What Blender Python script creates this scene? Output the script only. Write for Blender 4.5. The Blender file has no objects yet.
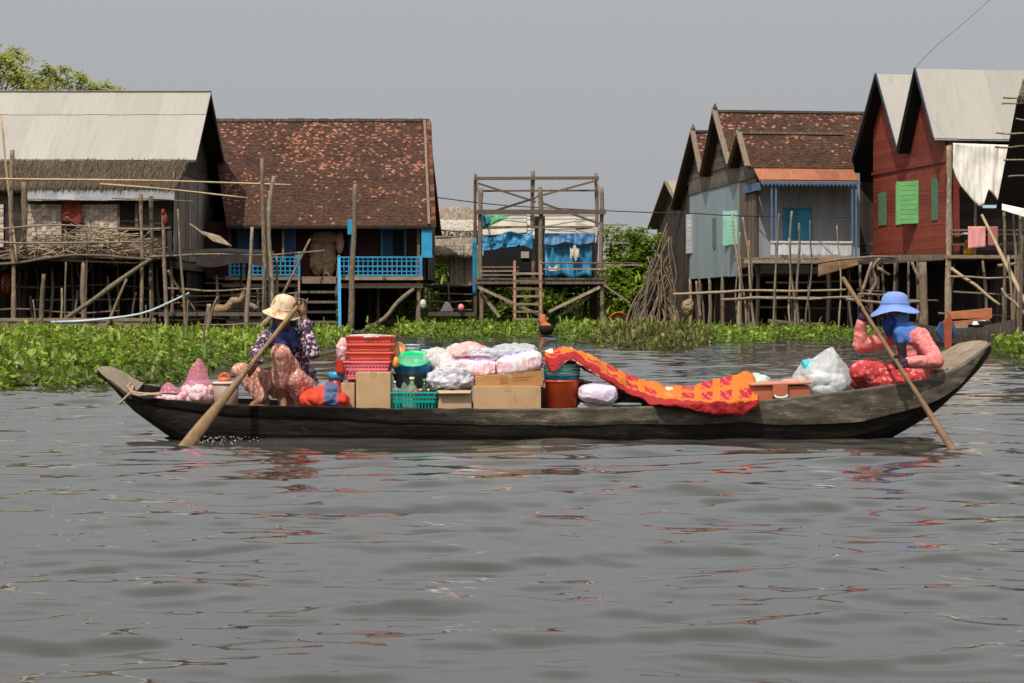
import bpy, bmesh, math, random
import numpy as np
from mathutils import Vector, Matrix, Quaternion, noise
random.seed(7); RNG = np.random.default_rng(7)
R = random.uniform
F, HC, HY = 1991.1, 1.05, 309.0          # focal length in pixels, eye height over the water, horizon row
sc = bpy.context.scene
COL = sc.collection
def P(px, py, d):                         # a point of the place seen at pixel (px,py), d metres away
    return Vector(((px-512)/F*d, d, HC+(HY-py)/F*d))
def PX(px, d): return (px-512)/F*d
def PZ(py, d): return HC+(HY-py)/F*d
V = Vector
WL = {}                                    # world location of each object
def tag(o, label=None, cat=None, group=None, kind=None):
    if label: o['label'] = label
    if cat: o['category'] = cat
    if group: o['group'] = group
    if kind: o['kind'] = kind
    return o
def thing(name, loc, label, cat, group=None):
    o = bpy.data.objects.new(name, None); COL.objects.link(o)
    o.location = loc; o.empty_display_size = .2; WL[o.name] = V(loc)
    return tag(o, label, cat, group)

# ------------------------------------------------------------------ mesh builder
class MB:
    def __init__(s, T=None):
        s.v = []; s.f = []; s.var = []; s.col = []; s.T = T
    def add(s, vs, fs, var=None, col=None):
        b = len(s.v)
        if s.T: vs = [s.T(*v) for v in vs]
        s.v.extend([tuple(v) for v in vs])
        if var is None: var = random.random()
        for k, f in enumerate(fs):
            s.f.append([b+i for i in f]); s.var.append(var[k] if isinstance(var, (list, tuple)) else var)
            s.col.append(col[k] if isinstance(col, list) else (col or (.5, .5, .5)))
        return s
    def box(s, x0, x1, y0, y1, z0, z1, var=None, col=None):
        vs = [(x, y, z) for z in (z0, z1) for y in (y0, y1) for x in (x0, x1)]
        return s.add(vs, [(0,2,3,1),(4,5,7,6),(0,1,5,4),(2,6,7,3),(0,4,6,2),(1,3,7,5)], var, col)
    def hexa(s, q, off, var=None, col=None):       # quad q extruded by vector off
        q = [V(p) for p in q]; off = V(off); n = len(q)
        vs = q+[p+off for p in q]
        fs = [tuple(range(n))[::-1], tuple(range(n, 2*n))]+[(i, (i+1) % n, n+(i+1) % n, n+i) for i in range(n)]
        return s.add(vs, fs, var, col)
    def bar(s, a, b, w, h=None, up=(0,0,1), var=None, col=None):
        a, b = V(a), V(b); h = h or w; d = (b-a).normalized(); up = V(up)
        if abs(d.dot(up)) > .98: up = V((0,1,0))
        x = d.cross(up).normalized()*w/2; z = x.cross(d).normalized()*h/2
        vs = [p+i*x+j*z for p in (a, b) for (i, j) in ((-1,-1),(1,-1),(1,1),(-1,1))]
        return s.add(vs, [(3,2,1,0),(4,5,6,7),(0,1,5,4),(1,2,6,5),(2,3,7,6),(3,0,4,7)], var, col)
    def tube(s, pts, r, n=7, jit=0., sub=1, cap=True, var=None, flat=1., col=None):
        pts = [V(p) for p in pts]
        rr = list(r) if isinstance(r, (list, tuple)) else [r]*len(pts)
        if sub > 1:
            P2, R2 = [], []
            for i in range(len(pts)-1):
                p0, p1, p2, p3 = pts[max(i-1,0)], pts[i], pts[i+1], pts[min(i+2,len(pts)-1)]
                for k in range(sub):
                    t = k/sub
                    P2.append(.5*((2*p1)+(p2-p0)*t+(2*p0-5*p1+4*p2-p3)*t*t+(3*p1-p0-3*p2+p3)*t**3))
                    R2.append(rr[i]*(1-t)+rr[i+1]*t)
            P2.append(pts[-1]); R2.append(rr[-1]); pts, rr = P2, R2
        vs = []; m = len(pts)
        u = None
        for i, p in enumerate(pts):
            d = (pts[min(i+1,m-1)]-pts[max(i-1,0)]).normalized()
            if u is None:
                u = d.cross(V((0,0,1)) if abs(d.z) < .9 else V((1,0,0))).normalized()
            u = (u-d*u.dot(d)).normalized(); w = d.cross(u)
            for k in range(n):
                a = 2*math.pi*k/n; q = rr[i]*(1+R(-jit, jit))
                vs.append(p+u*math.cos(a)*q+w*math.sin(a)*q*flat)
        fs = [(i*n+k, i*n+(k+1) % n, (i+1)*n+(k+1) % n, (i+1)*n+k) for i in range(m-1) for k in range(n)]
        if cap: fs += [tuple(range(n))[::-1], tuple((m-1)*n+k for k in range(n))]
        return s.add(vs, fs, var, col)
    def pole(s, a, b, r, bend=.012, n=7, r2=None, var=None):   # a crooked natural pole
        r *= .86; r2 = r2*.86 if r2 else None; bend *= 1.5; a, b = V(a), V(b); L = (b-a).length; m = max(4, int(L/.6))
        d = (b-a).normalized(); x = d.orthogonal().normalized(); y = d.cross(x)
        ph, ph2, k1 = R(0, 6), R(0, 6), R(.7, 1.6)
        pts, rr = [], []
        for i in range(m+1):
            t = i/m; e = bend*L*math.sin(math.pi*t)
            pts.append(a.lerp(b, t)+x*(e*math.sin(k1*5*t+ph)+R(-.014,.014))+y*(e*math.sin(k1*4*t+ph2)+R(-.014,.014)))
            rr.append((r*(1-t)+(r2 or r*.72)*t)*R(.84, 1.14))
        return s.tube(pts, rr, n=n, jit=.1, sub=2, var=var)
    def lathe(s, c, prof, n=24, M=None, var=None, sx=1., sy=1., col=None, rip=None):
        c = V(c); vs = []; m = len(prof)
        for (r, z) in prof:
            for k in range(n):
                a = 2*math.pi*k/n; q = r*(1+(rip(a, z) if rip else 0))
                p = V((math.cos(a)*q*sx, math.sin(a)*q*sy, z))
                vs.append(c+((M @ p) if M else p))
        fs = [(i*n+k, i*n+(k+1) % n, (i+1)*n+(k+1) % n, (i+1)*n+k) for i in range(m-1) for k in range(n)]
        if prof[0][0] > 1e-5 or True:
            fs += [tuple(range(n))[::-1]] if prof[0][0] > .002 else []
            fs += [tuple((m-1)*n+k for k in range(n))] if prof[-1][0] > .002 else []
        return s.add(vs, fs, var, col)
    def grid(s, g, var=None, col=None, wrap=False):  # g[i][j] points
        m, n = len(g), len(g[0]); vs = [p for row in g for p in row]; fs = []; cc = []; vv = []
        for i in range(m-1):
            for j in range(n if wrap else n-1):
                fs.append((i*n+j, i*n+(j+1) % n, (i+1)*n+(j+1) % n, (i+1)*n+j))
                if callable(col): cc.append(col(i, j))
                if callable(var): vv.append(var(i, j))
        return s.add(vs, fs, vv if callable(var) else var, cc if callable(col) else col)
    def build(s, name, mat, parent=None, smooth=False, bevel=0, solid=0, sub=0, kind=None, origin=None):
        me = bpy.data.meshes.new(name)
        A = np.array(s.v, dtype=float).reshape(-1, 3)
        if parent is not None: o0 = WL[parent.name]
        elif origin is not None: o0 = V(origin)
        else:
            lo, hi = A.min(0), A.max(0); o0 = V(((lo[0]+hi[0])/2, (lo[1]+hi[1])/2, lo[2]))
        A = A-np.array(o0)
        me.from_pydata(A.tolist(), [], s.f)
        at = me.attributes.new('var', 'FLOAT', 'FACE'); at.data.foreach_set('value', np.array(s.var, dtype=np.float32))
        ac = me.attributes.new('col', 'FLOAT_COLOR', 'FACE')
        ac.data.foreach_set('color', np.array([(*c, 1.) for c in s.col], dtype=np.float32).ravel())
        if smooth: me.polygons.foreach_set('use_smooth', np.ones(len(me.polygons), dtype=bool))
        for mt in (mat if isinstance(mat, (list, tuple)) else [mat]): me.materials.append(mt)
        o = bpy.data.objects.new(name, me); COL.objects.link(o)
        if parent is not None: o.parent = parent
        else: o.location = o0
        WL[o.name] = V(o0)
        if solid:
            md = o.modifiers.new('s', 'SOLIDIFY'); md.thickness = solid; md.offset = 0
        if bevel:
            md = o.modifiers.new('b', 'BEVEL'); md.width = bevel; md.segments = 2; md.limit_method = 'ANGLE'
        if sub:
            md = o.modifiers.new('u', 'SUBSURF'); md.levels = sub; md.render_levels = sub
        if kind: o['kind'] = kind
        return o

def capsule(mb, a, b, ra, rb=None, n=14, flat=1.):    # tapered limb segment with round ends
    a, b = V(a), V(b); rb = rb or ra; d = (b-a); L = d.length
    d = d.normalized() if L > 1e-6 else V((0,0,1)); pts, rr = [], []
    for k in range(5):
        t = math.pi/2*(1-k/5); pts.append(a-d*ra*math.sin(t)); rr.append(max(ra*math.cos(t), .0008))
    for k in range(1, 4): pts.append(a.lerp(b, k/4)); rr.append(ra+(rb-ra)*k/4)
    for k in range(6):
        t = math.pi/2*k/5; pts.append(b+d*rb*math.sin(t)); rr.append(max(rb*math.cos(t), .0008))
    mb.tube(pts, rr, n=n, flat=flat)
def ellipsoid(mb, c, rad, M=None, n=18, m=10):
    prof = [(max(math.sin(math.pi*i/m), .0005), -math.cos(math.pi*i/m)) for i in range(m+1)]
    c = V(c); vs = []
    for (r, z) in prof:
        for k in range(n):
            a = 2*math.pi*k/n; p = V((math.cos(a)*r*rad[0], math.sin(a)*r*rad[1], z*rad[2]))
            vs.append(c+((M @ p) if M else p))
    fs = [(i*n+k, i*n+(k+1) % n, (i+1)*n+(k+1) % n, (i+1)*n+k) for i in range(m) for k in range(n)]
    fs += [tuple(range(n))[::-1], tuple(m*n+k for k in range(n))]
    mb.add(vs, fs)
def fused(mb, name, mat, parent, vox=.008, smooth=6, disp=None):
    """closed overlapping pieces -> one continuous smooth skin (voxel remesh, baked to a plain mesh)"""
    o = mb.build(name, mat, parent)
    md = o.modifiers.new('r', 'REMESH'); md.mode = 'VOXEL'; md.voxel_size = vox
    sm = o.modifiers.new('m', 'SMOOTH'); sm.factor = .5; sm.iterations = smooth
    dg = bpy.context.evaluated_depsgraph_get(); dg.update()
    me = bpy.data.meshes.new_from_object(o.evaluated_get(dg)); o.modifiers.clear(); o.data = me
    if not me.materials: me.materials.append(mat)
    n = len(me.vertices); co = np.empty(n*3); me.vertices.foreach_get('co', co); co = co.reshape(-1, 3)
    if disp:
        no = np.empty(n*3); me.vertices.foreach_get('normal', no); no = no.reshape(-1, 3)
        co = co+no*np.array([disp(V(c)) for c in co])[:, None]
        me.vertices.foreach_set('co', co.ravel())
    me.polygons.foreach_set('use_smooth', np.ones(len(me.polygons), dtype=bool)); me.update()
    return o

# ------------------------------------------------------------------ materials
def M(name, c1, c2=None, scale=4., stretch=(1,1,1), rough=.8, bump=0., bscale=None, var=0., spec=.3, metal=0.,
      c3=None, s3=1.5, th3=.62, soft3=.06, useCol=False, alpha=1., trans=0., sss=0., detail=5., emit=None, coat=0., bdist=.02, st3=None):
    m = bpy.data.materials.new(name); m.use_nodes = True; nt = m.node_tree; N = nt.nodes; L = nt.links
    b = N['Principled BSDF']; b.inputs['Roughness'].default_value = rough
    b.inputs['Specular IOR Level'].default_value = spec; b.inputs['Metallic'].default_value = metal
    if coat: b.inputs['Coat Weight'].default_value = coat; b.inputs['Coat Roughness'].default_value = .2
    tc = N.new('ShaderNodeTexCoord')
    def mapped(st):
        mp = N.new('ShaderNodeMapping'); mp.inputs['Scale'].default_value = st
        L.new(tc.outputs['Object'], mp.inputs['Vector']); return mp.outputs['Vector']
    vec = mapped(stretch)
    def ns(sc_, de=detail, v=None, ro=.55):
        n = N.new('ShaderNodeTexNoise'); n.inputs['Scale'].default_value = sc_; n.inputs['Detail'].default_value = de
        n.inputs['Roughness'].default_value = ro; L.new(v or vec, n.inputs['Vector']); return n.outputs['Fac']
    def rng(sock, a, bb, lo=0., hi=1.):
        r = N.new('ShaderNodeMapRange'); r.inputs['From Min'].default_value = a; r.inputs['From Max'].default_value = bb
        r.inputs['To Min'].default_value = lo; r.inputs['To Max'].default_value = hi; L.new(sock, r.inputs['Value']); return r.outputs['Result']
    def mix(fac, A, B, mode='MIX'):
        x = N.new('ShaderNodeMix'); x.data_type = 'RGBA'; x.blend_type = mode
        if isinstance(fac, float): x.inputs[0].default_value = fac
        else: L.new(fac, x.inputs[0])
        for idx, c in ((6, A), (7, B)):
            if isinstance(c, tuple): x.inputs[idx].default_value = (*c, 1)
            else: L.new(c, x.inputs[idx])
        return x.outputs[2]
    cur = c1
    if useCol:
        a = N.new('ShaderNodeAttribute'); a.attribute_name = 'col'; cur = a.outputs['Color']
    if c2: cur = mix(rng(ns(scale), .32, .68), cur, c2)
    if c3: cur = mix(rng(ns(s3, 6., mapped(st3) if st3 else None, .65), th3-soft3, th3+soft3), cur, c3)
    if var:
        a = N.new('ShaderNodeAttribute'); a.attribute_name = 'var'
        g = N.new('ShaderNodeCombineColor'); q = rng(a.outputs['Fac'], 0, 1, 1-var, 1+var)
        for k in range(3): L.new(q, g.inputs[k])
        cur = mix(1., cur, g.outputs[0], 'MULTIPLY')
    if isinstance(cur, tuple): b.inputs['Base Color'].default_value = (*cur, 1)
    else: L.new(cur, b.inputs['Base Color'])
    if bump:
        bp = N.new('ShaderNodeBump'); bp.inputs['Strength'].default_value = bump; bp.inputs['Distance'].default_value = bdist
        L.new(ns(bscale or scale*3), bp.inputs['Height']); L.new(bp.outputs['Normal'], b.inputs['Normal'])
    if alpha < 1: b.inputs['Alpha'].default_value = alpha
    if trans: b.inputs['Transmission Weight'].default_value = trans
    if sss:
        b.inputs['Subsurface Weight'].default_value = sss; b.inputs['Subsurface Radius'].default_value = (.02, .008, .004)
    m['nodes'] = 1
    return m
def leafmat(name, a, b_, c, trans=.35, rough=.5):          # leaf colour varies leaf by leaf; thin leaves pass light
    m = bpy.data.materials.new(name); m.use_nodes = True; nt = m.node_tree; N = nt.nodes; L = nt.links
    b = N['Principled BSDF']; b.inputs['Roughness'].default_value = rough; b.inputs['Specular IOR Level'].default_value = .35
    at = N.new('ShaderNodeAttribute'); at.attribute_name = 'var'
    r = N.new('ShaderNodeValToRGB'); e = r.color_ramp.elements
    e[0].position = .05; e[0].color = (*a, 1); e[1].position = 1; e[1].color = (*c, 1); x = e.new(.55); x.color = (*b_, 1); y = e.new(.015); y.color = (.11, .075, .025, 1)
    L.new(at.outputs['Fac'], r.inputs[0]); L.new(r.outputs[0], b.inputs['Base Color'])
    t = N.new('ShaderNodeBsdfTranslucent'); L.new(r.outputs[0], t.inputs['Color'])
    mx = N.new('ShaderNodeMixShader'); mx.inputs[0].default_value = trans
    L.new(b.outputs[0], mx.inputs[1]); L.new(t.outputs[0], mx.inputs[2]); L.new(mx.outputs[0], N['Material Output'].inputs['Surface'])
    return m
def rampmat(name, stops, rough=.85, scale=6., dirt=(.5, .5, .5), bump=.0):   # colour from 'var' through a ramp, with grime
    m = M(name, (.5,.5,.5), rough=rough, bump=bump, bscale=scale*3); nt = m.node_tree; N = nt.nodes; L = nt.links
    at = N.new('ShaderNodeAttribute'); at.attribute_name = 'var'
    r = N.new('ShaderNodeValToRGB'); e = r.color_ramp.elements
    e[0].position, e[0].color = stops[0][0], (*stops[0][1], 1); e[1].position, e[1].color = stops[-1][0], (*stops[-1][1], 1)
    for p, c in stops[1:-1]: x = e.new(p); x.color = (*c, 1)
    L.new(at.outputs['Fac'], r.inputs[0])
    n = N.new('ShaderNodeTexNoise'); n.inputs['Scale'].default_value = scale; n.inputs['Detail'].default_value = 6
    tc = N.new('ShaderNodeTexCoord'); L.new(tc.outputs['Object'], n.inputs['Vector'])
    x = N.new('ShaderNodeMix'); x.data_type = 'RGBA'; x.blend_type = 'MULTIPLY'
    mr = N.new('ShaderNodeMapRange'); mr.inputs['From Min'].default_value = .35; mr.inputs['From Max'].default_value = .7
    L.new(n.outputs['Fac'], mr.inputs['Value']); L.new(mr.outputs['Result'], x.inputs[0])
    L.new(r.outputs[0], x.inputs[6]); x.inputs[7].default_value = (*dirt, 1)
    L.new(x.outputs[2], N['Principled BSDF'].inputs['Base Color'])
    return m

m_pole = M('grey_pole_wood', (.215,.155,.105), (.1,.07,.047), scale=5, stretch=(4,4,1), var=.4, bump=.4, c3=(.33,.26,.19), s3=3)
m_palepole = M('pale_pole_wood', (.285,.22,.155), (.13,.095,.065), scale=6, stretch=(4,4,1), var=.4, bump=.4, c3=(.42,.35,.27), s3=5, th3=.62)
m_bamboo = M('bamboo', (.40,.30,.175), (.28,.2,.12), scale=5, var=.25, bump=.2, rough=.55)
m_beam = M('weathered_beam', (.215,.16,.115), (.105,.078,.055), scale=4, stretch=(3,3,3), var=.35, bump=.4)
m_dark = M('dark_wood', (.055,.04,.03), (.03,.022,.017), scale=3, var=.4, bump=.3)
m_board = M('grey_brown_boards', (.125,.098,.075), (.06,.047,.037), scale=3, stretch=(6,6,.7), var=.45, bump=.4, c3=(.2,.17,.14), s3=2.5)
m_boardp = M('pale_boards', (.27,.2,.135), (.15,.11,.075), scale=3, stretch=(1,4,6), var=.35, bump=.3)
m_thatch = M('thatch_straw', (.125,.09,.058), (.06,.043,.029), scale=9, stretch=(6,1.2,1.2), var=.6, bump=.12, bscale=20, rough=.95)
m_thatchp = M('old_grey_thatch', (.30,.245,.185), (.19,.15,.11), scale=7, stretch=(5,1.2,1.2), var=.4, bump=.5, rough=.95, c3=(.42,.37,.31), s3=1.2)
m_metal = M('grey_roof_metal', (.335,.315,.28), (.31,.29,.255), scale=1.3, stretch=(4.5,.5,.5), var=.06, rough=.65, spec=.25, bump=.06, bscale=1.5, c3=(.27,.245,.2), s3=1.6, th3=.66, soft3=.14, st3=(3,.35,.35))
m_awning = M('galvanised_awning', (.18,.195,.21), (.11,.112,.115), scale=2.5, var=.3, rough=.5, bump=.2, metal=.2)
m_tile = rampmat('old_clay_tiles', [(0,(.04,.02,.013)),(.4,(.075,.036,.022)),(.62,(.11,.05,.03)),(.75,(.28,.11,.065)),(1,(.40,.185,.125))], scale=1.2, dirt=(.7,.66,.62))
m_rust = M('orange_iron_sheet', (.33,.115,.055), (.22,.078,.04), scale=2, stretch=(5,1,1), var=.2, rough=.6)
m_weave = M('woven_bamboo_wall', (.56,.45,.36), (.32,.25,.19), scale=11, var=.35, bump=.4, c3=(.66,.58,.5), s3=5)
m_blue = M('bright_blue_paint', (.03,.27,.47), (.022,.2,.37), scale=3, var=.15, rough=.5)
m_dblue = M('dark_blue_paint', (.02,.085,.2), (.012,.055,.13), scale=3, var=.2, rough=.5)
m_fblue = M('faded_blue_paint', (.05,.115,.22), (.1,.16,.24), scale=4, rough=.6)
m_bluegrey = M('blue_grey_sheet', (.25,.295,.315), (.205,.245,.265), scale=1.2, stretch=(1,1,.4), var=.08, rough=.55, c3=(.15,.17,.18), s3=1.4, th3=.68)
m_greywall = M('grey_plank_paint', (.26,.28,.295), (.21,.225,.24), scale=2, stretch=(4,4,.5), var=.08, rough=.7, c3=(.32,.34,.35), s3=2.2, th3=.64)
m_red = M('dark_red_paint', (.225,.045,.027), (.17,.034,.02), scale=2, stretch=(1,1,2), var=.2, rough=.65, c3=(.26,.09,.06), s3=3, th3=.66)
m_maroon = M('maroon_paint', (.055,.014,.014), (.035,.01,.01), scale=2, var=.2)
m_green = M('green_shutter_paint', (.17,.42,.15), (.13,.34,.115), scale=3, var=.08, rough=.5)
m_dgreen = M('dull_green_paint', (.1,.21,.12), (.07,.15,.09), scale=3, var=.1)
m_mint = M('mint_shutter_paint', (.28,.56,.43), (.21,.43,.34), scale=4, var=.1, rough=.5)
m_teal = M('teal_blue_paint', (.03,.24,.37), (.02,.18,.29), scale=3, var=.15, rough=.5)
m_white = M('white_paint', (.55,.56,.56), (.42,.43,.44), scale=3, var=.1, rough=.6)
m_tarpw = M('white_tarp', (.74,.70,.64), (.62,.58,.52), scale=3, rough=.7, bump=.1)
m_tarpb = M('blue_tarp', (.018,.135,.26), (.03,.19,.33), scale=5, rough=.45, var=.15, bump=.2)
m_tarpv = M('faded_blue_tarp', (.065,.165,.31), (.045,.12,.24), scale=4, rough=.5, bump=.2)
m_tarpg = M('green_tarp', (.08,.32,.1), (.06,.22,.2), scale=4, rough=.5)
m_panel = M('pale_roof_sheet', (.45,.41,.345), (.37,.33,.275), scale=2, var=.15, rough=.7)
m_black = M('black_and_void_shade', (.012,.011,.01), rough=.9)  # plain black things; also stands in for shade in openings and under roofs
m_cable = M('black_cable', (.02,.02,.022), rough=.6)
m_redcloth = M('red_cloth', (.2,.04,.025), (.13,.028,.018), scale=5, rough=.9)
m_pink = M('pink_cloth', (.62,.27,.25), (.5,.2,.2), scale=12, rough=.9)
m_orange = M('orange_plastic', (.72,.13,.02), (.6,.1,.018), scale=4, rough=.4, spec=.4)
m_yellow = M('yellow_plastic', (.62,.28,.02), (.5,.22,.02), scale=5, rough=.5)
m_stone = M('grey_stone', (.2,.19,.175), (.12,.115,.1), scale=5, bump=.4)
m_mud = M('mud_bank', (.06,.045,.03), (.035,.03,.02), scale=2, rough=.9, bump=.5)
# ================================================================== camera, light, sky
cam = bpy.data.cameras.new('Camera'); co = bpy.data.objects.new('Camera', cam); COL.objects.link(co)
cam.lens = 70; cam.sensor_width = 36; cam.sensor_fit = 'HORIZONTAL'; cam.clip_end = 6000; cam.clip_start = .1
cam.shift_y = -(341.5-HY)/1024
co.location = (0, 0, HC); co.rotation_euler = (math.pi/2, 0, 0); sc.camera = co
SUN_EL, SUN_AZ = math.radians(56), math.radians(24)      # high sun behind the camera, to its left
tos = V((-math.sin(SUN_AZ)*math.cos(SUN_EL), -math.cos(SUN_AZ)*math.cos(SUN_EL), math.sin(SUN_EL)))
sl = bpy.data.lights.new('Sun', 'SUN'); sl.energy = 3.9; sl.angle = math.radians(.5); sl.color = (1., .93, .83)
so = bpy.data.objects.new('Sun', sl); COL.objects.link(so); so.rotation_euler = (-tos).to_track_quat('-Z', 'Y').to_euler()
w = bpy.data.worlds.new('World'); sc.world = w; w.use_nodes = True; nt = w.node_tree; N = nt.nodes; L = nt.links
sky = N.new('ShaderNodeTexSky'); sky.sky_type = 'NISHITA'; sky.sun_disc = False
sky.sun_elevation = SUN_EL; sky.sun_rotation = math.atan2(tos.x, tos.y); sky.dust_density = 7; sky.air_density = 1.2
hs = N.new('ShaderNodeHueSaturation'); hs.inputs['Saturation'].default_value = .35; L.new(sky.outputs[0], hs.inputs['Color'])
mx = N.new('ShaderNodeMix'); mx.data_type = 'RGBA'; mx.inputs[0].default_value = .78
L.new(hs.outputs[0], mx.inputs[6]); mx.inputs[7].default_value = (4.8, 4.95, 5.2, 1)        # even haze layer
# sky brightened above the frame, added to lighten what the water reflects
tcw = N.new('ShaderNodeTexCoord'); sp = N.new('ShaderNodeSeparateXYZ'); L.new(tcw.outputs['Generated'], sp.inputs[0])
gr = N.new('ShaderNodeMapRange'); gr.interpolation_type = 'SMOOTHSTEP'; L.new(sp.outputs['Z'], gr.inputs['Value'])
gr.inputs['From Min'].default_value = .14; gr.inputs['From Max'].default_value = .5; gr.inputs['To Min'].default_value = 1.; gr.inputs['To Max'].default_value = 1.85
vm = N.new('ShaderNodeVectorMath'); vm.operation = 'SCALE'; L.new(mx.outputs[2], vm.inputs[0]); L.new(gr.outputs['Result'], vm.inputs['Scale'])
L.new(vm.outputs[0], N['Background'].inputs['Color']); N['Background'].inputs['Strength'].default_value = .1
vs = sc.view_settings; vs.view_transform = 'Standard'; vs.look = 'None'; vs.exposure = 0; vs.gamma = 1
sc.cycles.max_bounces = 7; sc.cycles.transparent_max_bounces = 12; sc.cycles.use_denoising = True
sc.cycles.caustics_reflective = False; sc.cycles.caustics_refractive = False

# ================================================================== water
def waves(X, D):
    rg = np.random.default_rng(11); Z = np.zeros_like(X); n = 90
    for k in range(n):
        lam = .12*(3.2/.12)**((k+.5)/n); kk = 2*math.pi/lam
        th = rg.normal(0, .38); ph = rg.uniform(0, 6.28)
        slope = .0225*(.5 if lam > 1.3 else (1.05 if lam > .55 else 2.))*(1+.2*min(1, lam/2))
        step = D*.0031+.002                                   # fade what the mesh cannot carry
        fade = np.clip(lam/(step*3)-1, 0, 1)
        a = slope/kk
        env = .55+.45*np.sin(X*rg.uniform(.1,.5)+D*rg.uniform(.1,.6)+rg.uniform(0, 6))
        wv = np.sin(kk*(X*math.sin(th)+D*math.cos(th))+ph+.6*np.sin(X*.8+D*.3+ph*2))
        Z += a*fade*env*(wv+.25*np.sin(2*(kk*(X*math.sin(th)+D*math.cos(th))+ph))*0)
    return Z
dn = np.concatenate([[-400, -60, -10, 1., 2.5], 4.*(150/4.)**(np.arange(1250)/1249.), [190, 300, 700, 3000]])
un = np.concatenate([[-40, -12, -4, -2, -1.3], np.linspace(-1, 1, 640), [1.3, 2, 4, 12, 40]])
Dg, Ug = np.meshgrid(dn, un, indexing='ij')
Wd = np.maximum(Dg, 3.)*.29+.6
Xg = np.where(np.abs(Ug) <= 1, Ug*Wd, np.sign(Ug)*(Wd+(np.abs(Ug)-1)*60))
Zg = np.where((np.abs(Ug) <= 1.001) & (Dg > 3.9) & (Dg < 151), waves(Xg, Dg), 0.)
nr, nc = Dg.shape
me = bpy.data.meshes.new('water'); me.vertices.add(nr*nc)
me.vertices.foreach_set('co', np.stack([Xg, Dg, Zg], -1).astype(np.float32).ravel())
ii, jj = np.meshgrid(np.arange(nr-1), np.arange(nc-1), indexing='ij'); b0 = (ii*nc+jj).ravel()
fq = np.stack([b0, b0+1, b0+nc+1, b0+nc], -1)
me.loops.add(fq.size); me.loops.foreach_set('vertex_index', fq.ravel().astype(np.int32))
me.polygons.add(len(fq)); me.polygons.foreach_set('loop_start', np.arange(0, fq.size, 4, dtype=np.int32))
me.update(calc_edges=True); me.polygons.foreach_set('use_smooth', np.ones(len(fq), dtype=bool)); me.update()
mw = bpy.data.materials.new('murky_water'); mw.use_nodes = True; nt = mw.node_tree; N = nt.nodes; L = nt.links
b = N['Principled BSDF']; b.inputs['Base Color'].default_value = (.042, .042, .035, 1); b.inputs['Roughness'].default_value = .035
b.inputs['IOR'].default_value = 1.4; b.inputs['Specular IOR Level'].default_value = .5
tc = N.new('ShaderNodeTexCoord'); mp = N.new('ShaderNodeMapping'); mp.inputs['Scale'].default_value = (.55, 1.3, 1)
L.new(tc.outputs['Object'], mp.inputs['Vector'])
n1 = N.new('ShaderNodeTexNoise'); n1.inputs['Scale'].default_value = 5; n1.inputs['Detail'].default_value = 2; n1.inputs['Roughness'].default_value = .5
L.new(mp.outputs[0], n1.inputs['Vector'])
bp = N.new('ShaderNodeBump'); bp.inputs['Strength'].default_value = 1.; bp.inputs['Distance'].default_value = .0025
L.new(n1.outputs['Fac'], bp.inputs['Height']); L.new(bp.outputs[0], b.inputs['Normal'])
me.materials.append(mw); wo = bpy.data.objects.new('water', me); COL.objects.link(wo); tag(wo, 'calm grey rippled lake water', 'water', kind='structure')

# ground: mud bank rising behind the houses, out to the horizon
g = MB(); rows = []
for d, z in ((60, -1.2), (88, -.5), (93, .05), (100, .25), (130, .45), (400, .6), (4000, .6)):
    rows.append([(x*max(1, d/60), d+R(-1, 1)*(d < 200), z) for x in np.linspace(-60, 60, 25)])
g.grid(rows); tag(g.build('ground', m_mud, smooth=True), 'muddy bank behind the stilt houses', 'ground', kind='structure')

# ================================================================== vegetation
def leaf_mesh(name, mat, pts, dirs, nrm, ln, wd, var, parent=None, fold=.18, extra=None):
    pts, dirs, nrm = (np.asarray(a, float) for a in (pts, dirs, nrm)); n = len(pts)
    ln = np.asarray(ln)[:, None]; wd = np.asarray(wd)[:, None]
    dirs = dirs/np.linalg.norm(dirs, axis=1, keepdims=True)
    sd = np.cross(dirs, nrm); sd /= np.linalg.norm(sd, axis=1, keepdims=True)+1e-9; up = np.cross(sd, dirs)
    b_ = pts; t_ = pts+dirs*ln-up*ln*.08
    q = lambda s, f, h: pts+dirs*ln*f+sd*wd*s*.5+up*wd*h
    vs = np.stack([b_, q(1, .3, fold), q(.85, .72, fold*.7), t_, q(-.85, .72, fold*.7), q(-1, .3, fold)], 1).reshape(-1, 3)
    k = np.arange(n)[:, None]*6
    fs = np.concatenate([k+np.array([0,1,2,3]), k+np.array([0,3,4,5])], 1).reshape(-1, 4)
    fv = np.repeat(np.asarray(var), 2)
    if extra is not None:
        ev, ef, evr = extra; fs = np.concatenate([fs, np.asarray(ef)+len(vs)]); vs = np.concatenate([vs, ev]); fv = np.concatenate([fv, evr])
    o0 = np.array(WL[parent.name]) if parent is not None else np.array([(vs[:,0].min()+vs[:,0].max())/2, (vs[:,1].min()+vs[:,1].max())/2, vs[:,2].min()])
    me = bpy.data.meshes.new(name); me.vertices.add(len(vs)); me.vertices.foreach_set('co', (vs-o0).astype(np.float32).ravel())
    me.loops.add(fs.size); me.loops.foreach_set('vertex_index', fs.ravel().astype(np.int32))
    me.polygons.add(len(fs)); me.polygons.foreach_set('loop_start', np.arange(0, fs.size, 4, dtype=np.int32)); me.update(calc_edges=True)
    at = me.attributes.new('var', 'FLOAT', 'FACE'); at.data.foreach_set('value', fv.astype(np.float32))
    me.materials.append(mat); o = bpy.data.objects.new(name, me); COL.objects.link(o)
    if parent is not None: o.parent = parent
    else: o.location = o0
    WL[o.name] = V(o0); return o
m_hya = leafmat('water_hyacinth_leaf', (.035,.065,.008), (.135,.215,.02), (.35,.44,.055), trans=.38, rough=.4)
m_dry = leafmat('brownish_weed_leaf', (.055,.05,.015), (.13,.135,.03), (.27,.27,.07), trans=.3)
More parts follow.
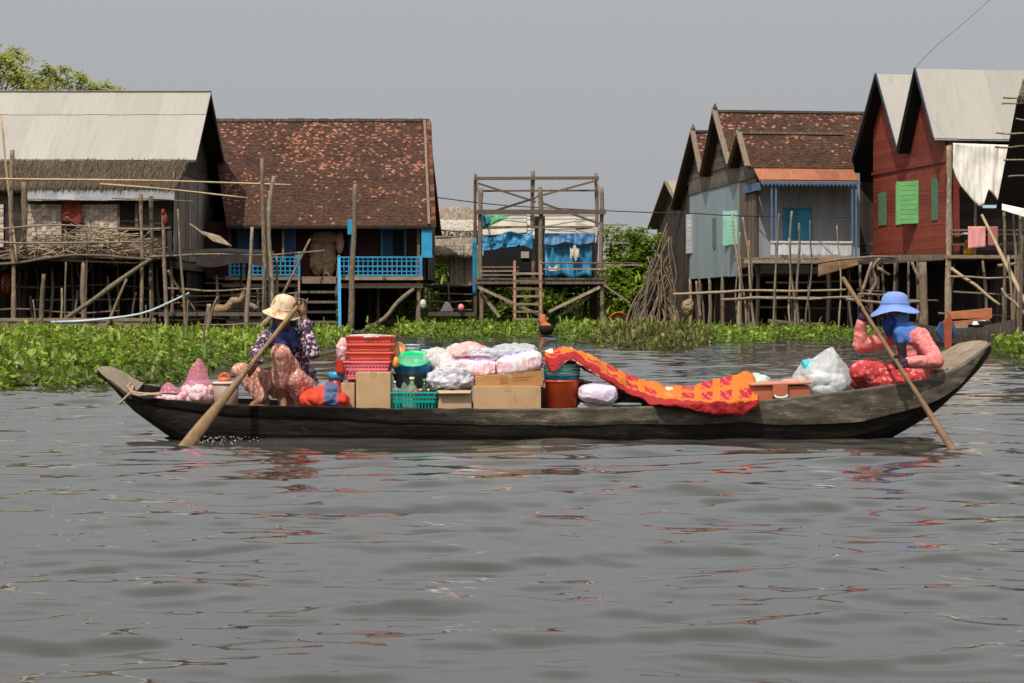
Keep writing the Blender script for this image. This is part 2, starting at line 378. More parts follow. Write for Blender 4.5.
m_bush = leafmat('bush_leaf', (.06,.1,.01), (.165,.25,.02), (.31,.4,.04), trans=.42)
m_tree = leafmat('tree_leaf', (.22,.25,.03), (.38,.41,.05), (.52,.52,.1), trans=.55)
def fbm(x, y, s): return np.array([noise.noise(V((a*s, b*s, 3.1))) for a, b in zip(x, y)])
def hyacinth(label, x0, x1, d0, d1, inside, dens, hgt=.42, size=.13, mat=None, tall=.05, name='water_hyacinth', slope=None, cat='water plants'):
    n = int((x1-x0)*(d1-d0)*dens); x = RNG.uniform(x0, x1, n); d = RNG.uniform(d0, d1, n)
    k = np.array([inside(a, b) for a, b in zip(x, d)]); x, d = x[k], d[k]; n = len(x)
    rim = np.array([not inside(a, b-max(.5, b*.035)) for a, b in zip(x, d)])
    nz = fbm(x, d, .35)*.55+fbm(x, d, 1.5)*.5
    keep = RNG.uniform(0, 1, n) < np.clip(.75+nz*1.1, .15, 1); x, d, nz, rim = x[keep], d[keep], nz[keep], rim[keep]; n = len(x)
    h = hgt*np.clip(.62+nz*1.0, .2, 1.3)*RNG.uniform(.12, 1, n)**.6*np.where(rim, RNG.uniform(.05, .8, n), 1)
    az = RNG.uniform(0, 6.283, n); tilt = RNG.normal(.3, .55, n)
    up = RNG.uniform(0, 1, n) < tall
    tilt = np.where(up, RNG.uniform(1.0, 1.5, n), tilt)
    dirs = np.stack([np.cos(az)*np.cos(tilt), np.sin(az)*np.cos(tilt), np.sin(tilt)], -1)
    nr_ = np.stack([-np.cos(az)*np.sin(tilt), -np.sin(az)*np.sin(tilt), np.cos(tilt)], -1)
    ln = size*np.clip(1+nz*.7, .6, 1.5)*RNG.uniform(.6, 1.4, n)*np.where(up, 1.9, 1); wd = ln*np.where(up, .22, RNG.uniform(.65, .95, n))
    if slope: h = h+np.clip((d-slope[0])*slope[1], 0, slope[2])
    var = np.clip(.48+nz*.75+RNG.normal(0, .2, n), .06, 1); var = np.where(RNG.uniform(0, 1, n) < .025, 0., var)
    # mat of roots and rotting leaves the plants float on
    st = max(.35, (d1-d0)/90); ev, ef = [], []
    gx = np.arange(x0, x1, st); gd = np.arange(d0, d1, st*1.3)
    for a in gx:
        for c in gd:
            if inside(a, c-max(1.2, c*.05)) and inside(a+st, c-max(1.2, c*.05)) and inside(a, c+st*1.3) and inside(a+st, c+st*1.3):
                b = len(ev); z = .035+(max(0, min(slope[2], (c-slope[0])*slope[1])) if slope else 0)
                ev += [(a, c, z), (a+st, c, z), (a+st, c+st*1.3, z), (a, c+st*1.3, z)]; ef.append((b, b+1, b+2, b+3))
    o = leaf_mesh(name, mat or m_hya, np.stack([x, d, h], -1), dirs, nr_, ln, wd, var,
                  extra=(np.array(ev), np.array(ef), np.full(len(ef), .0)) if ev else None)
    return tag(o, label, cat, kind='stuff')
def edge(pairs):
    xs = [p[0] for p in pairs]; ys = [p[1] for p in pairs]
    return lambda px: float(np.interp(px, xs, ys))
def ppx(x, d): return 512+x*F/d
def pyg(d): return HY+HC*F/d
e1 = edge([(-60,393),(0,391),(60,390),(120,388),(200,386),(235,381),(300,369),(335,363),(346,352),(352,338)])
hyacinth('bright green water hyacinth mat floating at left, from the grey-roofed house to the bow', -22, -4.6, 25, 72,
    lambda x, d: ppx(x, d) < 351 and pyg(d) < e1(ppx(x, d))+2.5*noise.noise(V((x*1.3, d*.4, 0))), 170, hgt=.46, size=.105)
e2 = edge([(395,336),(430,338),(470,339),(520,338),(560,341),(590,347),(600,345)])
hyacinth('strip of water hyacinth along the water under the open scaffold', -6, 3.6, 60, 91,
    lambda x, d: 350 < ppx(x, d) < 604 and not (534 < ppx(x, d) < 560 and d < 80.5) and pyg(d) < e2(ppx(x, d))+1.*noise.noise(V((x*1.3, d*.4, 0))), 95, hgt=.58, size=.125)
e3 = edge([(585,337),(598,346),(620,350),(660,350),(690,349),(700,346),(720,342)])
hyacinth('mound of brownish green weed standing in the water beside the stick bundle', 2.2, 7.5, 50, 66,
    lambda x, d: 592 < ppx(x, d) < 722 and pyg(d) < e3(ppx(x, d))+1.3*noise.noise(V((x*1.3, d*.4, 0))), 150, hgt=.62, size=.11, mat=m_dry, tall=.3)
e4 = edge([(600,340),(660,343),(700,346),(740,343),(780,341),(830,342),(880,344),(920,340)])
hyacinth('water hyacinth in front of the stick bundle and the blue-grey house', 3, 14, 60, 82,
    lambda x, d: 600 < ppx(x, d) < 900 and pyg(d) < e4(ppx(x, d))+1.*noise.noise(V((x*1.3, d*.4, 0))), 85, hgt=.45, size=.115)
e5 = edge([(985,352),(1000,358),(1024,361),(1060,362)])
hyacinth('small clump of water hyacinth at the right edge beside the moored boat', 9, 13, 39, 50,
    lambda x, d: 992 < ppx(x, d) and pyg(d) < e5(ppx(x, d))+1.5*noise.noise(V((x*1.3, d*.4, 0))), 150, hgt=.5, size=.11)

hyacinth('lush green weeds growing up the bank behind the scaffold and the thatch hut', -8.5, 8., 90.5, 97.5,
    lambda x, d: 405 < ppx(x, d) < 690, 75, hgt=.5, size=.22, slope=(90.8, .42, 2.6), tall=.15, name='bank_weeds', cat='weeds')
def tree(name, label, base, trunk_r, clumps, n, leaf, mat, cat='tree', group=None, gap=.55, barkm=None):
    """tapered trunk, a limb to every clump, leaves scattered in uneven shells through each clump"""
    base = V(base); t = thing(name, base, label, cat, group)
    tk = MB(); zc = min(c[0][2] for c in clumps); top = V((base.x, base.y, max(zc, base.z+.4)))
    tk.tube([base, base.lerp(top, .5)+V((R(-.1,.1), R(-.1,.1), 0)), top], [trunk_r*1.2, trunk_r, trunk_r*.75], jit=.08, sub=3)
    tk.build('trunk', barkm or m_beam, t, smooth=True)
    lb = MB(); pts, dr, nm, ln, vr = [], [], [], [], []
    tot = sum(c[1][0]*c[1][2] for c in clumps)
    for c, r in clumps:
        c = V(c); st = base.lerp(top, R(.7, 1)); mid = st.lerp(c, .5)+V((R(-.2,.2), R(-.2,.2), R(0,.3)))
        lb.tube([st, mid, c+V((0,0,r[2]*.3))], [trunk_r*.55, trunk_r*.35, trunk_r*.08], n=5, sub=3)
        subs = [V((R(-1,1)*r[0], R(-1,1)*r[1], R(-.8,1)*r[2])) for _ in range(16)]
        subs = [s for s in subs if (s.x/r[0])**2+(s.y/r[1])**2+(s.z/r[2])**2 < 1.25] or subs[:3]
        for s in subs: lb.tube([c, c+s*.6+V((0,0,.05)), c+s], [trunk_r*.15, trunk_r*.08, trunk_r*.03], n=4)
        for k in range(int(n*r[0]*r[2]/tot)):
            s = random.choice(subs); q = gap*(r[0]+r[2])*.5
            p = c+s+V((random.gauss(0, .42)*q, random.gauss(0, .42)*q, random.gauss(0, .32)*q))
            pts.append(p); a = R(0, 6.28); e = R(-.7, .6); d = V((math.cos(a)*math.cos(e), math.sin(a)*math.cos(e), math.sin(e)))
            dr.append(d); nm.append(V((R(-.6,.6), R(-.6,.6), 1))); ln.append(leaf*R(.6, 1.4)); vr.append(min(1, max(0, .5+.5*noise.noise(p*1.1)+random.gauss(0, .2))))
    lb.build('limbs', barkm or m_beam, t, smooth=True)
    ln = np.array(ln); leaf_mesh('crown', mat, pts, dr, nm, ln, ln*.55, vr, parent=t); return t
def cl(px, py, d, rx, rz, ry=None):        # a clump seen at a pixel, radii in pixels
    return (P(px, py, d), (rx*d/F, (ry or rx)*d/F, rz*d/F))
tree('feathery_tree', 'tall feathery yellow-green tree rising behind the grey metal roof', (PX(-5,98), 98, .2), .16,
     [cl(-5,85,98,26,30), cl(15,70,98,16,22), cl(2,60,98,16,12), cl(18,54,98,8,8), cl(22,88,98,16,16), cl(-25,70,98,24,24)], 3000, .17, m_tree)
tree('low_tree', 'low spreading yellow-green tree behind the ridge of the grey metal roof', (PX(75,96), 96, .2), .13,
     [cl(40,84,96,14,12), cl(45,70,96,8,7), cl(58,80,96,14,11), cl(64,71,96,7,5), cl(78,84,96,16,9), cl(80,76,96,8,4), cl(98,90,96,14,6), cl(108,87,96,12,5), cl(60,97,96,40,12)], 2600, .16, m_tree)
def bush(label, px, d, top, wpx, n=2600, leaf=.22, name='bush', k=6, mat=None):
    b = V((PX(px, d), d, .1)); h = HY-top+ (HC*F/d); cs = []
    for i in range(k):
        q = (i+.5)/k; yy = top+h*(.14+.8*q); ww = wpx*(.55+.5*math.sin(1.3+q*1.7))*.5
        for sgn in (-1, 1): cs.append(cl(px+sgn*ww*R(.1,.6), yy+R(-3,3), d+R(-.6,.6), ww*.62, h/k*.72))
    return tree(name, label, b, .1, cs, n, leaf, mat or m_bush, 'bush')
bush('tall dark green bush between the scaffold and the stick bundle', 630, 97, 215, 56, 8000, .2)
bush('bright bush with yellow-green top left of the tall dark bush', 612, 93, 262, 40, 3500, .2)
bush('green bush beneath the blue tarp hut, right of the ladder', 572, 95, 262, 66, 9000, .2, k=5)
bush('green bush beneath the blue tarp hut, left of the ladder', 498, 95, 264, 64, 8000, .2, k=5)
bush('green bush seen between the rungs of the red ladder', 532, 97, 266, 60, 7000, .2, k=5)
bush('broad green bush behind the pole railing of the thatch hut', 460, 101, 268, 70, 7000, .2, k=5)
bush('low far bush seen under the red tiled house', 410, 103, 272, 80, 5000, .22, k=4)
bush('green bush seen through the doorway of the thatch hut', 440, 99, 248, 40, 3500, .22, k=5)
bush('low green shrub growing at the foot of the tall dark bush', 645, 90, 285, 50, 3500, .2, k=3)
bush('low green shrub in the shade under the red tiled house', 398, 86.5, 302, 40, 1500, .16, k=3)
bush('small shrub under the red tiled house behind the stairs', 322, 87, 303, 44, 1200, .16, k=3)
def lump(mb, c, rx, ry, rz, amp=.12, f=6., n=64, m=40, seed=0., flat=.0, tip=None):   # crumpled bag-like body
    c = V(c); s = len(mb.v); ellipsoid(mb, (0,0,0), (rx, ry, rz), n=n, m=m); rd = lambda q: 1-2.4*abs(noise.noise(q))
    for i in range(s, len(mb.v)):
        v = V(mb.v[i]); u = V((v.x/rx, v.y/ry, v.z/rz)); q = V((v.x*f+seed, v.y*f, v.z*f))
        w_ = V((noise.noise(q*.8), noise.noise(q*.8+V((5,0,0))), noise.noise(q*.8+V((0,5,0)))))*.8
        e = .55*rd(q+w_)+.38*rd(q*2.1+w_*1.6)+.2*rd(q*4.3+w_*2)+.5*noise.noise(q*.7+V((9,9,0)))
        v += V((u.x*rx, u.y*ry, u.z*rz))*amp*e
        if flat and v.z < -rz*(1-flat): v.z = -rz*(1-flat)+(v.z+rz*(1-flat))*.15
        mb.v[i] = tuple(c+v)
    return mb
# ================================================================== building helpers
def boards(mb, f, u0, u1, z0, ztop, w=.2, th=.03, gap=-.002, jit=.012):
    zt = ztop if callable(ztop) else (lambda u: ztop)
    n = max(1, round((u1-u0)/w))
    for i in range(n):
        a = u0+(u1-u0)*i/n; b = u0+(u1-u0)*(i+1)/n-gap; o = R(-jit, jit); q = z0+R(-jit, jit)*3
        pts = [f(a, q, o), f(b, q, o), f(b, zt(b), o), f(a, zt(a), o)]
        mb.hexa(pts, V(f(a, q, o+th))-V(f(a, q, o)))
def hboards(mb, f, u0, u1, z0, z1, w=.2, th=.03, gap=-.002, jit=.012):
    n = max(1, round((z1-z0)/w))
    for i in range(n):
        a = z0+(z1-z0)*i/n; b = z0+(z1-z0)*(i+1)/n-gap; o = R(-jit, jit); l, r = u0+R(-jit,jit)*2, u1+R(-jit,jit)*2
        mb.hexa([f(l, a, o), f(r, a+R(-jit,jit), o), f(r, b, o), f(l, b, o)], V(f(l, a, o+th))-V(f(l, a, o)))
def front(d): return lambda u, z, o: V((u, d-o, z))               # wall facing the camera; o>0 comes forward
def side(x): return lambda u, z, o: V((x+o, u, z))                # wall facing +x, u runs along depth
def bx(mb, p0, p1, y0, y1, d, th, var=None, col=None):              # box seen at pixels p0..p1, y0(top)..y1(bottom), front face at d
    return mb.box(PX(p0, d), PX(p1, d), d, d+th, PZ(y1, d), PZ(y0, d), var, col)
def pl(mb, x0, y0, x1, y1, d0, d1, r, **k):                         # crooked pole between two sighted points
    return mb.pole(P(x0, y0, d0), P(x1, y1, d1), r, **k)
def wet(px, d): return V((PX(px, d), d, -.35))
def solo(name, label, cat, pts, d, r, mat=None, group=None, r2=None, bend=.008, sub=3):
    """one free-standing pole; pts = sighted (px,py) from foot to tip, d depth or (d0,d1)"""
    mb = MB(); d0, d1 = d if isinstance(d, tuple) else (d, d); n = len(pts)
    q = [P(x, y, d0+(d1-d0)*i/(n-1)) for i, (x, y) in enumerate(pts)]
    if n == 2: mb.pole(q[0], q[1], r, bend=bend, r2=r2)
    else: mb.tube(q, [r+((r2 or r*.7)-r)*i/(n-1) for i in range(n)], jit=.17, sub=sub, n=8)
    return tag(mb.build(name, mat or m_pole, smooth=True), label, cat, group)
def slab(mb, q, th, **k):                                          # roof plane q (4 corners) with thickness downwards
    return mb.hexa(q, V((0, 0, -th)), **k)
def tiled(mb, a, b, c, d_, tw=.115, tl=.09, light=.5, seed=0):       # a,b eave left/right; c,d_ ridge right/left
    a, b, c, d_ = map(V, (a, b, c, d_)); up = ((d_-a)+(c-b))*.5; W = (b-a).length; S = up.length
    nrm = (b-a).cross(d_-a).normalized(); nrm = nrm if nrm.z > 0 else -nrm
    nrow = max(1, int(S/tl)); slab(mb, [a, b, c, d_], .06, var=.1)
    for i in range(nrow):
        t0, t1 = i/nrow, min(1., (i+1.25)/nrow); l0, r0 = a.lerp(d_, t0), b.lerp(c, t0); l1, r1 = a.lerp(d_, t1), b.lerp(c, t1)
        n = int(W/tw); sh = .5*(i % 2)
        for k in range(n+1):
            u0, u1 = max(0, (k-sh)/n), min(1, (k+1-sh)/n)
            if u1-u0 < .2/n: continue
            um = (u0+u1)/2; lift = nrm*(.016+R(-.006, .012)); lo = nrm*.006; sag = R(-.006,.006)*(r0-l0).normalized()
            x = l0.lerp(r0, um); cl_ = noise.noise(V((x.x*.55+seed, t0*2.2, seed)))*.9+noise.noise(V((x.x*1.9, t0*8, seed+5)))*.5
            pl__ = min(.75, max(.02, (light-.2)*.9+.42*cl_+.55*(t0-.45))); v = min(1, .08+.5*R(0,1)+.1*cl_+(R(.15,.5) if R(0,1) < pl__ else 0))
            q = t0+(t1-t0)*.3
            vs = [l0.lerp(r0, um)+lift+sag, a.lerp(d_, q).lerp(b.lerp(c, q), u1)+lift, l1.lerp(r1, u1)+lo, l1.lerp(r1, u0)+lo, a.lerp(d_, q).lerp(b.lerp(c, q), u0)+lift]
            vs += [vs[0]-nrm*.03, vs[1]-nrm*.03, vs[4]-nrm*.03]
            mb.add(vs, [(0,1,2,3,4), (5,6,1,0), (7,5,0,4)], var=v)
def thatch(mb, a, b, c, d_, th=.12, strand=.5, n=900, w=.02):        # straw roof plane with loose straws lying on it and hanging at the eave
    a, b, c, d_ = map(V, (a, b, c, d_)); nrm = (b-a).cross(d_-a).normalized(); nrm = nrm if nrm.z > 0 else -nrm
    nu, nv = 24, 8; g = []
    for j in range(nv+1):
        row = []
        for i in range(nu+1):
            p = a.lerp(b, i/nu).lerp(d_.lerp(c, i/nu), j/nv); row.append(p+nrm*(.05*noise.noise(p*1.4)+.02*noise.noise(p*6)))
        g.append(row)
    mb.grid(g, var=lambda i, j: .45+R(-.1, .1)); slab(mb, [a-nrm*.06, b-nrm*.06, c-nrm*.06, d_-nrm*.06], th, var=.35)
    dn = ((a-d_)+(b-c)).normalized(); rt = (b-a).normalized()
    for _ in range(n):
        u, v = R(0, 1), R(0, 1)**1.3; p = a.lerp(b, u).lerp(d_.lerp(c, u), v)+nrm*R(.0, .07); L_ = strand*R(.4, 1.2); q = p+(dn+rt*R(-.18,.18))*L_-nrm*.01
        s = rt*w*R(.5, 1.4); mb.add([p-s, p+s, q+s*.6, q-s*.6], [(0,1,2,3)], var=R(0, 1))
    for _ in range(int(n*.5)):
        u = R(0, 1); p = a.lerp(b, u)+nrm*R(-.1, .05); q = p+(dn+V((R(-.25,.25), 0, -.5)))*R(.06, .25); s = rt*w*R(.5, 1.2)
        mb.add([p-s, p+s, q+s*.5, q-s*.5], [(0,1,2,3)], var=R(0, .9))
def metal_sheets(mb, a, b, c, d_, rows, sw=.95, lift=.02):
    a, b, c, d_ = map(V, (a, b, c, d_)); W = (b-a).length; n = max(1, int(W/sw)); nrm = (b-a).cross(d_-a).normalized(); nrm = nrm if nrm.z > 0 else -nrm
    for r, (t0, t1) in enumerate(rows):
        for k in range(n):
            u0, u1 = k/n, min(1, (k+1.08)/n); e = R(-.012, .012)/rows[0][1]*.3
            f = lambda u, t: a.lerp(b, u).lerp(d_.lerp(c, u), t)
            o = nrm*(lift*(r+1)+.0035*(k % 2)+R(0,.001))
            q = [f(u0, t0+e), f(u1, t0+e+R(-.004,.004)), f(u1, t1), f(u0, t1)]
            mb.hexa([p+o for p in q], -nrm*.004, var=R(0, 1))
def stilts(parent, spec, mat, r=.09, name='stilt', n=8):            # spec: (px, d, py_top)
    for (px, d, yt) in spec:
        mb = MB(); mb.pole(wet(px, d)+V((R(-.1,.1), 0, 0)), P(px, yt, d), r*R(.85, 1.15), bend=.01, n=n); mb.build(name, mat, parent, smooth=True)
def dup(o, M_, label=None):
    c = o.copy(); COL.objects.link(c); c.matrix_world = M_
    if label: c['label'] = label
    return c
def rot_to(dirv):
    return V(dirv).to_track_quat('Z', 'Y').to_matrix().to_4x4()

# ================================================================== house 1: grey metal roof
h1 = thing('stilt_house', (PX(100, 78), 78, 0), 'weathered thatch and plank stilt house under a pale grey metal roof at far left', 'stilt house')
XR, XL = -12.22, -24.
ze, zr, zb = 6.81, PZ(92, 80.9), 6.02
mb = MB(); slab(mb, [(XL,77,ze), (XR,77,ze), (XR,80.9,zr), (XL,80.9,zr)], .05, var=.2)
metal_sheets(mb, (XL,77,ze), (XR,77,ze), (XR,80.9,zr), (XL,80.9,zr), [(0, .66), (.645, 1.)])
slab(mb, [(XR,86.8,zb), (XL,86.8,zb), (XL,80.9,zr-.01), (XR,80.9,zr-.01)], .05, var=.3)
rf = mb.build('roof', m_metal, h1)
mb = MB(); mb.bar((XL,80.9,zr+.03), (XR,80.9,zr+.03), .3, .03); mb.build('ridge_cap', m_metal, rf)
for (p, q) in (((XR-.05,77.,ze-.12), (XR-.05,80.9,zr-.12)), ((XR-.05,80.9,zr-.12), (XR-.05,86.8,zb-.12))):
    mb = MB(); mb.bar(p, q, .05, .14); mb.build('barge_board', m_dark, h1)
rl = MB(); thatch(rl, (XL,75.85,5.78), (-12.75,75.85,5.78), (-12.5,77.1,6.86), (XL,77.1,6.86), n=9000, strand=.4, w=.009); rl.build('thatch_roof', m_thatch, h1)
mb = MB(); zg = lambda u: (ze+(zr-ze)*(u-77)/3.9 if u < 80.9 else zr+(zb-zr)*(u-80.9)/5.9)-.1
boards(mb, side(-12.94), 76.1, 86., 2.95, lambda u: min(zg(max(u,77)), 6.3), w=.23); mb.build('side_wall', M('grey_side_boards', (.24,.2,.16), (.12,.1,.08), scale=3, stretch=(5,5,.6), var=.5, bump=.4), h1)
mb = MB(); hboards(mb, side(-12.98), 77.4, 86, 6.2, 6.9, w=.25)
boards(mb, side(-12.99), 77.6, 85.6, 6.2, lambda u: zg(u)-.1, w=.3); mb.build('gable_wall', m_dark, h1)
mb = MB(); thatch(mb, (-13.3,86.6,4.7), (-11.6,86.6,4.7), (-11.75,86.6,6.), (-13.2,86.6,6.1), n=500, strand=.5); mb.build('thatch_skirt', m_thatch, h1)
# front wall panels
DW = 75.95; fw = front(DW)
for (p0, p1) in ((-70, 4), (27, 62), (80, 119)):
    mb = MB(); x0, x1 = PX(p0, DW), PX(p1, DW)
    for j in range(11):
        z0 = PZ(247, DW)+j*.148; n = int((x1-x0)/.17)
        for k in range(n):
            a = x0+(x1-x0)*k/n; o = .02 if (k+j) % 2 else 0.; mb.box(a, a+(x1-x0)/n*.96, DW-.05-o, DW, z0, z0+.142, var=R(0,1))
    mb.build('woven_wall', m_weave, h1)
mb = MB(); hboards(mb, front(DW+.06), PX(-80, DW), PX(172, DW), PZ(262, DW), PZ(196, DW), w=.3); mb.build('back_boards', m_dark, h1)
mb = MB(); hboards(mb, front(DW-.02), PX(118, DW), PX(166, DW), PZ(256, DW), PZ(230, DW), w=.2); hboards(mb, front(DW-.02), PX(137, DW), PX(166, DW), PZ(230, DW), PZ(203, DW), w=.2); mb.build('plank_wall', m_dark, h1)
mb = MB(); bx(mb, 118, 138, 202, 232, DW-.1, .09); wn = mb.build('window', m_black, h1)  # black panel standing in for the dark of the open window
mb = MB(); bx(mb, 117, 160, 227, 230.5, DW-.2, .2); bx(mb, 117, 119.5, 203, 228, DW-.15, .12); bx(mb, 135, 138, 203, 228, DW-.15, .12); mb.build('frame', m_beam, wn)
mb = MB(); mb.grid([[P(62+18*i/6+3*j/8*(i/6), 197+j*3.1+i*.6*(j/8), DW-.25+.05*math.sin(i*1.7+j*.4)) for i in range(7)] for j in range(9)]); mb.build('curtain', m_redcloth, h1, smooth=True, solid=.02)
mb = MB()
for k in range(9):
    p0, p1 = 25+k*16, 25+(k+1)*16.6
    mb.hexa([P(p0, 200.5, 75.4), P(p1, 200.5, 75.4)+V((0,0,R(-.02,.02))), P(p1, 190, 75.72), P(p0, 190, 75.72)], (0,0,.015))
mb.build('awning', m_awning, h1)
mb = MB(); pl(mb, 25, 199, 175, 200, 75.35, 75.35, .035); pl(mb, 112, 198, 193, 201, 75.3, 75.3, .03); mb.build('awning_rail', m_palepole, h1)
# porch deck
mb = MB()
for k in range(60):
    x = XL+k*.19; 
    if x < PX(163, 74.6): mb.box(x, x+.175, 73.6, 76.3, PZ(259,74)+R(-.02,.02), PZ(257,74)+R(0,.02))
hboards(mb, side(PX(163,74)), 73.7, 86, 2.6, 2.9, w=.15)
mb.build('deck', m_board, h1)
mb = MB()
mb.box(XL, -13, 76.3, 86, 2.72, 2.86)
mb.build('floor', m_dark, h1)
mb = MB(); pl(mb, -80, 261, 158, 259, 73.5, 73.5, .07); pl(mb, -80, 263.5, 150, 262.5, 73.8, 73.8, .06); mb.build('deck_beam', m_beam, h1, smooth=True)
for (a, b) in (((-80, 231), (170, 228)), ((-80, 245), (140, 242))):
    mb = MB(); pl(mb, a[0], a[1], b[0], b[1], 73.55, 73.55, .045); mb.build('railing', m_palepole, h1, smooth=True)
for (px, d, yt, r) in ((13, 73.6, 150, .115), (24, 74.6, 182, .15), (84, 73.7, 262, .13), (86, 73.6, 232, .05), (142, 73.6, 194, .1), (152, 74, 196, .11)):
    mb = MB(); mb.pole(wet(px, d) if px != 24 else P(24, 262, d), P(px+R(-1,1), yt, d), r, bend=.006, r2=r*.8); mb.build('post', m_pole, h1, smooth=True)
stilts(h1, [(-20,73.8,262), (27,77,262), (62,79,262), (100,77,262), (128,79,262), (148,77,262), (168,77,258), (178,80,258), (190,83,258), (205,86,256), (120,84,260), (60,84,260)], m_dark, .12)
for (px, yt, d, sl_) in ((20,270,75.5,0),(36,264,76.5,2),(52,268,75,-1),(72,263,76,1),(78,290,74.5,-6),(93,264,77,0),(108,276,74.6,5),(118,264,75.5,-1),(134,264,76.5,1),(158,266,75,2),(136,292,74.4,-8),(30,296,74.5,4)):
    mb = MB(); mb.pole(wet(px+sl_, d), P(px, yt, d), R(.045,.08), bend=.012); mb.build('under_post', random.choice([m_pole, m_beam, m_board]), h1, smooth=True)
for (y, a, b, d) in ((285, 0, 150, 76.2), (300, 30, 165, 75.6), (311, -10, 120, 74.6)):
    mb = MB(); pl(mb, a, y, b, y+R(-4,4), d, d, .05); mb.build('under_rail', m_beam, h1, smooth=True)
mb = MB(); boards(mb, front(86.2), XL, -12.2, .05, 2.8, w=.3); mb.build('back_shade_screen', m_dark, h1)  # dark boards added behind the stilts to make the space below dark
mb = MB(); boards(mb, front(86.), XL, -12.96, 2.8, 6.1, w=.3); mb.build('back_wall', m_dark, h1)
mb = MB(); slab(mb, [(XL,77,ze-.1), (XR-.02,77,ze-.1), (XR-.02,80.9,zr-.11), (XL,80.9,zr-.11)], .03); slab(mb, [(XR-.02,86.8,zb-.1), (XL,86.8,zb-.1), (XL,80.9,zr-.12), (XR-.02,80.9,zr-.12)], .03); mb.build('underside_shade', m_black, rf)  # near-black sheets under the roof: shade of its underside put into colour
mb = MB(); boards(mb, side(-13.1), 80, 86, .1, 2.75, w=.32); mb.build('side_shade_screen', m_dark, h1)  # side screen of dark boards, added to keep the underside dark
# firewood heap on the porch
sticks = []
for k in range(5):
    mb = MB(); L_ = .9+.25*k; mb.pole((0,0,-L_/2), (0,0,L_/2), R(.014,.028), bend=.05, n=5); o = mb.build('firewood_stick', m_bamboo if k % 2 else m_palepole, smooth=True, origin=(0,0,0)); sticks.append(o)
FWL = 'crooked stick in the heap of firewood on the porch of the grey-roofed house'
for k in range(210):
    u = R(0, 1); px = 20+125*u; env = math.exp(-((px-95)/42)**2)*.9+.35
    z = PZ(257,75)+R(0, 1)**1.1*.85*env+.03
    dv = V((R(-1,1), R(-.35,.35), R(-.28,.28)))
    Mx = Matrix.Translation((PX(px, 75), R(74., 75.6), z)) @ rot_to(dv)
    o = sticks[k] if k < 5 else dup(sticks[k % 5], Mx); o.matrix_world = Mx
    tag(o, FWL, 'stick', 'heap of firewood on the porch')
# free things in and under house 1
G1 = 'loose poles standing in the weed before the grey-roofed house'
solo('bamboo_pole', 'long thin bamboo pole leaning tall against the far left roof', 'pole', [(17,262),(9,195),(1,115)], (73.3,74.5), .05, m_bamboo)
solo('bamboo_pole', 'long horizontal bamboo pole tied across the thatch and past the dark gable', 'pole', [(-60,178.5),(60,179.5),(170,181),(291,185)], 73.3, .045, m_bamboo)
solo('bamboo_pole', 'shorter bamboo pole sloping down past the corner of the dark plank wall', 'pole', [(100,184),(170,189.5),(247,198)], 73.2, .04, m_bamboo)
solo('leaning_beam', 'pale squared beam leaning from the weed up to the porch corner', 'beam', [(62,321),(156,256)], (73.,73.4), .105, m_palepole, r2=.1)
solo('leaning_pole', 'short pole leaning between the squared beam and the low board fence', 'pole', [(105,331),(127,279)], 72.8, .07, m_pole)
solo('water_pipe', 'thin blue-white pipe lying aslant over the low board fence', 'pipe', [(51,322),(90,320.5),(140,314),(168,303),(189,293)], (72.7,72.4), .045, M('pale_blue_pipe', (.5,.53,.55), (.3,.42,.5), scale=1.2, rough=.5), r2=.04)
solo('tall_pole', 'knobbly pole with a rag tied round its top by the porch corner', 'pole', [(167,338),(166,300),(164,255),(163,210)], 72.6, .085, m_palepole, r2=.06)
solo('thin_pole', 'thin straight pole right of the rag-topped pole', 'pole', [(186,342),(184,300),(180,250),(178,209)], 72.2, .06, m_pole, r2=.035)
solo('stake', 'thin stake rising to the porch, left of the squared beam', 'pole', [(66,332),(65,300),(66,262)], 73.2, .045, m_pole)
solo('stake', 'fat broken stump standing left of the squared beam', 'pole', [(41,335),(42,300),(44,274)], 72.9, .12, m_pole, r2=.07)
solo('stake', 'thin slanting stake beside the fat broken stump', 'pole', [(38,333),(33,300)], 72.8, .04, m_pole)
solo('stake', 'short pale stake left of the long squared beam foot', 'pole', [(61,334),(62,288)], 72.9, .06, m_palepole)
solo('stake', 'thin stake between the porch posts under the awning rail end', 'pole', [(145,335),(146,305)], 72.9, .045, m_pole)
solo('stake', 'upright stake in the weed just right of the porch posts', 'pole', [(150,335),(150,290)], 72.8, .04, m_pole)
solo('stick', 'dark forked stick slanting up out of the weed behind the pink bag', 'stick', [(198,362),(203,340),(208,306)], (39,39.5), .035, m_pole, r2=.022)
solo('stick', 'thin straight stick standing in the weed left of the pink bag', 'stick', [(186,352),(187,322),(188,300)], (46,46), .025, m_pole)
mb = MB(); boards(mb, front(72.9), PX(-40,72.9), PX(156,72.9), .05, PZ(318,72.9), w=.3, jit=.03)
mb.bar(P(-40,320,72.85), P(156,320,72.85), .05, .1)
tag(mb.build('low_board_fence', m_boardp), 'low brown board fence along the weed under the grey-roofed house', 'fence')
mb = MB(); mb.grid([[P(2+8*i/5, 273+5*j+R(-1,1), 77.6+.1*math.sin(i*2+j)) for i in range(6)] for j in range(5)])
tag(mb.build('orange_rag', m_orange, smooth=True, solid=.03), 'orange rag hanging in the dark under the porch', 'cloth')
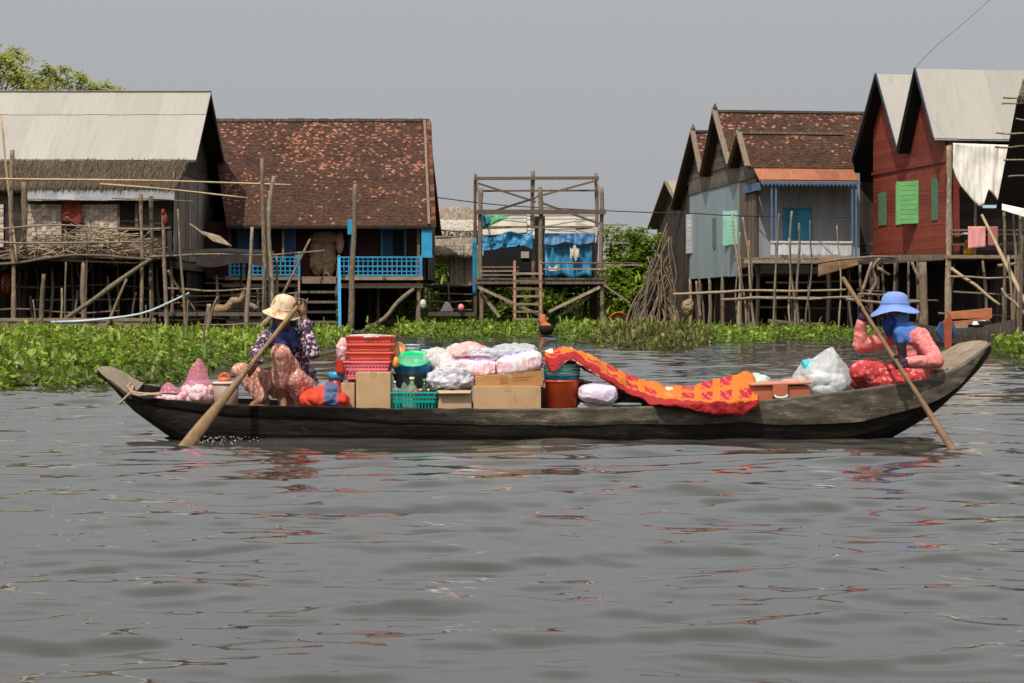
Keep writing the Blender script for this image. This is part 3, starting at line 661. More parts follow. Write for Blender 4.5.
# rag on the knobbly pole
mb = MB(); ellipsoid(mb, P(165,219,72.5), (.1,.09,.22)); ellipsoid(mb, P(163,212,72.45), (.07,.07,.12))
tag(mb.build('rag', m_redcloth, smooth=True), 'faded reddish rag tied round the top of the knobbly pole', 'cloth')
mb = MB(); g = []
for j in range(5): g.append([P(201+19*i/6+j*3, 231+5*i/6*(1)+j*2.6, 73.4-.08*j) for i in range(7)])
mb.grid(g, var=lambda i, j: R(0,1)); pl(mb, 190, 224, 207, 236, 73.5, 73.3, .025); tag(mb.build('wicker_tray', m_boardp, solid=.03), 'pale wicker tray hung on a stick at the corner of the dark plank wall', 'tray')

# ------------------------------------------------------------------ landing between the two houses
ld = thing('wooden_landing', (PX(222,76), 76, 0), 'dark landing of poles and planks under a flat mat roof between the two left houses', 'landing')
mb = MB(); g = [[P(164+110*i/10, (255.5 if j == 0 else 252)-2.5*math.sin(i/10*3)+R(-.4,.4)+0, 73.2 if j == 0 else 77) for i in range(11)] for j in (0, 1)]
mb.grid(g); mb.build('mat_roof', m_black, ld, solid=.08)
mb = MB(); g = [[P(196+76*i/8, 255+j*2.5+2*math.sin(i)*j*.3, 73.15) for i in range(9)] for j in range(5)]; mb.grid(g); mb.build('hanging_mat', m_dark, ld, solid=.04)
mb = MB(); pl(mb, 150, 257, 325, 251, 73.1, 73.1, .06); mb.build('roof_pole', m_pole, ld, smooth=True)
for (y, x0, x1, d, r) in ((289, 168, 262, 73.6, .055), (296, 176, 275, 74.2, .05), (302, 166, 262, 74.6, .05), (306, 180, 300, 75.2, .06), (311, 160, 270, 75.4, .06), (293, 250, 300, 74.8, .05), (284, 205, 240, 75, .04), (299, 235, 302, 76, .05), (320, 168, 225, 73.3, .045), (327, 172, 228, 73.25, .04), (319, 262, 298, 75.5, .05)):
    mb = MB(); pl(mb, x0, y+R(-1,1), x1, y+R(-1,1), d, d, r); mb.build('rail', m_pole, ld, smooth=True)
mb = MB()
for k in range(9): mb.box(PX(156,74), PX(276,74)+R(-.2,.2), 73.2+k*.35, 73.2+k*.35+.31, PZ(314.5,74), PZ(312.6,74)+R(0,.02))
mb.build('deck', m_board, ld)
mb = MB(); bx(mb, 158, 278, 313, 316, 73.1, .06); mb.build('deck_edge', m_board, ld)
mb = MB(); hboards(mb, front(73.4), PX(227,73.4), PX(262,73.4), PZ(336,73.4), PZ(319,73.4), w=.16); mb.build('lower_boards', m_boardp, ld)
mb = MB(); pl(mb, 198, 325, 262, 324, 73.2, 73.2, .04); pl(mb, 198, 334, 262, 335, 73.2, 73.2, .04); mb.build('lower_rail', m_palepole, ld, smooth=True)
stilts(ld, [(217,74,275), (171,74,255), (276,74,255), (201,73.6,318), (258,74,290), (240,76,255), (274,75,288), (248,76.5,255)], m_pole, .075, 'post')
mb = MB(); pl(mb, 168, 270, 196, 312, 73.5, 74, .06); mb.build('brace', m_pole, ld, smooth=True)
solo('driftwood_log', 'pale twisted driftwood log resting on the landing deck', 'log', [(214,309),(226,308.5),(233,301),(241,300),(244,291),(247,290)], 73.7, .17, M('driftwood', (.34,.24,.14), (.17,.115,.065), scale=7, rough=.9, bump=1., bscale=9, bdist=.06), r2=.1, sub=2)
solo('driftwood_log', 'short stub of driftwood lying behind the twisted log', 'log', [(238,304),(250,305),(257,309)], 73.9, .11, m_palepole, r2=.1)
solo('stump', 'split stump with a crooked branch standing in the weed below the landing', 'stump', [(207,338),(208,320),(209,304)], 72.3, .1, m_palepole, r2=.08)
solo('branch', 'crooked branch leaning beside the split stump below the landing', 'branch', [(203,343),(209,325),(213,308),(218,296)], 72.1, .07, m_pole, r2=.035)
solo('mooring_pole', 'pale straight pole in front of the landing, left of the tall pair', 'pole', [(246,342),(247,310),(250,270),(252,227)], 70.5, .085, m_palepole, r2=.055)
solo('mooring_pole', 'tallest pale pole of the pair before the red tiled roof', 'pole', [(264,330),(265,270),(263,220),(262,158)], 71.5, .1, m_palepole, r2=.065)
solo('mooring_pole', 'forking crooked pole beside the tallest pale pole', 'pole', [(272,330),(271,280),(268,235),(270,200),(274,176)], 71.7, .115, m_palepole, r2=.075)
solo('leaning_post', 'dark crooked log leaning behind the woman in the sun hat', 'log', [(238,352),(252,335),(266,322),(275,312)], (69,69.5), .1, m_pole, r2=.09)
# ================================================================== house 2: red tiled roof
h2 = thing('tiled_house', (PX(330,85), 85, 0), 'long stilt house with a mottled red-brown tiled roof and bright blue railings', 'stilt house')
ze, zr = PZ(226, 82), PZ(121, 86.5); X0, X1 = -11.75, PX(434, 82); X0r, X1r = -13.1, -3.6
mb = MB(); tiled(mb, (X0,82,ze), (X1,82,ze), (X1r,86.5,zr), (X0r,86.5,zr), light=.4)
slab(mb, [(X1,91,ze), (X0r,91,ze), (X0r,86.55,zr), (X1r,86.55,zr)], .06, var=.2); rf = mb.build('roof', m_tile, h2)
mb = MB()
for k in range(28): mb.box(X0r+k*(X1r-X0r)/28, X0r+(k+1.05)*(X1r-X0r)/28, 86.38, 86.62, zr-.03, zr+.08+R(0,.03), var=R(.2,.8))
mb.build('ridge_tiles', m_board, rf)
mb = MB()
for k in range(34):
    t = k/34; p = V((X1-.03,82,ze)).lerp(V((X1r-.03,86.5,zr)), t); mb.box(p.x-.05, p.x+.11, p.y-.05, p.y+.2, p.z-.06, p.z+.13, var=R(.5,.85))
mb.build('verge_tiles', m_tile, rf)
mb = MB(); mb.bar((X1-.2,81.97,ze+.07), (X1r-.2,86.45,zr+.05), .1, .08); mb.build('barge_board', m_beam, rf)
DF = 83.6
mb = MB(); boards(mb, front(DF), -12.85, PX(316,DF), PZ(279,DF), PZ(222,DF), w=.22); boards(mb, front(DF), PX(343,DF), PX(426,DF), PZ(279,DF), PZ(222,DF), w=.22)
mb.build('front_wall', m_maroon, h2)
mb = MB(); boards(mb, side(PX(428,DF)), DF, 90.5, PZ(279,DF), lambda u: min(ze+(zr-ze)*(u-82)/4.5, ze+(zr-ze)*(91-u)/4.5)-.1, w=.25); mb.build('side_wall', m_board, h2)
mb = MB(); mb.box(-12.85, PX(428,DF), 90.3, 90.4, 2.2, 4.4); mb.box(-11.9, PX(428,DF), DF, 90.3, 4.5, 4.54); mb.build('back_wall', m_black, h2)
mb = MB(); slab(mb, [(X0,82,ze-.08), (X1-.05,82,ze-.08), (X1r-.05,86.5,zr-.1), (X0r,86.5,zr-.1)], .03); mb.build('underside_shade', m_black, rf)  # black sheet painting the shade beneath the tiles
def leafpair(p0, p1, y0, y1, d, frame, leaf, parent, nm='window', open_=False):
    mb = MB(); bx(mb, p0, p1, y0, y1, d, .05); o = mb.build(nm, leaf, parent)
    mb = MB(); w_ = 1.1
    for q in ((p0-w_, p0+.6, y0-1, y1+1), (p1-.6, p1+w_, y0-1, y1+1), (p0, p1, y0-1, y0+.6), (p0, p1, y1-.6, y1+1), ((p0+p1)/2-.5, (p0+p1)/2+.5, y0, y1)): bx(mb, *q, d-.045, .04)
    mb.build('frame', frame, o); return o
leafpair(238, 258, 226, 258, DF-.14, m_dblue, m_dblue, h2); leafpair(382, 405, 229, 257, DF-.14, m_blue, m_dblue, h2)
mb = MB(); bx(mb, 393, 404, 231, 255, DF-.2, .03); mb.build('dark_pane', m_black, h2)
for (a, b, y0, y1, d, mt) in ((284, 296, 226, 258, 83.2, m_dblue), (349, 354, 226, 262, 83., m_dblue), (282, 284, 226, 262, 82.5, m_beam), (417, 420, 226, 278, 82.4, m_beam), (228, 231, 226, 278, 82.4, m_dark)):
    mb = MB(); bx(mb, a, b, y0, y1, d, .12); mb.build('porch_post', mt, h2)
mb = MB(); bx(mb, 421.5, 432, 226.5, 257, 82.1, .12); bx(mb, 421, 432.5, 255, 257.5, 82.05, .2); mb.build('door_leaf', m_blue, h2)
mb = MB(); bx(mb, 347.5, 353.2, 219.5, 234.5, 81.8, .2); mb.build('letter_box', m_blue, h2, bevel=.01)
mb = MB(); mb.box(-12.3, PX(423,82), 81.9, 91, PZ(279.5,82), PZ(277.5,82)); mb.build('floor', m_board, h2)
mb = MB(); bx(mb, 225, 300, 276.5, 280, 81.8, .1); bx(mb, 340, 423, 276.5, 280, 81.8, .1); bx(mb, 222, 300, 283.5, 287, 82, .12); bx(mb, 340, 423, 283, 288, 82, .12); mb.build('floor_beam', m_boardp, h2)
mb = MB(); bx(mb, 302, 336, 276.5, 283.5, 81.85, 1.2); mb.build('landing_step', m_boardp, h2)
def blue_rail(p0, p1, y0, y1, d, nm, mat, parent):
    mb = MB(); 
    bx(mb, p0, p1, y0, y0+1.5, d, .06); bx(mb, p0, p1, y1-1.5, y1, d, .06); bx(mb, p0, p1, (y0+y1)/2-.7, (y0+y1)/2+.7, d+.01, .04); bx(mb, p0, p1, y0+4.2, y0+5.1, d+.01, .04); bx(mb, p0, p1, y1-5.2, y1-4.2, d+.01, .04)
    n = int((p1-p0)/4.6)
    for k in range(n+1): q = p0+(p1-p0)*k/n; bx(mb, q-.55, q+.55, y0+.3, y1-.3, d+.02, .035)
    for q in (p0, p1): bx(mb, q-1.2, q+1.2, y0-(5 if q == p1 and p0 < 300 else 1), y1+2, d-.02, .1)
    return mb.build(nm, mat, parent)
blue_rail(230, 299, 256.5, 275.5, 81.9, 'railing', m_blue, h2); blue_rail(339, 421, 256.5, 276, 81.9, 'railing', m_blue, h2)
stilts(h2, [(232,82.3,280), (262,83,280), (297,82.2,255), (339,82,255), (418,82.2,280), (352,84,280), (379,84,280), (400,87,280), (425,86.5,232), (330,88,280), (300,88,280), (250,88,280), (370,90,280)], m_beam, .12)
st = MB()
for k, y in enumerate((292, 302, 312, 322, 331)): bx(st, 298, 338, y-1.2, y+1.2, 81.5-.25*k, .28)
so_ = st.build('stairs', m_board, h2)
mb = MB(); mb.bar(P(339,258,81.6), P(340,345,80.3), .12, .1); mb.build('stair_rail', m_blue, so_)
mb = MB(); mb.bar(P(299,280,81.7), P(299,340,80.3), .08, .16); mb.build('stair_string', m_beam, so_)
mb = MB(); boards(mb, front(90.6), -14, PX(420,90.6), .1, 2.4, w=.3); mb.build('back_shade_screen', m_dark, h2)  # added dark screen that closes the underside off from lit greenery
mb = MB(); hboards(mb, front(84.5), PX(366,84.5), PX(420,84.5), PZ(330,84.5), PZ(319,84.5), w=.2); mb.build('low_planks', m_dark, h2)
# sacks in the doorway
def sack(label, px, py, d, rx, ry, rz, mat, name='sack', cat='sack'):
    mb = MB(); lump(mb, P(px, py, d), rx, ry, rz, .32, 1.5/rx, n=56, m=40, seed=px); o = mb.build(name, mat, smooth=True)
    return tag(o, label, cat)
m_sack = M('tan_sack', (.36,.25,.14), (.22,.15,.08), scale=6, rough=.9, bump=.4); m_sack2 = M('pinkish_sack', (.52,.27,.2), (.42,.2,.15), scale=6, rough=.9, bump=.3)
sack('large tan sack hanging at left in the blue-railed doorway', 318, 256, 83.4, .3, .25, .75, m_sack)
sack('large tan sack hanging in the middle of the blue-railed doorway', 328, 258, 83.3, .3, .25, .75, m_sack)
sack('small dusty pink sack hanging at the right of the blue-railed doorway', 340, 243, 83., .14, .12, .38, m_sack2)
sack('lumpy tan bundle hung on top of the doorway sacks', 325, 237.5, 83.2, .55, .22, .22, m_sack)
solo('slanting_pole', 'slanting grey pole leaning from the landing up to the blue railing', 'pole', [(283,294),(310,239)], (80.6,80.9), .07, m_pole)
solo('mooring_pole', 'tall grey pole in front of the right blue railing', 'pole', [(351,336),(352,280),(354,230),(355,184)], 79.5, .135, m_palepole, r2=.085)
solo('crooked_brace', 'crooked pale log bracing the deck under the right blue railing', 'log', [(364,331),(385,318),(398,302),(414,289)], (81.2,81.8), .1, m_palepole, r2=.08)
solo('stake', 'leaning stake at the foot of the tall grey pole', 'pole', [(349,334),(351,290)], 79.9, .09, m_pole)
sack('small white bag hung on the stilt below the blue door leaf', 423, 304, 81.2, .1, .1, .15, m_white)

# ================================================================== thatch hut behind
hh = thing('thatch_hut', (PX(455,93), 93, 0), 'small hut of pale old thatch standing between the tiled house and the scaffold', 'hut')
mb = MB(); thatch(mb, P(428,251,91.), P(482,251,91.), P(482,207,94.5), P(428,207,94.5), n=2600, strand=.45, w=.014); slab(mb, [P(482,262,98), P(428,262,98), P(428,207.5,94.6), P(482,207.5,94.6)], .1); rr_ = mb.build('roof', m_thatchp, hh)
mb = MB(); thatch(mb, P(428,231,92.3)+V((0,-.12,.05)), P(480,231,92.3)+V((0,-.12,.05)), P(480,222,93.2)+V((0,-.05,.1)), P(428,222,93.2)+V((0,-.05,.1)), n=500, strand=.3); mb.build('roof_patch', m_panel, rr_)
mb = MB(); boards(mb, front(91.6), PX(450,91.6), PX(474,91.6), PZ(285,91.6), PZ(249,91.6), w=.12); mb.build('front_wall', m_weave, hh)
mb = MB(); boards(mb, side(PX(449,91.6)), 91.6, 97, PZ(285,91.6), PZ(252,91.6), w=.2); boards(mb, front(97), PX(449,97), PX(484,97), PZ(285,91.6), PZ(252,91.6), w=.2); mb.build('inner_wall', m_dark, hh)
mb = MB(); mb.box(PX(428,91), PX(482,91), 91, 97, PZ(287,91), PZ(285,91)); mb.build('floor', m_board, hh)
mb = MB(); pl(mb, 425, 230, 482, 231, 90.8, 90.8, .05); pl(mb, 436, 238, 478, 237, 90.7, 90.7, .05); mb.build('roof_pole', m_pole, hh, smooth=True)
stilts(hh, [(429,91.2,250), (449,91.3,285), (474,91.3,250), (462,93,285), (440,95,285)], m_beam, .07, 'post')
wl = thing('pole_railing', (PX(440,86), 86, 0), 'ladder-like pole railing of grey bars below the thatch hut', 'railing')
for y in (286, 294, 302, 309):
    mb = MB(); pl(mb, 424, y, 472, y+R(-1,1), 86, 86, .045); mb.build('rail', m_pole, wl, smooth=True)
for x in (427, 448):
    mb = MB(); mb.pole(wet(x, 86), P(x, 282, 86), .06); mb.build('post', m_pole, wl, smooth=True)
mb = MB(); mb.hexa([P(440,312,83), P(454,312,83), P(450,304,83), P(445.5,301,83)], (0,.4,0)); tag(mb.build('grey_rock', m_stone, bevel=.05), 'pointed grey stone standing in the weed below the thatch hut', 'stone')
mb = MB(); bx(mb, 428, 474, 312, 316, 82.6, .5); tag(mb.build('old_plank', m_board), 'thick grey plank lying under the pointed stone', 'plank')
mb = MB(); ellipsoid(mb, P(461,307.5,82.5), (.13,.13,.15)); tag(mb.build('pink_float', M('pink_plastic', (.75,.2,.25), rough=.4), smooth=True), 'small pink ball float hanging beside the pointed stone', 'float')

# ================================================================== open timber scaffold with tarpaulin hut
sf = thing('timber_scaffold', (PX(539,84), 84, 0), 'open timber house frame of grey posts and crossed braces standing in the weed', 'scaffold')
for (px, d, yt, r) in ((475.5, 87.5, 174, .1), (481, 83.5, 188, .12), (533, 87.5, 171, .12), (540.5, 83.5, 187, .125), (596, 87.5, 173, .11), (602, 83.5, 187, .12)):
    mb = MB(); mb.pole(wet(px, d), P(px, yt, d), r, bend=.004, r2=r*.85); mb.build('post', m_beam, sf, smooth=True)
def sbar(nm, x0, y0, x1, y1, d0, d1, w_, h_=None, mt=m_beam, parent=sf):
    mb = MB(); mb.bar(P(x0, y0, d0), P(x1, y1, d1), w_, h_ or w_); return mb.build(nm, mt, parent)
sbar('top_beam', 474, 178.5, 599, 178, 87.3, 87.3, .1, .14); sbar('middle_rail', 477, 191, 600, 190.5, 87.3, 87.3, .06, .08)
sbar('front_beam', 477, 212, 606, 212, 83.3, 83.3, .12, .2); sbar('rear_beam', 477, 227, 597, 227, 87.3, 87.3, .07)
sbar('side_beam', 477, 180, 480, 211, 87.5, 83.4, .08); sbar('side_beam', 597, 180, 603, 211, 87.5, 83.4, .08)
for a in ((477, 183, 536, 202, 87.2, 86.9), (536, 197, 595, 181, 86.8, 87.2), (535, 198, 485, 214, 86.7, 84), (542, 203, 600, 224, 86.6, 86.8)): sbar('brace', *a, .07, .09)
for a in ((478, 287, 548, 319, 83.2, 82.9), (548, 312, 600, 287, 83.2, 82.9), (480, 292, 500, 317, 83.6, 83.2), (556, 318, 590, 296, 84.5, 85)): sbar('brace', *a, .09, .12, m_palepole)
sbar('floor_beam', 474, 281, 606, 281, 83.3, 83.3, .1, .26, m_board); sbar('floor_beam', 474, 284, 606, 284, 87.3, 87.3, .1, .26, m_dark)
mb = MB()
for k in range(20): mb.box(PX(477,84)+k*.268, PX(477,84)+k*.268+.25, 83.2, 90.5, PZ(280,84), PZ(278.6,84)+R(0,.02))
mb.build('floor', m_board, sf)
mb = MB()
for x in (586, 591, 596): mb.pole(wet(x, 86), P(x, 284, 86), .13)
mb.build('clustered_posts', m_dark, sf)
for (x0, x1, y) in ((600,628,225),(604,627,232),(603,630,243),(600,640,265)):
    sbar('projecting_rail', x0, y, x1, y, 85, 85, .05, mt=m_palepole)
sbar('projecting_rail', 604, 285, 630, 303, 83, 83, .07, mt=m_palepole)
for (x0, x1, y) in ((480, 519, 267), (480, 519, 271), (480, 519, 275), (542, 606, 263), (542, 606, 269)): sbar('railing', x0, y, x1, y, 83.2, 83.2, .05, .06, m_palepole)
hb = thing('tarpaulin_hut', (PX(540,89), 89, PZ(279,84)), 'hut of pale roofing sheets and blue tarpaulins inside the timber scaffold', 'hut')
mb = MB()
for (a, b, yb) in ((482, 497, 236), (497, 512, 235), (511, 526, 234), (526, 534, 240), (545, 560, 238), (560, 575, 237), (574, 594, 239)):
    mb.hexa([P(a, yb, 86.9), P(b+.6, yb+R(-1,1), 86.9), P(b+.6, 212, 88.6), P(a, 212, 88.6)], (0,-.02,.03))
mb.hexa([P(575,222,86.8), P(598,228,86.6), P(596,243,86.5), P(578,241,86.5)], (0,-.03,.02)); mb.build('roof', m_panel, hb)
mb = MB(); bx(mb, 481, 595, 226, 228, 86.6, .06); mb.build('roof_batten', m_beam, hb)
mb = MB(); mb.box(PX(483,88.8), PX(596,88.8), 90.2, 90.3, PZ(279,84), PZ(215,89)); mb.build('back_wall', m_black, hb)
def drape(nm, mt, parent, x0, x1, ytop, ybot, d, nx=26, ny=10, fold=.1, sag=0., seed=0, th=.012):
    mb = MB(); g = []
    yt = ytop if callable(ytop) else (lambda u: ytop); yb = ybot if callable(ybot) else (lambda u: ybot)
    for j in range(ny+1):
        row = []
        for i in range(nx+1):
            u, v = i/nx, j/ny; x = x0+(x1-x0)*u; y = yt(u)+(yb(u)-yt(u))*v+sag*math.sin(math.pi*u)*(1-v)
            f = noise.noise(V((u*nx*.35, v*1.2, seed)))*fold+noise.noise(V((u*nx*.9, v*2.5, seed+3)))*fold*.4
            row.append(P(x, y, d+f-.15*v))
        g.append(row)
    mb.grid(g, var=lambda i, j: .5); return mb.build(nm, mt, parent, smooth=True, solid=th)
drape('tarpaulin', m_tarpb, hb, 482, 533, lambda u: 234-5*u+3*math.sin(u*9), lambda u: 245+2*math.sin(u*14)+(5*u if u < .5 else 3), 85.6, fold=.3, sag=3)
drape('tarpaulin', m_tarpb, hb, 482, 520, lambda u: 243, lambda u: 251-5*u, 85.4, fold=.3, seed=5)
drape('green_tarpaulin', m_tarpg, hb, 483, 511, lambda u: 215, lambda u: 229-13*u, 85.7, fold=.2, seed=8)
drape('tarpaulin', m_tarpb, hb, 482, 489, lambda u: 216, lambda u: 228-5*u, 85.6, fold=.15, seed=9)
drape('tarpaulin', m_tarpv, hb, 544, 595, lambda u: 233, lambda u: 244+1.5*math.sin(u*11), 85.8, fold=.25, seed=11)
drape('tarpaulin', m_tarpb, hb, 545, 592, lambda u: 245+1.5*math.sin(u*8), lambda u: 276.5+1.5*math.sin(u*13), 85.9, fold=.28, seed=13)
drape('cloth_patch', m_panel, hb, 570, 579, lambda u: 247+2.5*math.sin(u*9), lambda u: 257+3.5*math.sin(u*11+1)+3*u, 85.55, nx=8, fold=.1, seed=15)
drape('cloth_patch', m_panel, hb, 549, 560, lambda u: 266+2*math.sin(u*5), lambda u: 271, 85.5, nx=6, fold=.1, seed=21)
mb = MB(); bx(mb, 521, 529, 251.5, 258, 90.1, .02); mb.build('window', m_panel, hb)
drape('hanging_tarpaulin', m_tarpb, sf, 472.5, 476.5, lambda u: 238, lambda u: 296, 85.5, nx=5, fold=.1, seed=23)
drape('hanging_tarpaulin', m_tarpg, sf, 476.8, 479, lambda u: 245, lambda u: 285, 85.4, nx=4, fold=.08, seed=24)
lad = thing('red_ladder', (PX(527,82.6), 82.6, 0), 'wide ladder with reddish rails and pale rungs leading up to the scaffold floor', 'ladder')
for x in (514.5, 540.5):
    mb = MB(); mb.bar(P(x+.3, 333, 82.), P(x, 261, 83.), .1, .11); mb.build('rail', M('reddish_wood', (.36,.17,.12), (.25,.12,.085), scale=5), lad)
for k in range(8):
    y = 273.5+k*7.6; mb = MB(); t = (y-261)/72; mb.bar(P(512.5, y, 82.95-t), P(543, y+R(-.5,.5), 82.95-t), .07, .09); mb.build('rung', m_boardp, lad)
solo('pale_bar', 'long thin pale bar across the tarpaulin hut and out to the right bushes', 'pole', [(540,263),(640,263)], 82.9, .035, m_palepole)
# power cables
def cable(label, pts, r=.018):
    mb = MB(); mb.tube([P(*p) for p in pts], r, n=5, sub=8); return tag(mb.build('power_cable', m_cable, smooth=True), label, 'cable')
cable('thin black power cable sagging behind the scaffold from the tiled house to the blue-grey house', [(433,197,84),(500,205,86),(580,209.5,86),(650,212.5,84),(694,213.5,83),(745,216,79.4),(850,217,77)], .022)
cable('thin cable rising from the ridge of the red house to the upper right', [(915,68,72),(935,47,70),(965,22,66),(1005,-14,60)], .007)
# orange cloth bundle on the black tub
mb = MB(); mb.lathe(P(546.5,334.5,79.5)-V((0,0,.02)), [(.16,0),(.3,.06),(.4,.2),(.42,.38),(.38,.38),(.35,.24),(.2,.14),(.01,.13)], n=20, sx=.75, sy=.6)
tag(mb.build('black_tub', m_black, smooth=True), 'small black tub at the edge of the water below the ladder', 'tub')
mb = MB(); ellipsoid(mb, P(543,321.5,79.5), (.15,.14,.24)); ellipsoid(mb, P(546,326,79.45), (.22,.15,.14)); ellipsoid(mb, P(543.5,317,79.5), (.1,.1,.12))
fo = fused(mb, 'orange_cloth', M('orange_fabric', (.6,.18,.06), (.4,.1,.04), scale=9, rough=.9), None, vox=.03, smooth=4); tag(fo, 'crumpled orange cloth heaped on the black tub at the water edge', 'cloth')
mb = MB(); g = [[P(608+18*i/6+j, 318-6*math.sin(i/6*2.6)*(1-j/5)-(j-4)*.0+j*.6, 81+.3*j) for i in range(7)] for j in range(5)]; mb.grid(g)
tag(mb.build('orange_sheet', m_orange, smooth=True, solid=.03), 'orange plastic sheet lying beside the foot of the stick bundle', 'sheet')
# ================================================================== blue-grey house with three tiled gables
def frame(O, th):
    c, s = math.cos(th), math.sin(th)
    return lambda x, y, z: V((O[0]+x*c-y*s, O[1]+x*s+y*c, z))
TB = frame((9.72, 79.), math.radians(7.))
def gable(T, parent, mat, x0, x1, y0, z0, ya, za, y1, z1, tiles=True, seed=0, nm='roof', light=.25):
    mb = MB(); r = .0
    if tiles:
        tiled(mb, T(x0,y0,z0), T(x1,y0,z0), T(x1,ya,za), T(x0,ya,za), tw=.12, tl=.1, seed=seed, light=light)
    else:
        slab(mb, [T(x0,y0,z0), T(x1,y0,z0), T(x1,ya,za), T(x0,ya,za)], .05, var=.3)
        metal_sheets(mb, T(x0,y0,z0), T(x1,y0,z0), T(x1,ya,za), T(x0,ya,za), [(0, 1.)], sw=.85)
    slab(mb, [T(x1,y1,z1), T(x0,y1,z1), T(x0,ya+.02,za), T(x1,ya+.02,za)], .06, var=.2)
    o = mb.build(nm, mat, parent); return o
hb2 = thing('gabled_house', TB(0, 0, 0), 'blue-grey sheet-walled stilt house with three steep brown tiled gables', 'stilt house')
XE = 7.; XR_ = (3.95, 6.2, 1.2)
G = [(-.1,6.64,1.4,8.12,3.1,6.9), (3.12,6.95,5.8,9.42,8.4,6.9), (8.45,6.98,10.2,8.95,14.7,5.75)]
for i, (y0,z0,ya,za,y1,z1) in enumerate(G):
    x0 = -.36; o = gable(TB, hb2, m_tile, x0, XR_[i], y0, z0, ya, za, y1, z1, seed=20+i*7, light=[.2,.3,.25][i])
    mb = MB()
    mb.bar(TB(x0-.06,y0-.05,z0+.05), TB(x0-.06,ya,za+.1), .22, .09); mb.bar(TB(x0-.06,y1+.05,z1+.0), TB(x0-.06,ya,za+.1), .16, .07); mb.build('barge_board', m_beam, o)
    mb = MB(); mb.bar(TB(x0,ya,za+.05), TB(XR_[i],ya,za+.05), .2, .1); mb.build('ridge_cap', m_board, o)
    mb = MB(); mb.lathe(TB(x0-.02,ya,za+.08), [(.09,0),(.11,.1),(.06,.2),(.02,.3)], n=8); mb.build('finial', m_board, o)
mb = MB(); slab(mb, [TB(-.15,-1.05,6.08), TB(3.85,-1.05,6.08), TB(3.9,-.05,6.6), TB(-.15,-.05,6.6)], .03); metal_sheets(mb, TB(-.15,-1.05,6.1), TB(3.85,-1.05,6.1), TB(3.9,-.05,6.62), TB(-.15,-.05,6.62), [(0, 1.)], sw=.7)
sk = mb.build('porch_roof', m_rust, hb2)
mb = MB(); mb.bar(TB(-.1,-1.06,6.0), TB(3.9,-1.06,6.0), .03, .1)
for k in range(25): x = -.05+k*.155; mb.hexa([TB(x,-1.07,5.96), TB(x+.13,-1.07,5.96), TB(x+.065,-1.07,5.86)], V((0,.02,0)))
mb.build('scalloped_trim', m_fblue, sk)
wl_ = lambda u, z, o: TB(-o, u, z)
def prof(y):
    for (y0,z0,ya,za,y1,z1) in G:
        if y <= y1: return (z0+(za-z0)*(y-y0)/(ya-y0) if y < ya else za+(z1-za)*(y-ya)/(y1-ya))-.1
    return 5.6
mb = MB(); boards(mb, wl_, 2.86, 12.6, 2.42, lambda u: 6.35-.0*u, w=.95, th=.03, gap=.004, jit=.004); mb.build('sheet_wall', m_bluegrey, hb2)
mb = MB(); hboards(mb, lambda u, z, o: wl_(u, z, o+.04), .1, 12.6, 6.28, 6.85, w=.19)
for (y0,z0,ya,za,y1,z1) in G:
    n = 9
    for k in range(n):
        za_, zb_ = 6.75+(za-6.85)*k/n, 6.75+(za-6.85)*(k+1)/n-.02
        yl = lambda z: y0+(ya-y0)*(z-z0+.15)/(za-z0); yr = lambda z: y1+(ya-y1)*(z-z1+.15)/(za-z1)
        if yr(zb_)-yl(zb_) > .05:
            o = R(0,.02); q = [wl_(yl(za_), za_, o), wl_(yr(za_), za_, o), wl_(yr(zb_), zb_, o), wl_(yl(zb_), zb_, o)]; mb.hexa(q, V(wl_(0,0,.03))-V(wl_(0,0,0)))
mb.build('gable_boards', m_board, hb2)
mb = MB(); boards(mb, wl_, .05, 2.84, 2.75, 6.3, w=.3); mb.build('brown_side_boards', M('brown_boards', (.15,.105,.075), (.09,.065,.05), scale=3, stretch=(5,5,.6), var=.3), hb2)
mb = MB(); q = [wl_(-.8, 5.72, .05), wl_(1.7, 5.72, .05), wl_(1.7, 6.02, .05), wl_(-.8, 6.02, .05)]; mb.hexa(q, V(wl_(0,0,.1))-V(wl_(0,0,0))); mb.build('blue_beam', m_fblue, hb2)
mb = MB(); boards(mb, wl_, 12.65, 17.2, 2.5, lambda u: 6.6-(u-12.6)*.35, w=.22); mb.build('rear_wall', m_dark, hb2)
fwb = lambda u, z, o: TB(u, .35-o, z)
mb = MB(); boards(mb, fwb, 0, 4.3, 2.8, 6.5, w=.28, gap=.003, jit=.004); mb.build('front_wall', m_greywall, hb2)
mb = MB()
for (a, b) in ((1.22, 1.72), (1.73, 2.23)): mb.hexa([fwb(a,3.72,.04), fwb(b,3.72,.04), fwb(b,5.02,.04), fwb(a,5.02,.04)], V(fwb(0,0,.03))-V(fwb(0,0,0)))
wn = mb.build('window', m_teal, hb2)
mb = MB()
for (a, b, c, d) in ((1.14,3.64,1.22,5.1), (2.23,3.64,2.31,5.1), (1.14,5.02,2.31,5.1), (1.14,3.64,2.31,3.72), (1.71,3.72,1.74,5.02)): mb.hexa([fwb(a,b,.035), fwb(c,b,.035), fwb(c,d,.035), fwb(a,d,.035)], V(fwb(0,0,.06))-V(fwb(0,0,0)))
mb.build('frame', m_teal, wn)
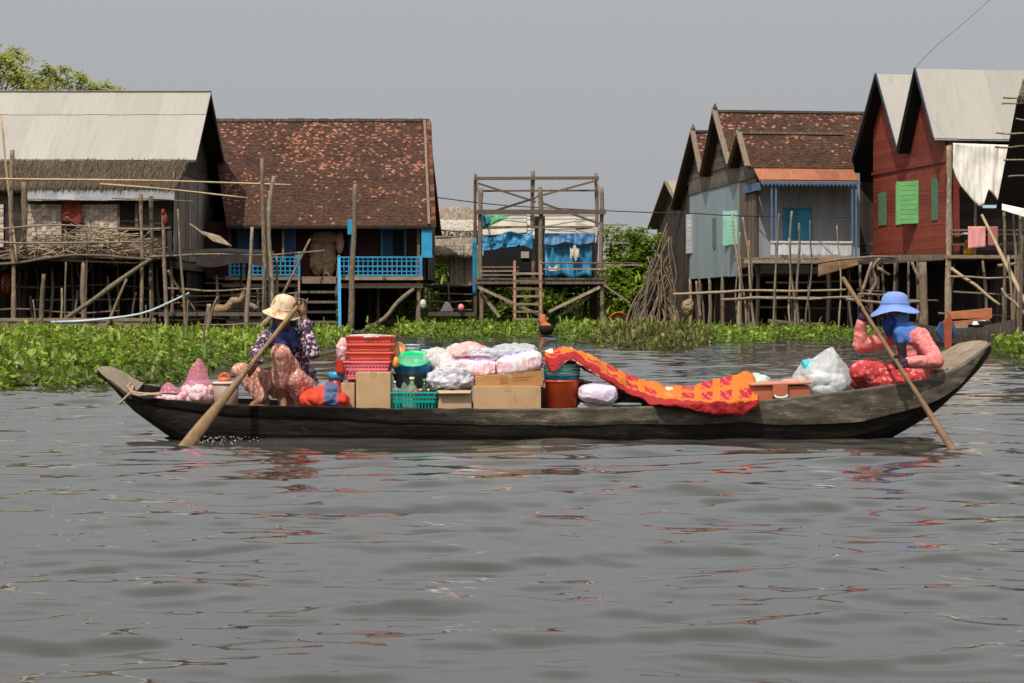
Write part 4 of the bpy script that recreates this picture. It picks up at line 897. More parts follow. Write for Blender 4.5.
def shut(parent, T0, y0, y1, z0, z1, ang, mat, nm='shutter'):        # open shutter swung out from a side wall
    mb = MB(); h = T0(-.05, y0, z0); L_ = y1-y0
    e = V(T0(-.05-math.sin(ang)*L_, y0+math.cos(ang)*L_, z0))-V(h); n = 9
    for k in range(n): a = z0+(z1-z0)*k/n; mb.hexa([V((h.x,h.y,a)), V((h.x+e.x,h.y+e.y,a)), V((h.x+e.x,h.y+e.y,a+(z1-z0)/n*.93)), V((h.x,h.y,a+(z1-z0)/n*.93))], V((.02,-.03,0)))
    for t in (0, .92): p = h+e*t; mb.hexa([V((p.x,p.y,z0)), V((p.x+e.x*.09,p.y+e.y*.09,z0)), V((p.x+e.x*.09,p.y+e.y*.09,z1)), V((p.x,p.y,z1))], V((.03,-.045,0)))
    return mb.build(nm, mat, parent)
mb = MB(); q = [wl_(3.3,3.75,.035), wl_(4.6,3.75,.035), wl_(4.6,5.1,.035), wl_(3.3,5.1,.035)]; mb.hexa(q, V(wl_(0,0,.012))-V(wl_(0,0,0))); mb.build('window_opening', m_black, hb2)  # black panel drawn for the darkness inside the window
shut(hb2, TB, 3.25, 3.9, 3.72, 5.12, math.radians(-105+180-28), m_mint); shut(hb2, TB, 4.6, 5.25, 3.72, 5.12, math.radians(10), m_mint)
shut(hb2, TB, 11.9, 12.7, 3.6, 5.4, math.radians(9), m_white); shut(hb2, TB, 7.2, 7.6, 3.7, 5., math.radians(6), m_dgreen)
for (x, z1) in ((.35, 6.05), (.52, 6.05), (3.6, 6.05), (3.76, 6.05)):
    mb = MB(); mb.bar(TB(x,-.95,3.1), TB(x,-.95,z1), .065); mb.build('porch_post', m_fblue, hb2)
mb = MB(); boards(mb, lambda u, z, o: TB(u, -.95-o, z), .3, 3.6, 3.18, 3.62, w=.16, gap=.006); mb.bar(TB(.3,-.98,3.68), TB(3.6,-.98,3.68), .08); mb.build('railing', m_white, hb2)
mb = MB()
for k in range(27): x = -.9+k*.2; mb.add([TB(x,-1.6,2.98), TB(x+.18,-1.6,2.98), TB(x+.18,.4,2.98), TB(x,.4,2.98), TB(x,-1.6,3.05), TB(x+.18,-1.6,3.05), TB(x+.18,.4,3.05), TB(x,.4,3.05)], [(0,3,2,1),(4,5,6,7),(0,1,5,4),(1,2,6,5),(2,3,7,6),(3,0,4,7)])
mb.build('deck', m_boardp, hb2)
mb = MB(); mb.bar(TB(-.9,-1.55,2.9), TB(4.6,-1.55,2.9), .12, .14); mb.build('deck_beam', m_palepole, hb2)
mb = MB(); mb.add([TB(0,.4,2.4), TB(XE,.4,2.4), TB(XE,14,2.4), TB(0,14,2.4), TB(0,.4,2.46), TB(XE,.4,2.46), TB(XE,14,2.46), TB(0,14,2.46)], [(0,3,2,1),(4,5,6,7),(0,1,5,4),(1,2,6,5),(2,3,7,6),(3,0,4,7)]); mb.build('floor', m_dark, hb2)
for (x, y, z, mt) in ((.05,.1,3.,m_beam),(.05,3,2.45,m_beam),(0,6,2.45,m_boardp),(0,8.5,2.45,m_beam),(0,10.5,2.45,m_beam),(0,12.5,2.45,m_boardp),(2.5,-1.4,3,m_dark),(4.2,-1.4,3,m_beam),(2.2,3,2.4,m_dark),(4.4,3,2.4,m_dark),(1,10,2.4,m_dark),(3,10,2.4,m_dark),(.2,15,2.5,m_dark)):
    p = TB(x, y, -.35); mb = MB(); mb.pole(p, TB(x, y, z), .12, bend=.006); mb.build('stilt', mt, hb2, smooth=True)
mb = MB(); boards(mb, lambda u, z, o: TB(u, 12.8-o, z), -1.2, XE+2, .1, 2.5, w=.3, gap=-.002); mb.build('back_shade_screen', m_dark, hb2)  # board screen added for darkness among the stilts
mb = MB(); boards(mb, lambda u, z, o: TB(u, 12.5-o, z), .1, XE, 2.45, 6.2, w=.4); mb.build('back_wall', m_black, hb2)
mb = MB(); boards(mb, lambda u, z, o: TB(1.0-o, u, z), 5, 12.8, .1, 2.4, w=.3, gap=-.002); mb.build('side_shade_screen', m_dark, hb2)  # second added screen, along the side, for the same darkness
drape('rust_sheet', m_rust if False else M('brown_sheet', (.22,.13,.07), (.15,.09,.05), scale=3), hb2, 818, 862, lambda u: 257, lambda u: 277-13*u, 76.2, nx=10, fold=.12, seed=31, th=.02)
def bh(nm, label, cat, px, d, apex, eave, w_, mat, wall, ybot):      # small background gable house seen end-on
    t = thing(nm, (PX(px, d), d, 0), label, cat); c = math.radians(12); T = frame((PX(px, d), d), c); za, z0 = PZ(apex, d), PZ(eave, d)
    mb = MB(); slab(mb, [T(-.35,-2.2,z0), T(6,-2.2,z0), T(6,0,za), T(-.35,0,za)], .08); metal_sheets(mb, T(-.2,-2.2,z0), T(6,-2.2,z0), T(6,0,za), T(-.2,0,za), [(0,1)], sw=1.); slab(mb, [T(6,3.,z0-.8), T(-.35,3.,z0-.8), T(-.35,.03,za), T(6,.03,za)], .08); mb.build('roof', mat, t)
    mb = MB(); boards(mb, lambda u, z, o: T(.1-o, u, z), -1.9, 2.6, PZ(ybot, d), lambda u: za-.15-(abs(u)*(za-z0)/2.2 if u < 0 else u*(za-z0+.8)/3.), w=.25); boards(mb, lambda u, z, o: T(u, -1.9-o, z), .1, 6, PZ(ybot, d), z0, w=.25); mb.build('wall', wall, t)
    mb = MB(); mb.add([T(0,-1.9,PZ(ybot,d)-.1), T(6,-1.9,PZ(ybot,d)-.1), T(6,2.6,PZ(ybot,d)-.1), T(0,2.6,PZ(ybot,d)-.1), T(0,-1.9,PZ(ybot,d)), T(6,-1.9,PZ(ybot,d)), T(6,2.6,PZ(ybot,d)), T(0,2.6,PZ(ybot,d))], [(0,3,2,1),(4,5,6,7),(0,1,5,4),(1,2,6,5),(2,3,7,6),(3,0,4,7)]); mb.build('floor', m_board, t)
    for (x, y) in ((.1,-1.8),(1.5,-1.8),(.1,0),(.1,2.4)):
        p = T(x, y, -.2); mb = MB(); mb.pole(p, T(x, y, PZ(ybot, d)), .1); mb.build('stilt', m_dark, t, smooth=True)
    return t
bh('small_house', 'small dark plank house with a pale roof far behind the three gables', 'house', 671, 97, 181, 209, 2, m_thatchp, m_dark, 268)
for (x, y, z) in ((.6,-.8,2.9),(1.4,.2,2.6),(1.9,-1.1,2.9),(2.9,-.4,2.9),(3.4,-1.2,2.9),(.4,4.5,2.4),(.3,7.3,2.4),(1.2,2,2.4),(.5,9.4,2.4),(.3,11.4,2.4)):
    p = TB(x+R(-.2,.2), y, -.3); mb = MB(); mb.pole(p, TB(x, y, z), R(.045,.075), bend=.014); mb.build('under_post', random.choice([m_pole, m_beam, m_board]), hb2, smooth=True)
for (x0, x1, y, z) in ((-.2,4.4,-1.2,1.5),(0,4,.2,1.1),(.2,4.4,-.6,2.1)):
    mb = MB(); mb.pole(TB(x0,y,z), TB(x1,y,z+R(-.2,.2)), .055, bend=.006); mb.build('under_rail', m_beam, hb2, smooth=True)
# bundle of long sticks stacked like a tent
BL = 'long grey stick in the tent-shaped stack of sticks beside the blue-grey house'
lst = []
for k in range(5):
    mb = MB(); mb.pole((0,0,0), (0,0,2.3+.32*k), R(.035,.055), bend=.03, n=6, r2=.025); lst.append(mb.build('long_stick', m_pole if k % 2 else m_beam, smooth=True, origin=(0,0,0)))
for k in range(110):
    a = R(0, 6.28); q = R(.2, 1)**.5*R(.95,1.12); d = 76.5
    ft = V((PX(653, d)+math.cos(a)*1.12*q, d+math.sin(a)*.9*q, .05)); tp = V((PX(659, d)+R(-.3,.3)-math.cos(a)*.1*(k % 3), d+R(-.25,.25), PZ(R(252,288), d)))
    if k % 11 == 0: tp = V((PX(R(662,672), d), d-.1, PZ(R(222,245), d)))
    Mx = Matrix.Translation(ft) @ rot_to(tp-ft) @ Matrix.Diagonal((1,1,(tp-ft).length/(2.3+.32*(k % 5)),1))
    o = lst[k] if k < 5 else dup(lst[k % 5], Mx); o.matrix_world = Mx; tag(o, BL, 'stick', 'tent-shaped stack of long sticks')
sack('round yellow-brown jar lying in the shade right of the stick stack', 688, 307, 79, .2, .18, .27, m_sack, 'jar', 'jar')
# bamboo pole fence before the blue-grey house
bf = thing('pole_fence', (PX(770,74), 74, 0), 'fence of crooked pale poles tied to two long rails before the blue-grey house', 'fence')
for (x0, x1, yt, r) in ((742,732.5,215,.06),(746,740,232,.05),(756,743,217,.06),(751,749,240,.045),(772,779,213,.05),(793.5,792,211,.065),(791,789,238,.045),(800.5,799,223,.065),(806,810,220,.045),(838,837,225,.045),(736,738,262,.04)):
    d = 74+R(-.2,.2); mb = MB(); mb.pole(wet(x0, d), P(x1, yt, d), r*1.1, bend=.014, r2=r*.7); mb.build('post', m_palepole, bf, smooth=True)
for (a, b, c, d_) in ((673,294,846,289.5),(721,299.5,864,296.5)):
    mb = MB(); pl(mb, a, b, c, d_, 73.85, 73.85, .065, bend=.004); mb.build('rail', m_palepole, bf, smooth=True)
solo('thin_pole', 'thin pale pole tied upright to the blue-grey house deck, left of the blue posts', 'pole', [(700,318),(696,281)], 77, .07, m_pole)
solo('floating_beam', 'long squared beam floating at the water line behind the pole fence', 'beam', [(768,322),(824,325)], 75.5, .13, m_board)
# ================================================================== red house
TR = frame((15.73, 72.), math.radians(7.5))
h3 = thing('red_house', TR(0,0,0), 'dark red plank stilt house with two steep pale metal gables', 'stilt house')
G3 = [(0,7.2,1.98,9.95,4.04,7.08), (4.08,7.1,6.65,10.3,10.6,6.2)]
for i, (y0,z0,ya,za,y1,z1) in enumerate(G3):
    x0 = -.5; o = gable(TR, h3, m_metal, x0, 6.5, y0, z0, ya, za, y1, z1, tiles=False)
    mb = MB(); mb.bar(TR(x0-.03,y0-.03,z0-.0), TR(x0-.03,ya,za+.02), .05, .1); mb.bar(TR(x0-.03,y1+.03,z1-.0), TR(x0-.03,ya,za+.02), .05, .1); mb.build('barge_board', M('blue_black_paint', (.02,.028,.05), rough=.6), o)
    mb = MB(); slab(mb, [TR(x0+.01,y0+.02,z0-.07), TR(6.4,y0+.02,z0-.07), TR(6.4,ya,za-.08), TR(x0+.01,ya,za-.08)], .03); slab(mb, [TR(6.4,y1-.02,z1-.08), TR(x0+.01,y1-.02,z1-.08), TR(x0+.01,ya+.01,za-.09), TR(6.4,ya+.01,za-.09)], .03); mb.build('underside_shade', m_black, o)  # black sheets stand in for shade under both roof slopes
mb = MB(); slab(mb, [TR(6.,12,5.6), TR(-.5,12,5.6), TR(-.5,10.6,6.18), TR(6.,10.6,6.18)], .05); mb.bar(TR(-.53,12,5.58), TR(-.53,10.6,6.16), .05, .16); mb.build('lean_to_roof', m_dark, h3)
wr = lambda u, z, o: TR(-o, u, z)
mb = MB()
for k in range(24): z = 2.98+k*.145; mb.hexa([wr(.12, z, R(0,.008)), wr(8.5, z+R(-.01,.01), R(0,.008)), wr(8.5, z+.15, 0), wr(.12, z+.15, 0)], V(wr(0,0,.03))-V(wr(0,0,0)))
for (y0,z0,ya,za,y1,z1) in G3:
    n = 20
    for k in range(n):
        z = 6.46+(za-6.6)*k/n; zz = 6.46+(za-6.6)*(k+1)/n
        yl = lambda z: max(.12, y0+(ya-y0)*max(0, z-z0+.15)/(za-z0)); yr = lambda z: min(8.5+(3 if False else 0), y1+(ya-y1)*max(0, z-z1+.15)/(za-z1))
        if yr(zz)-yl(zz) > .05: mb.hexa([wr(yl(z), z, 0), wr(yr(z), z, 0), wr(yr(zz), zz, 0), wr(yl(zz), zz, 0)], V(wr(0,0,.03+R(0,.006)))-V(wr(0,0,0)))
mb.build('side_wall', m_red, h3)
mb = MB(); mb.bar(wr(.1, 6.42, .05), wr(8.6, 6.5, .05), .06, .12); mb.build('wall_batten', m_red, h3)
mb = MB(); boards(mb, fwr := (lambda u, z, o: TR(u, .1-o, z)), 0.06, .5, 3.0, 7.1, w=.3); mb.build('corner_boards', m_redcloth, h3)
def win(y0, y1, z0, z1, mt, nm='window'):
    mb = MB(); mb.hexa([wr(y0,z0,.035), wr(y1,z0,.035), wr(y1,z1,.035), wr(y0,z1,.035)], V(wr(0,0,.03))-V(wr(0,0,0))); return mb.build(nm, mt, h3)
win(.84,1.49,4.31,5.85,m_dgreen); win(4.,4.88,4.31,5.85,m_black); win(4.9,5.6,4.31,5.87,M('shaded_green_paint', (.16,.4,.14), (.13,.33,.11), scale=3)); win(6.85,7.74,4.38,5.69,m_dgreen)  # the black one stands in for the dark of the opening
shut(h3, TR, 3.05, 4.05, 4.28, 5.9, math.radians(33), m_green)
for (x, y, z) in ((.5,.6,2.85),(1.3,-.1,2.85),(2.2,.3,2.85),(-.7,2.2,2.85),(-1.2,3.8,2.85),(-.4,4.6,2.85),(-1.5,5.6,2.85),(-.6,7,2.85),(-1.3,7.8,2.85),(2.6,2.,2.85)):
    p = TR(x+R(-.25,.25), y, -.3); mb = MB(); mb.pole(p, TR(x, y, z), R(.045,.08), bend=.014); mb.build('under_post', random.choice([m_pole, m_beam, m_board]), h3, smooth=True)
for (x0, x1, y, z) in ((-1.6,.2,1.5,1.4),(.1,3.4,.4,1.7),(-1.8,.1,5,1.8),(.1,3.3,1.2,.9)):
    mb = MB(); mb.pole(TR(x0,y,z), TR(x1,y,z+R(-.3,.3)), .055, bend=.006); mb.build('under_rail', m_beam, h3, smooth=True)
# porch at the front of the red house
mb = MB(); hboards(mb, lambda u, z, o: TR(u, 2.6-o, z), .1, 6, 2.95, 7.2, w=.3); mb.build('porch_back_wall', m_dark, h3)
mb = MB()
for x, r in ((.05, .15), (1.02, .06), (3.3, .08)):
    pm = MB(); pm.pole(TR(x, -.05, -.35) if x < .5 else TR(x, -.05, 2.95), TR(x, -.05, 6.95), r, bend=.003, r2=r*.85); pm.build('post', m_palepole, h3, smooth=True)
mb.box(0,0,0,0,0,0); mb = MB()
mb.add([TR(-.05,-.2,2.88), TR(6,-.2,2.88), TR(6,2.6,2.88), TR(-.05,2.6,2.88), TR(-.05,-.2,3.0), TR(6,-.2,3.0), TR(6,2.6,3.0), TR(-.05,2.6,3.0)], [(0,3,2,1),(4,5,6,7),(0,1,5,4),(1,2,6,5),(2,3,7,6),(3,0,4,7)]); mb.build('porch_floor', m_boardp, h3)
mb = MB(); mb.add([TR(0,2.6,2.84), TR(6,2.6,2.84), TR(6,10.5,2.84), TR(0,10.5,2.84), TR(0,2.6,2.93), TR(6,2.6,2.93), TR(6,10.5,2.93), TR(0,10.5,2.93)], [(0,3,2,1),(4,5,6,7),(0,1,5,4),(1,2,6,5),(2,3,7,6),(3,0,4,7)]); mb.build('floor', m_dark, h3)
for z in (3.38, 3.75, 3.9):
    mb = MB(); mb.bar(TR(.1,-.12,z), TR(3.4,-.12,z+.02), .05, .07); mb.build('railing', m_beam, h3)
for (x, y, z, mt) in ((1.6,1,2.88,m_dark),(3.2,-.1,2.88,m_pole),(0,3.2,2.9,m_beam),(0,5.6,2.9,m_dark),(0,8,2.9,m_pole),(2,4,2.88,m_dark),(3.5,5,2.88,m_dark),(-.6,9.6,2.9,m_pole),(5,-.1,2.88,m_dark),(-.9,6,2.9,m_pole)):
    p = TR(x, y, -.35); mb = MB(); mb.pole(p, TR(x, y, z), .1, bend=.012); mb.build('stilt', mt, h3, smooth=True)
mb = MB(); boards(mb, lambda u, z, o: TR(u, 10.4-o, z), -1.5, 9, .1, 3., w=.3, gap=-.002); mb.build('back_shade_screen', m_dark, h3)  # dark screen added at the rear so the underside stays dark
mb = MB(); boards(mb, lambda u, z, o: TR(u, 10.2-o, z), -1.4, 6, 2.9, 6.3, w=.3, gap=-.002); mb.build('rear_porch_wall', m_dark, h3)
mb = MB()
for k in range(22): mb.bar(TR(-1.9,.2+k*.5,2.9), TR(0,.2+k*.5,2.93), .05, .2)
mb.bar(TR(-1.9,0,2.84), TR(-1.9,11,2.84), .1); mb.build('side_deck', m_board, h3)
for z in (3.3, 3.7): 
    mb = MB(); mb.bar(TR(-1.2,8.6,z), TR(0,8.6,z), .05); mb.build('rear_rail', m_pole, h3)
for (x, y) in ((-1.2, 8.6), (-.6, 8.6)):
    mb = MB(); mb.pole(TR(x,y,2.9), TR(x,y,5.9 if x < -1 else 3.8), .06); mb.build('rear_post', m_pole, h3)
drape('white_tarp', m_tarpw, None, 953, 1010, lambda u: 143+2*u, lambda u: float(np.interp(u, [0,.06,.15,.28,.42,.5,.55,.62,.7,.85,.93,1], [168,178,187,196,205,207,203,189,194,205,207,201])), 71.2, nx=40, ny=18, fold=.22, seed=41)
tag(bpy.data.objects['white_tarp'], 'large white tarpaulin hanging from the eave of the red house porch', 'tarpaulin')
drape('pink_towel', m_pink, None, 968, 985.5, lambda u: 226.5, lambda u: 249-2*u, 71., nx=10, fold=.06, seed=43, th=.03); tag(bpy.data.objects['pink_towel'], 'pink towel drying over the red house porch rail, left one', 'towel')
drape('dark_pink_towel', M('dark_pink_cloth', (.28,.09,.09), rough=.9), None, 988, 998, lambda u: 226.5, lambda u: 246, 71.3, nx=6, fold=.05, seed=44, th=.03); tag(bpy.data.objects['dark_pink_towel'], 'darker red towel over the porch rail right of the pink towel', 'towel')
mb = MB(); mb.lathe(V((PX(968.5,72.3), 72.3, 3.0)), [(.01,0),(.17,.01),(.19,.1),(.19,.42),(.16,.48),(.1,.5),(.1,.55),(.01,.55)], n=20)
tag(mb.build('yellow_jar', m_yellow, smooth=True), 'yellow-orange plastic jar standing on the red house porch behind the rail', 'jar')
mb = MB(); bx(mb, 964, 981, 232.5, 234.2, 71.6, .5); tag(mb.build('white_shelf', m_white), 'thin white board laid over the yellow-orange jar', 'board')
solo('bent_log', 'long curved log under the edge of the red house wall', 'log', [(818,263),(840,259.5),(858,258),(880,256.5),(905,257.5),(935,258.5)], 72.2, .05, m_pole, r2=.04)
solo('cross_pole', 'horizontal pole at waist height behind the woman in the blue hat, upper one', 'pole', [(858,294.5),(892,294)], 72, .055, m_palepole)
solo('cross_pole', 'long horizontal pole just above the blue hat, lower one', 'pole', [(846,299),(885,303),(925,301)], 71.8, .065, m_palepole)
solo('leaning_post', 'crooked pale branch leaning under the red wall beside the stilts', 'branch', [(923,285),(916,272),(912,262)], 71.5, .07, m_palepole)
solo('leaning_post', 'thin branch slanting under the rear of the red house', 'branch', [(860,300),(866,280),(872,262)], 73, .07, m_palepole)
solo('leaning_post', 'bent branch under the rear of the red house, right of the thin slanting one', 'branch', [(868,296),(876,282),(873,268),(880,258)], 73.2, .07, m_pole)
solo('leaning_post', 'pale stub branch slanting at the far end of the red wall', 'branch', [(878,268),(890,275)], 72.6, .08, m_palepole)
solo('thick_post', 'thick short post in the water just left of the moored boat', 'post', [(923,345),(924,310),(923,262)], 68, .16, m_pole, r2=.13)
solo('bamboo_brace', 'bamboo pole slanting down in the dark above the moored boat', 'pole', [(951,268),(1000,305)], (70,69), .07, m_bamboo)
solo('thin_rail', 'thin pale rail running across the dark under the red house porch', 'pole', [(950,277),(1026,277)], 69.5, .045, m_palepole)
# ================================================================== building at the right edge
h4 = thing('thatch_barn', (PX(1018,62), 62, 0), 'dark thatched building cut off by the right edge with pole ends sticking out', 'stilt house')
mb = MB(); mb.hexa([P(1017.5,97,59.5), P(1075,97,59.5), P(1075,212,63.5), P(996,209,63.5)], (0.3,.5,.0)); mb.build('wall', m_dark, h4)
mb = MB(); thatch(mb, P(1018,97,59.3), P(1080,97,59.3), P(1080,70,66), P(1023,80,66), n=500); mb.build('roof', m_thatch, h4)
for (y, a, b) in ((97.5,1003,1030),(103,1002,1030),(119,1016,1035),(133,996,1030),(147,995,1030),(160,1004,1030),(176,1008,1035)):
    mb = MB(); pl(mb, a, y, b, y+R(-1,1), 59.2, 59.2, .035); mb.build('pole_end', m_palepole, h4, smooth=True)
mb = MB(); boards(mb, front(61.), PX(1018,61), PX(1080,61), PZ(318,61), PZ(212,61), w=.25); mb.build('lower_wall', m_dark, h4)
stilts(h4, [(1004,60.5,212), (1021,60,215), (1040,60.5,212), (1013,63,212)], m_pole, .07)
drape('pale_cloth', m_tarpw, None, 1002, 1030, lambda u: 204+6*u, lambda u: 210+9*u, 59.5, nx=10, fold=.1, seed=47, th=.02); tag(bpy.data.objects['pale_cloth'], 'pale cloth strip sagging under the dark thatched wall at the right edge', 'cloth')
mb = MB(); bx(mb, 983, 997, 205, 208, 66, .05); tag(mb.build('pale_blue_board', M('pale_blue', (.4,.62,.75), rough=.5)), 'small pale blue board fixed in the dark right of the white tarpaulin', 'board')
solo('leaning_bamboo', 'long bamboo pole leaning from the right edge up toward the porch rail', 'pole', [(1027,306),(1003,258),(982,215)], (57,60), .06, m_bamboo, r2=.045)
solo('pale_branch', 'pale bent branch sticking out from the right edge above the moored boat', 'branch', [(1026,316),(1014,302),(1005,295),(1002,288)], 57, .05, m_palepole)
solo('mooring_pole', 'thin upright pole standing beside the stern of the moored boat', 'pole', [(1013,347),(1012,300),(1008,255)], 57, .05, m_pole)
solo('mooring_pole', 'upright pole at the very right edge above the weed clump', 'pole', [(1020,352),(1021,300),(1022,235)], 56, .06, m_pole)
solo('short_rail', 'short horizontal pole end between the leaning bamboo and the right edge', 'pole', [(998,266),(1024,262)], 61, .06, m_palepole)
# ================================================================== the sampan
DC = 16.4
ip = lambda xs, ys: (lambda p: float(np.interp(p, xs, ys)))
b_hw = ip([97,104,112,130,160,200,260,400,550,650,760,860,910,940,965,982,991], [.03,.13,.18,.25,.34,.42,.48,.52,.53,.52,.49,.43,.36,.30,.24,.17,.05])
b_top = ip([97,104,112,130,150,170,200,260,300,400,500,600,680,760,800,860,900,940,960,975,985,991], [369.5,376,382.5,396,399,401,404,407,408.5,409.5,410.5,409.5,407.5,402.5,398,390,385,377.5,367,357,349,344.5])
b_far = ip([97,104,114,135,160,200,880,930,950,970,984,991], [0,.05,.07,.07,.05,0,0,.05,.11,.11,.05,0])
b_bot = ip([97,104,115,130,150,165,185,230,850,875,893,910,940,965,982,991], [.53,.47,.37,.22,.09,.0,-.1,-.16,-.16,-.11,-.03,.05,.2,.4,.56,.68])
b_fl = ip([97,130,150,185,230,300,820,880,930,950,991], [.5,.34,.24,.16,.14,.13,.14,.22,.33,.42,.74])
def zg(px): return PZ(b_top(px), DC-b_hw(px))
def bX(px): return PX(px, DC-b_hw(px)*.8)
st_ = list(np.concatenate([[97,99,101.5,104,107,110,114,119], np.arange(125, 960, 7), [963,967,971,975,979,982,985,988,991]]))
m_hull = M('black_tarred_hull', (.012,.010,.008), (.026,.021,.017), scale=3, stretch=(1,1,4), rough=.6, bump=.5, spec=.08, c3=(.075,.065,.053), s3=2.2, th3=.68, st3=(1,1,3))
m_strake = M('weathered_strake', (.105,.09,.068), (.045,.037,.028), scale=5, stretch=(1.2,1,4), rough=.9, spec=.08, var=.92, bump=.45, bscale=34, c3=(.17,.145,.11), s3=6, th3=.6, st3=(.8,1,2.5))
m_deck = M('worn_deck_plank', (.27,.215,.15), (.16,.125,.088), scale=5, stretch=(1,4,4), rough=.8, bump=.5, c3=(.06,.045,.035), s3=3.5, th3=.66)
boat = thing('sampan', (bX(545), DC, 0), 'long weathered wooden sampan laden with household goods, paddled by two women', 'boat')
prof_ = [(1.,0.),(1.,.16),(.99,.34),(.955,.5),(.89,.66),(.76,.8),(.52,.92),(.25,.985),(0.,1.)]
mb = MB(); g = []
for p in st_:
    hw, zn, zk = b_hw(p), zg(p), b_bot(p); zf = zn+b_far(p); x = bX(p); row = []
    zk = min(zk, zn-.02); wob = lambda s: .006*noise.noise(V((x*2.5, s*4, 1.3)))
    for (a, t) in prof_: row.append((x, DC-hw*a+wob(t), zn+(zk-zn)*t))
    for (a, t) in prof_[-2::-1]: row.append((x, DC+hw*a+wob(t+3), zf+(zk-zf)*t))
    th = min(.035, hw*.4); fl = min(b_fl(p), zn-.012); flf = min(b_fl(p)+b_far(p)*.75, zf-.012)
    row += [(x, DC+hw-th, zf), (x, DC+(hw-th)*.95, flf), (x, DC+(hw-th)*.5, (flf*.75+fl*.25)-.01), (x, DC, (fl+flf)/2-.015), (x, DC-(hw-th)*.5, (fl*.75+flf*.25)-.01), (x, DC-(hw-th)*.95, fl), (x, DC-hw+th, zn)]
    g.append(row)
mb.grid(g, wrap=True); n_ = len(g[0]); mb.f.append(list(range(n_))); mb.var.append(.5); mb.col.append((.5,.5,.5)); mb.f.append([len(mb.v)-1-i for i in range(n_)]); mb.var.append(.5); mb.col.append((.5,.5,.5))
hull = mb.build('hull', m_hull, boat, smooth=False)
# upper strakes: thick planks pinned along both sides
s_low = ip([112,140,180,300,480,560,640,740,780,860,920,960,984], [.02,.05,.08,.11,.13,.14,.15,.16,.22,.27,.22,.15,.03])
for sgn in (-1, 1):
    mb = MB(); g = []
    sp = [p for p in st_ if 108 <= p <= 987]
    for p in sp:
        hw, zn = b_hw(p), zg(p)+(b_far(p) if sgn > 0 else 0); x = bX(p); h = s_low(p)+.012*noise.noise(V((x*1.5, 4., 0))); w_ = .008*noise.noise(V((x*4, 2., 0))); o = .02+w_*.6
        zz = zn+.012+.012*noise.noise(V((x*1.6, 9., sgn)))+.006*noise.noise(V((x*7, 9., sgn)))
        row = [(x, DC+sgn*(hw-.04), zz), (x, DC+sgn*(hw+o-.006), zz), (x, DC+sgn*(hw+o), zz-.012)]
        for q in (.25, .5, .75): row.append((x, DC+sgn*(hw*(1-.012*q)+o+.004*noise.noise(V((x*3, q*6, 7.)))), zz-h*q))
        row += [(x, DC+sgn*(hw*.975+o-.002), zz-h+.006), (x, DC+sgn*(hw*.97-.01), zz-h), (x, DC+sgn*(hw-.04), zz-.03)]
        g.append(row)
    dk = lambda i, j: float(np.interp(sp[i], [110,150,330,450,520,900], [.3,.02,.0,.2,.62,.6]))+(.25 if j < 1 else 0)
    mb.grid(g, var=dk, wrap=True); mb.build('strake', m_strake, boat, smooth=False)
for (p0, p1, nm) in ((98, 133, 'bow_deck'), (936, 990, 'stern_deck')):
    mb = MB(); g = []
    for p in np.linspace(p0, p1, 14):
        hw, zn = b_hw(p), zg(p); zf = zn+b_far(p); x = bX(p); g.append([(x, DC-hw*.99+2*hw*.99*k/8, zn+(zf-zn)*k/8+.016-.012*math.sin(math.pi*k/8)) for k in range(9)])
    mb.grid(g); mb.build(nm, m_deck, boat, solid=.02)
mb = MB()
for k, (a, b) in enumerate(((205,300),(302,420),(422,540),(542,660),(662,770),(772,868))):
    for j in range(5):
        hw = min(b_hw(a), b_hw(b))-.09; y0 = DC-hw+2*hw*j/5
        mb.box(bX(a), bX(b)-.02, y0, y0+2*hw/5-.012, .165, .185+R(0,.004))
mb.build('floorboards', m_deck, boat)
for px in (250, 410, 520, 640, 770, 850):
    mb = MB(); g = []; hw = b_hw(px)-.045; z = zg(px)
    mb.tube([(bX(px), DC-hw, z-.02), (bX(px), DC-hw*.93, .22), (bX(px), DC-hw*.6, .15), (bX(px), DC+hw*.6, .15), (bX(px), DC+hw*.93, .22), (bX(px), DC+hw, z-.02)], .022, n=6); mb.build('rib', m_board, boat)
mb = MB(); mb.box(bX(934), bX(950), DC-.24, DC+.22, PZ(371,16.3), PZ(368,16.3)); mb.hexa([P(930,379,16.15), P(941,370,16.15), P(949,367,16.15), P(940,377,16.15)], (0,.4,0)); mb.build('stern_seat', m_deck, boat, bevel=.006)
FL = .185
# rope round the bow
rp = MB(); m_rope = M('frayed_rope', (.42,.3,.2), (.3,.2,.13), scale=30, rough=.95, bump=.5)
rp.tube([P(119,404,16.08), P(126,397,16.08), P(131,392,16.1), P(133,386,16.3), P(134,390,16.6)], .011, sub=4)
rp.tube([P(131,392,16.1), P(141,393.5,16.04), P(152,394,16.02), P(165,393,16.05), P(177,394,16.2)], .011, sub=4); rp.tube([P(131,393,16.1), P(140,395.5,16.03), P(150,394.5,16.0), P(162,395,16.02)], .01, sub=4)
rp.tube([P(131,391,16.1), P(128,386,16.2), P(132,383,16.3)], .009, sub=3)
tag(rp.build('mooring_rope', m_rope, smooth=True), 'frayed pale rope knotted round the bow of the sampan', 'rope')

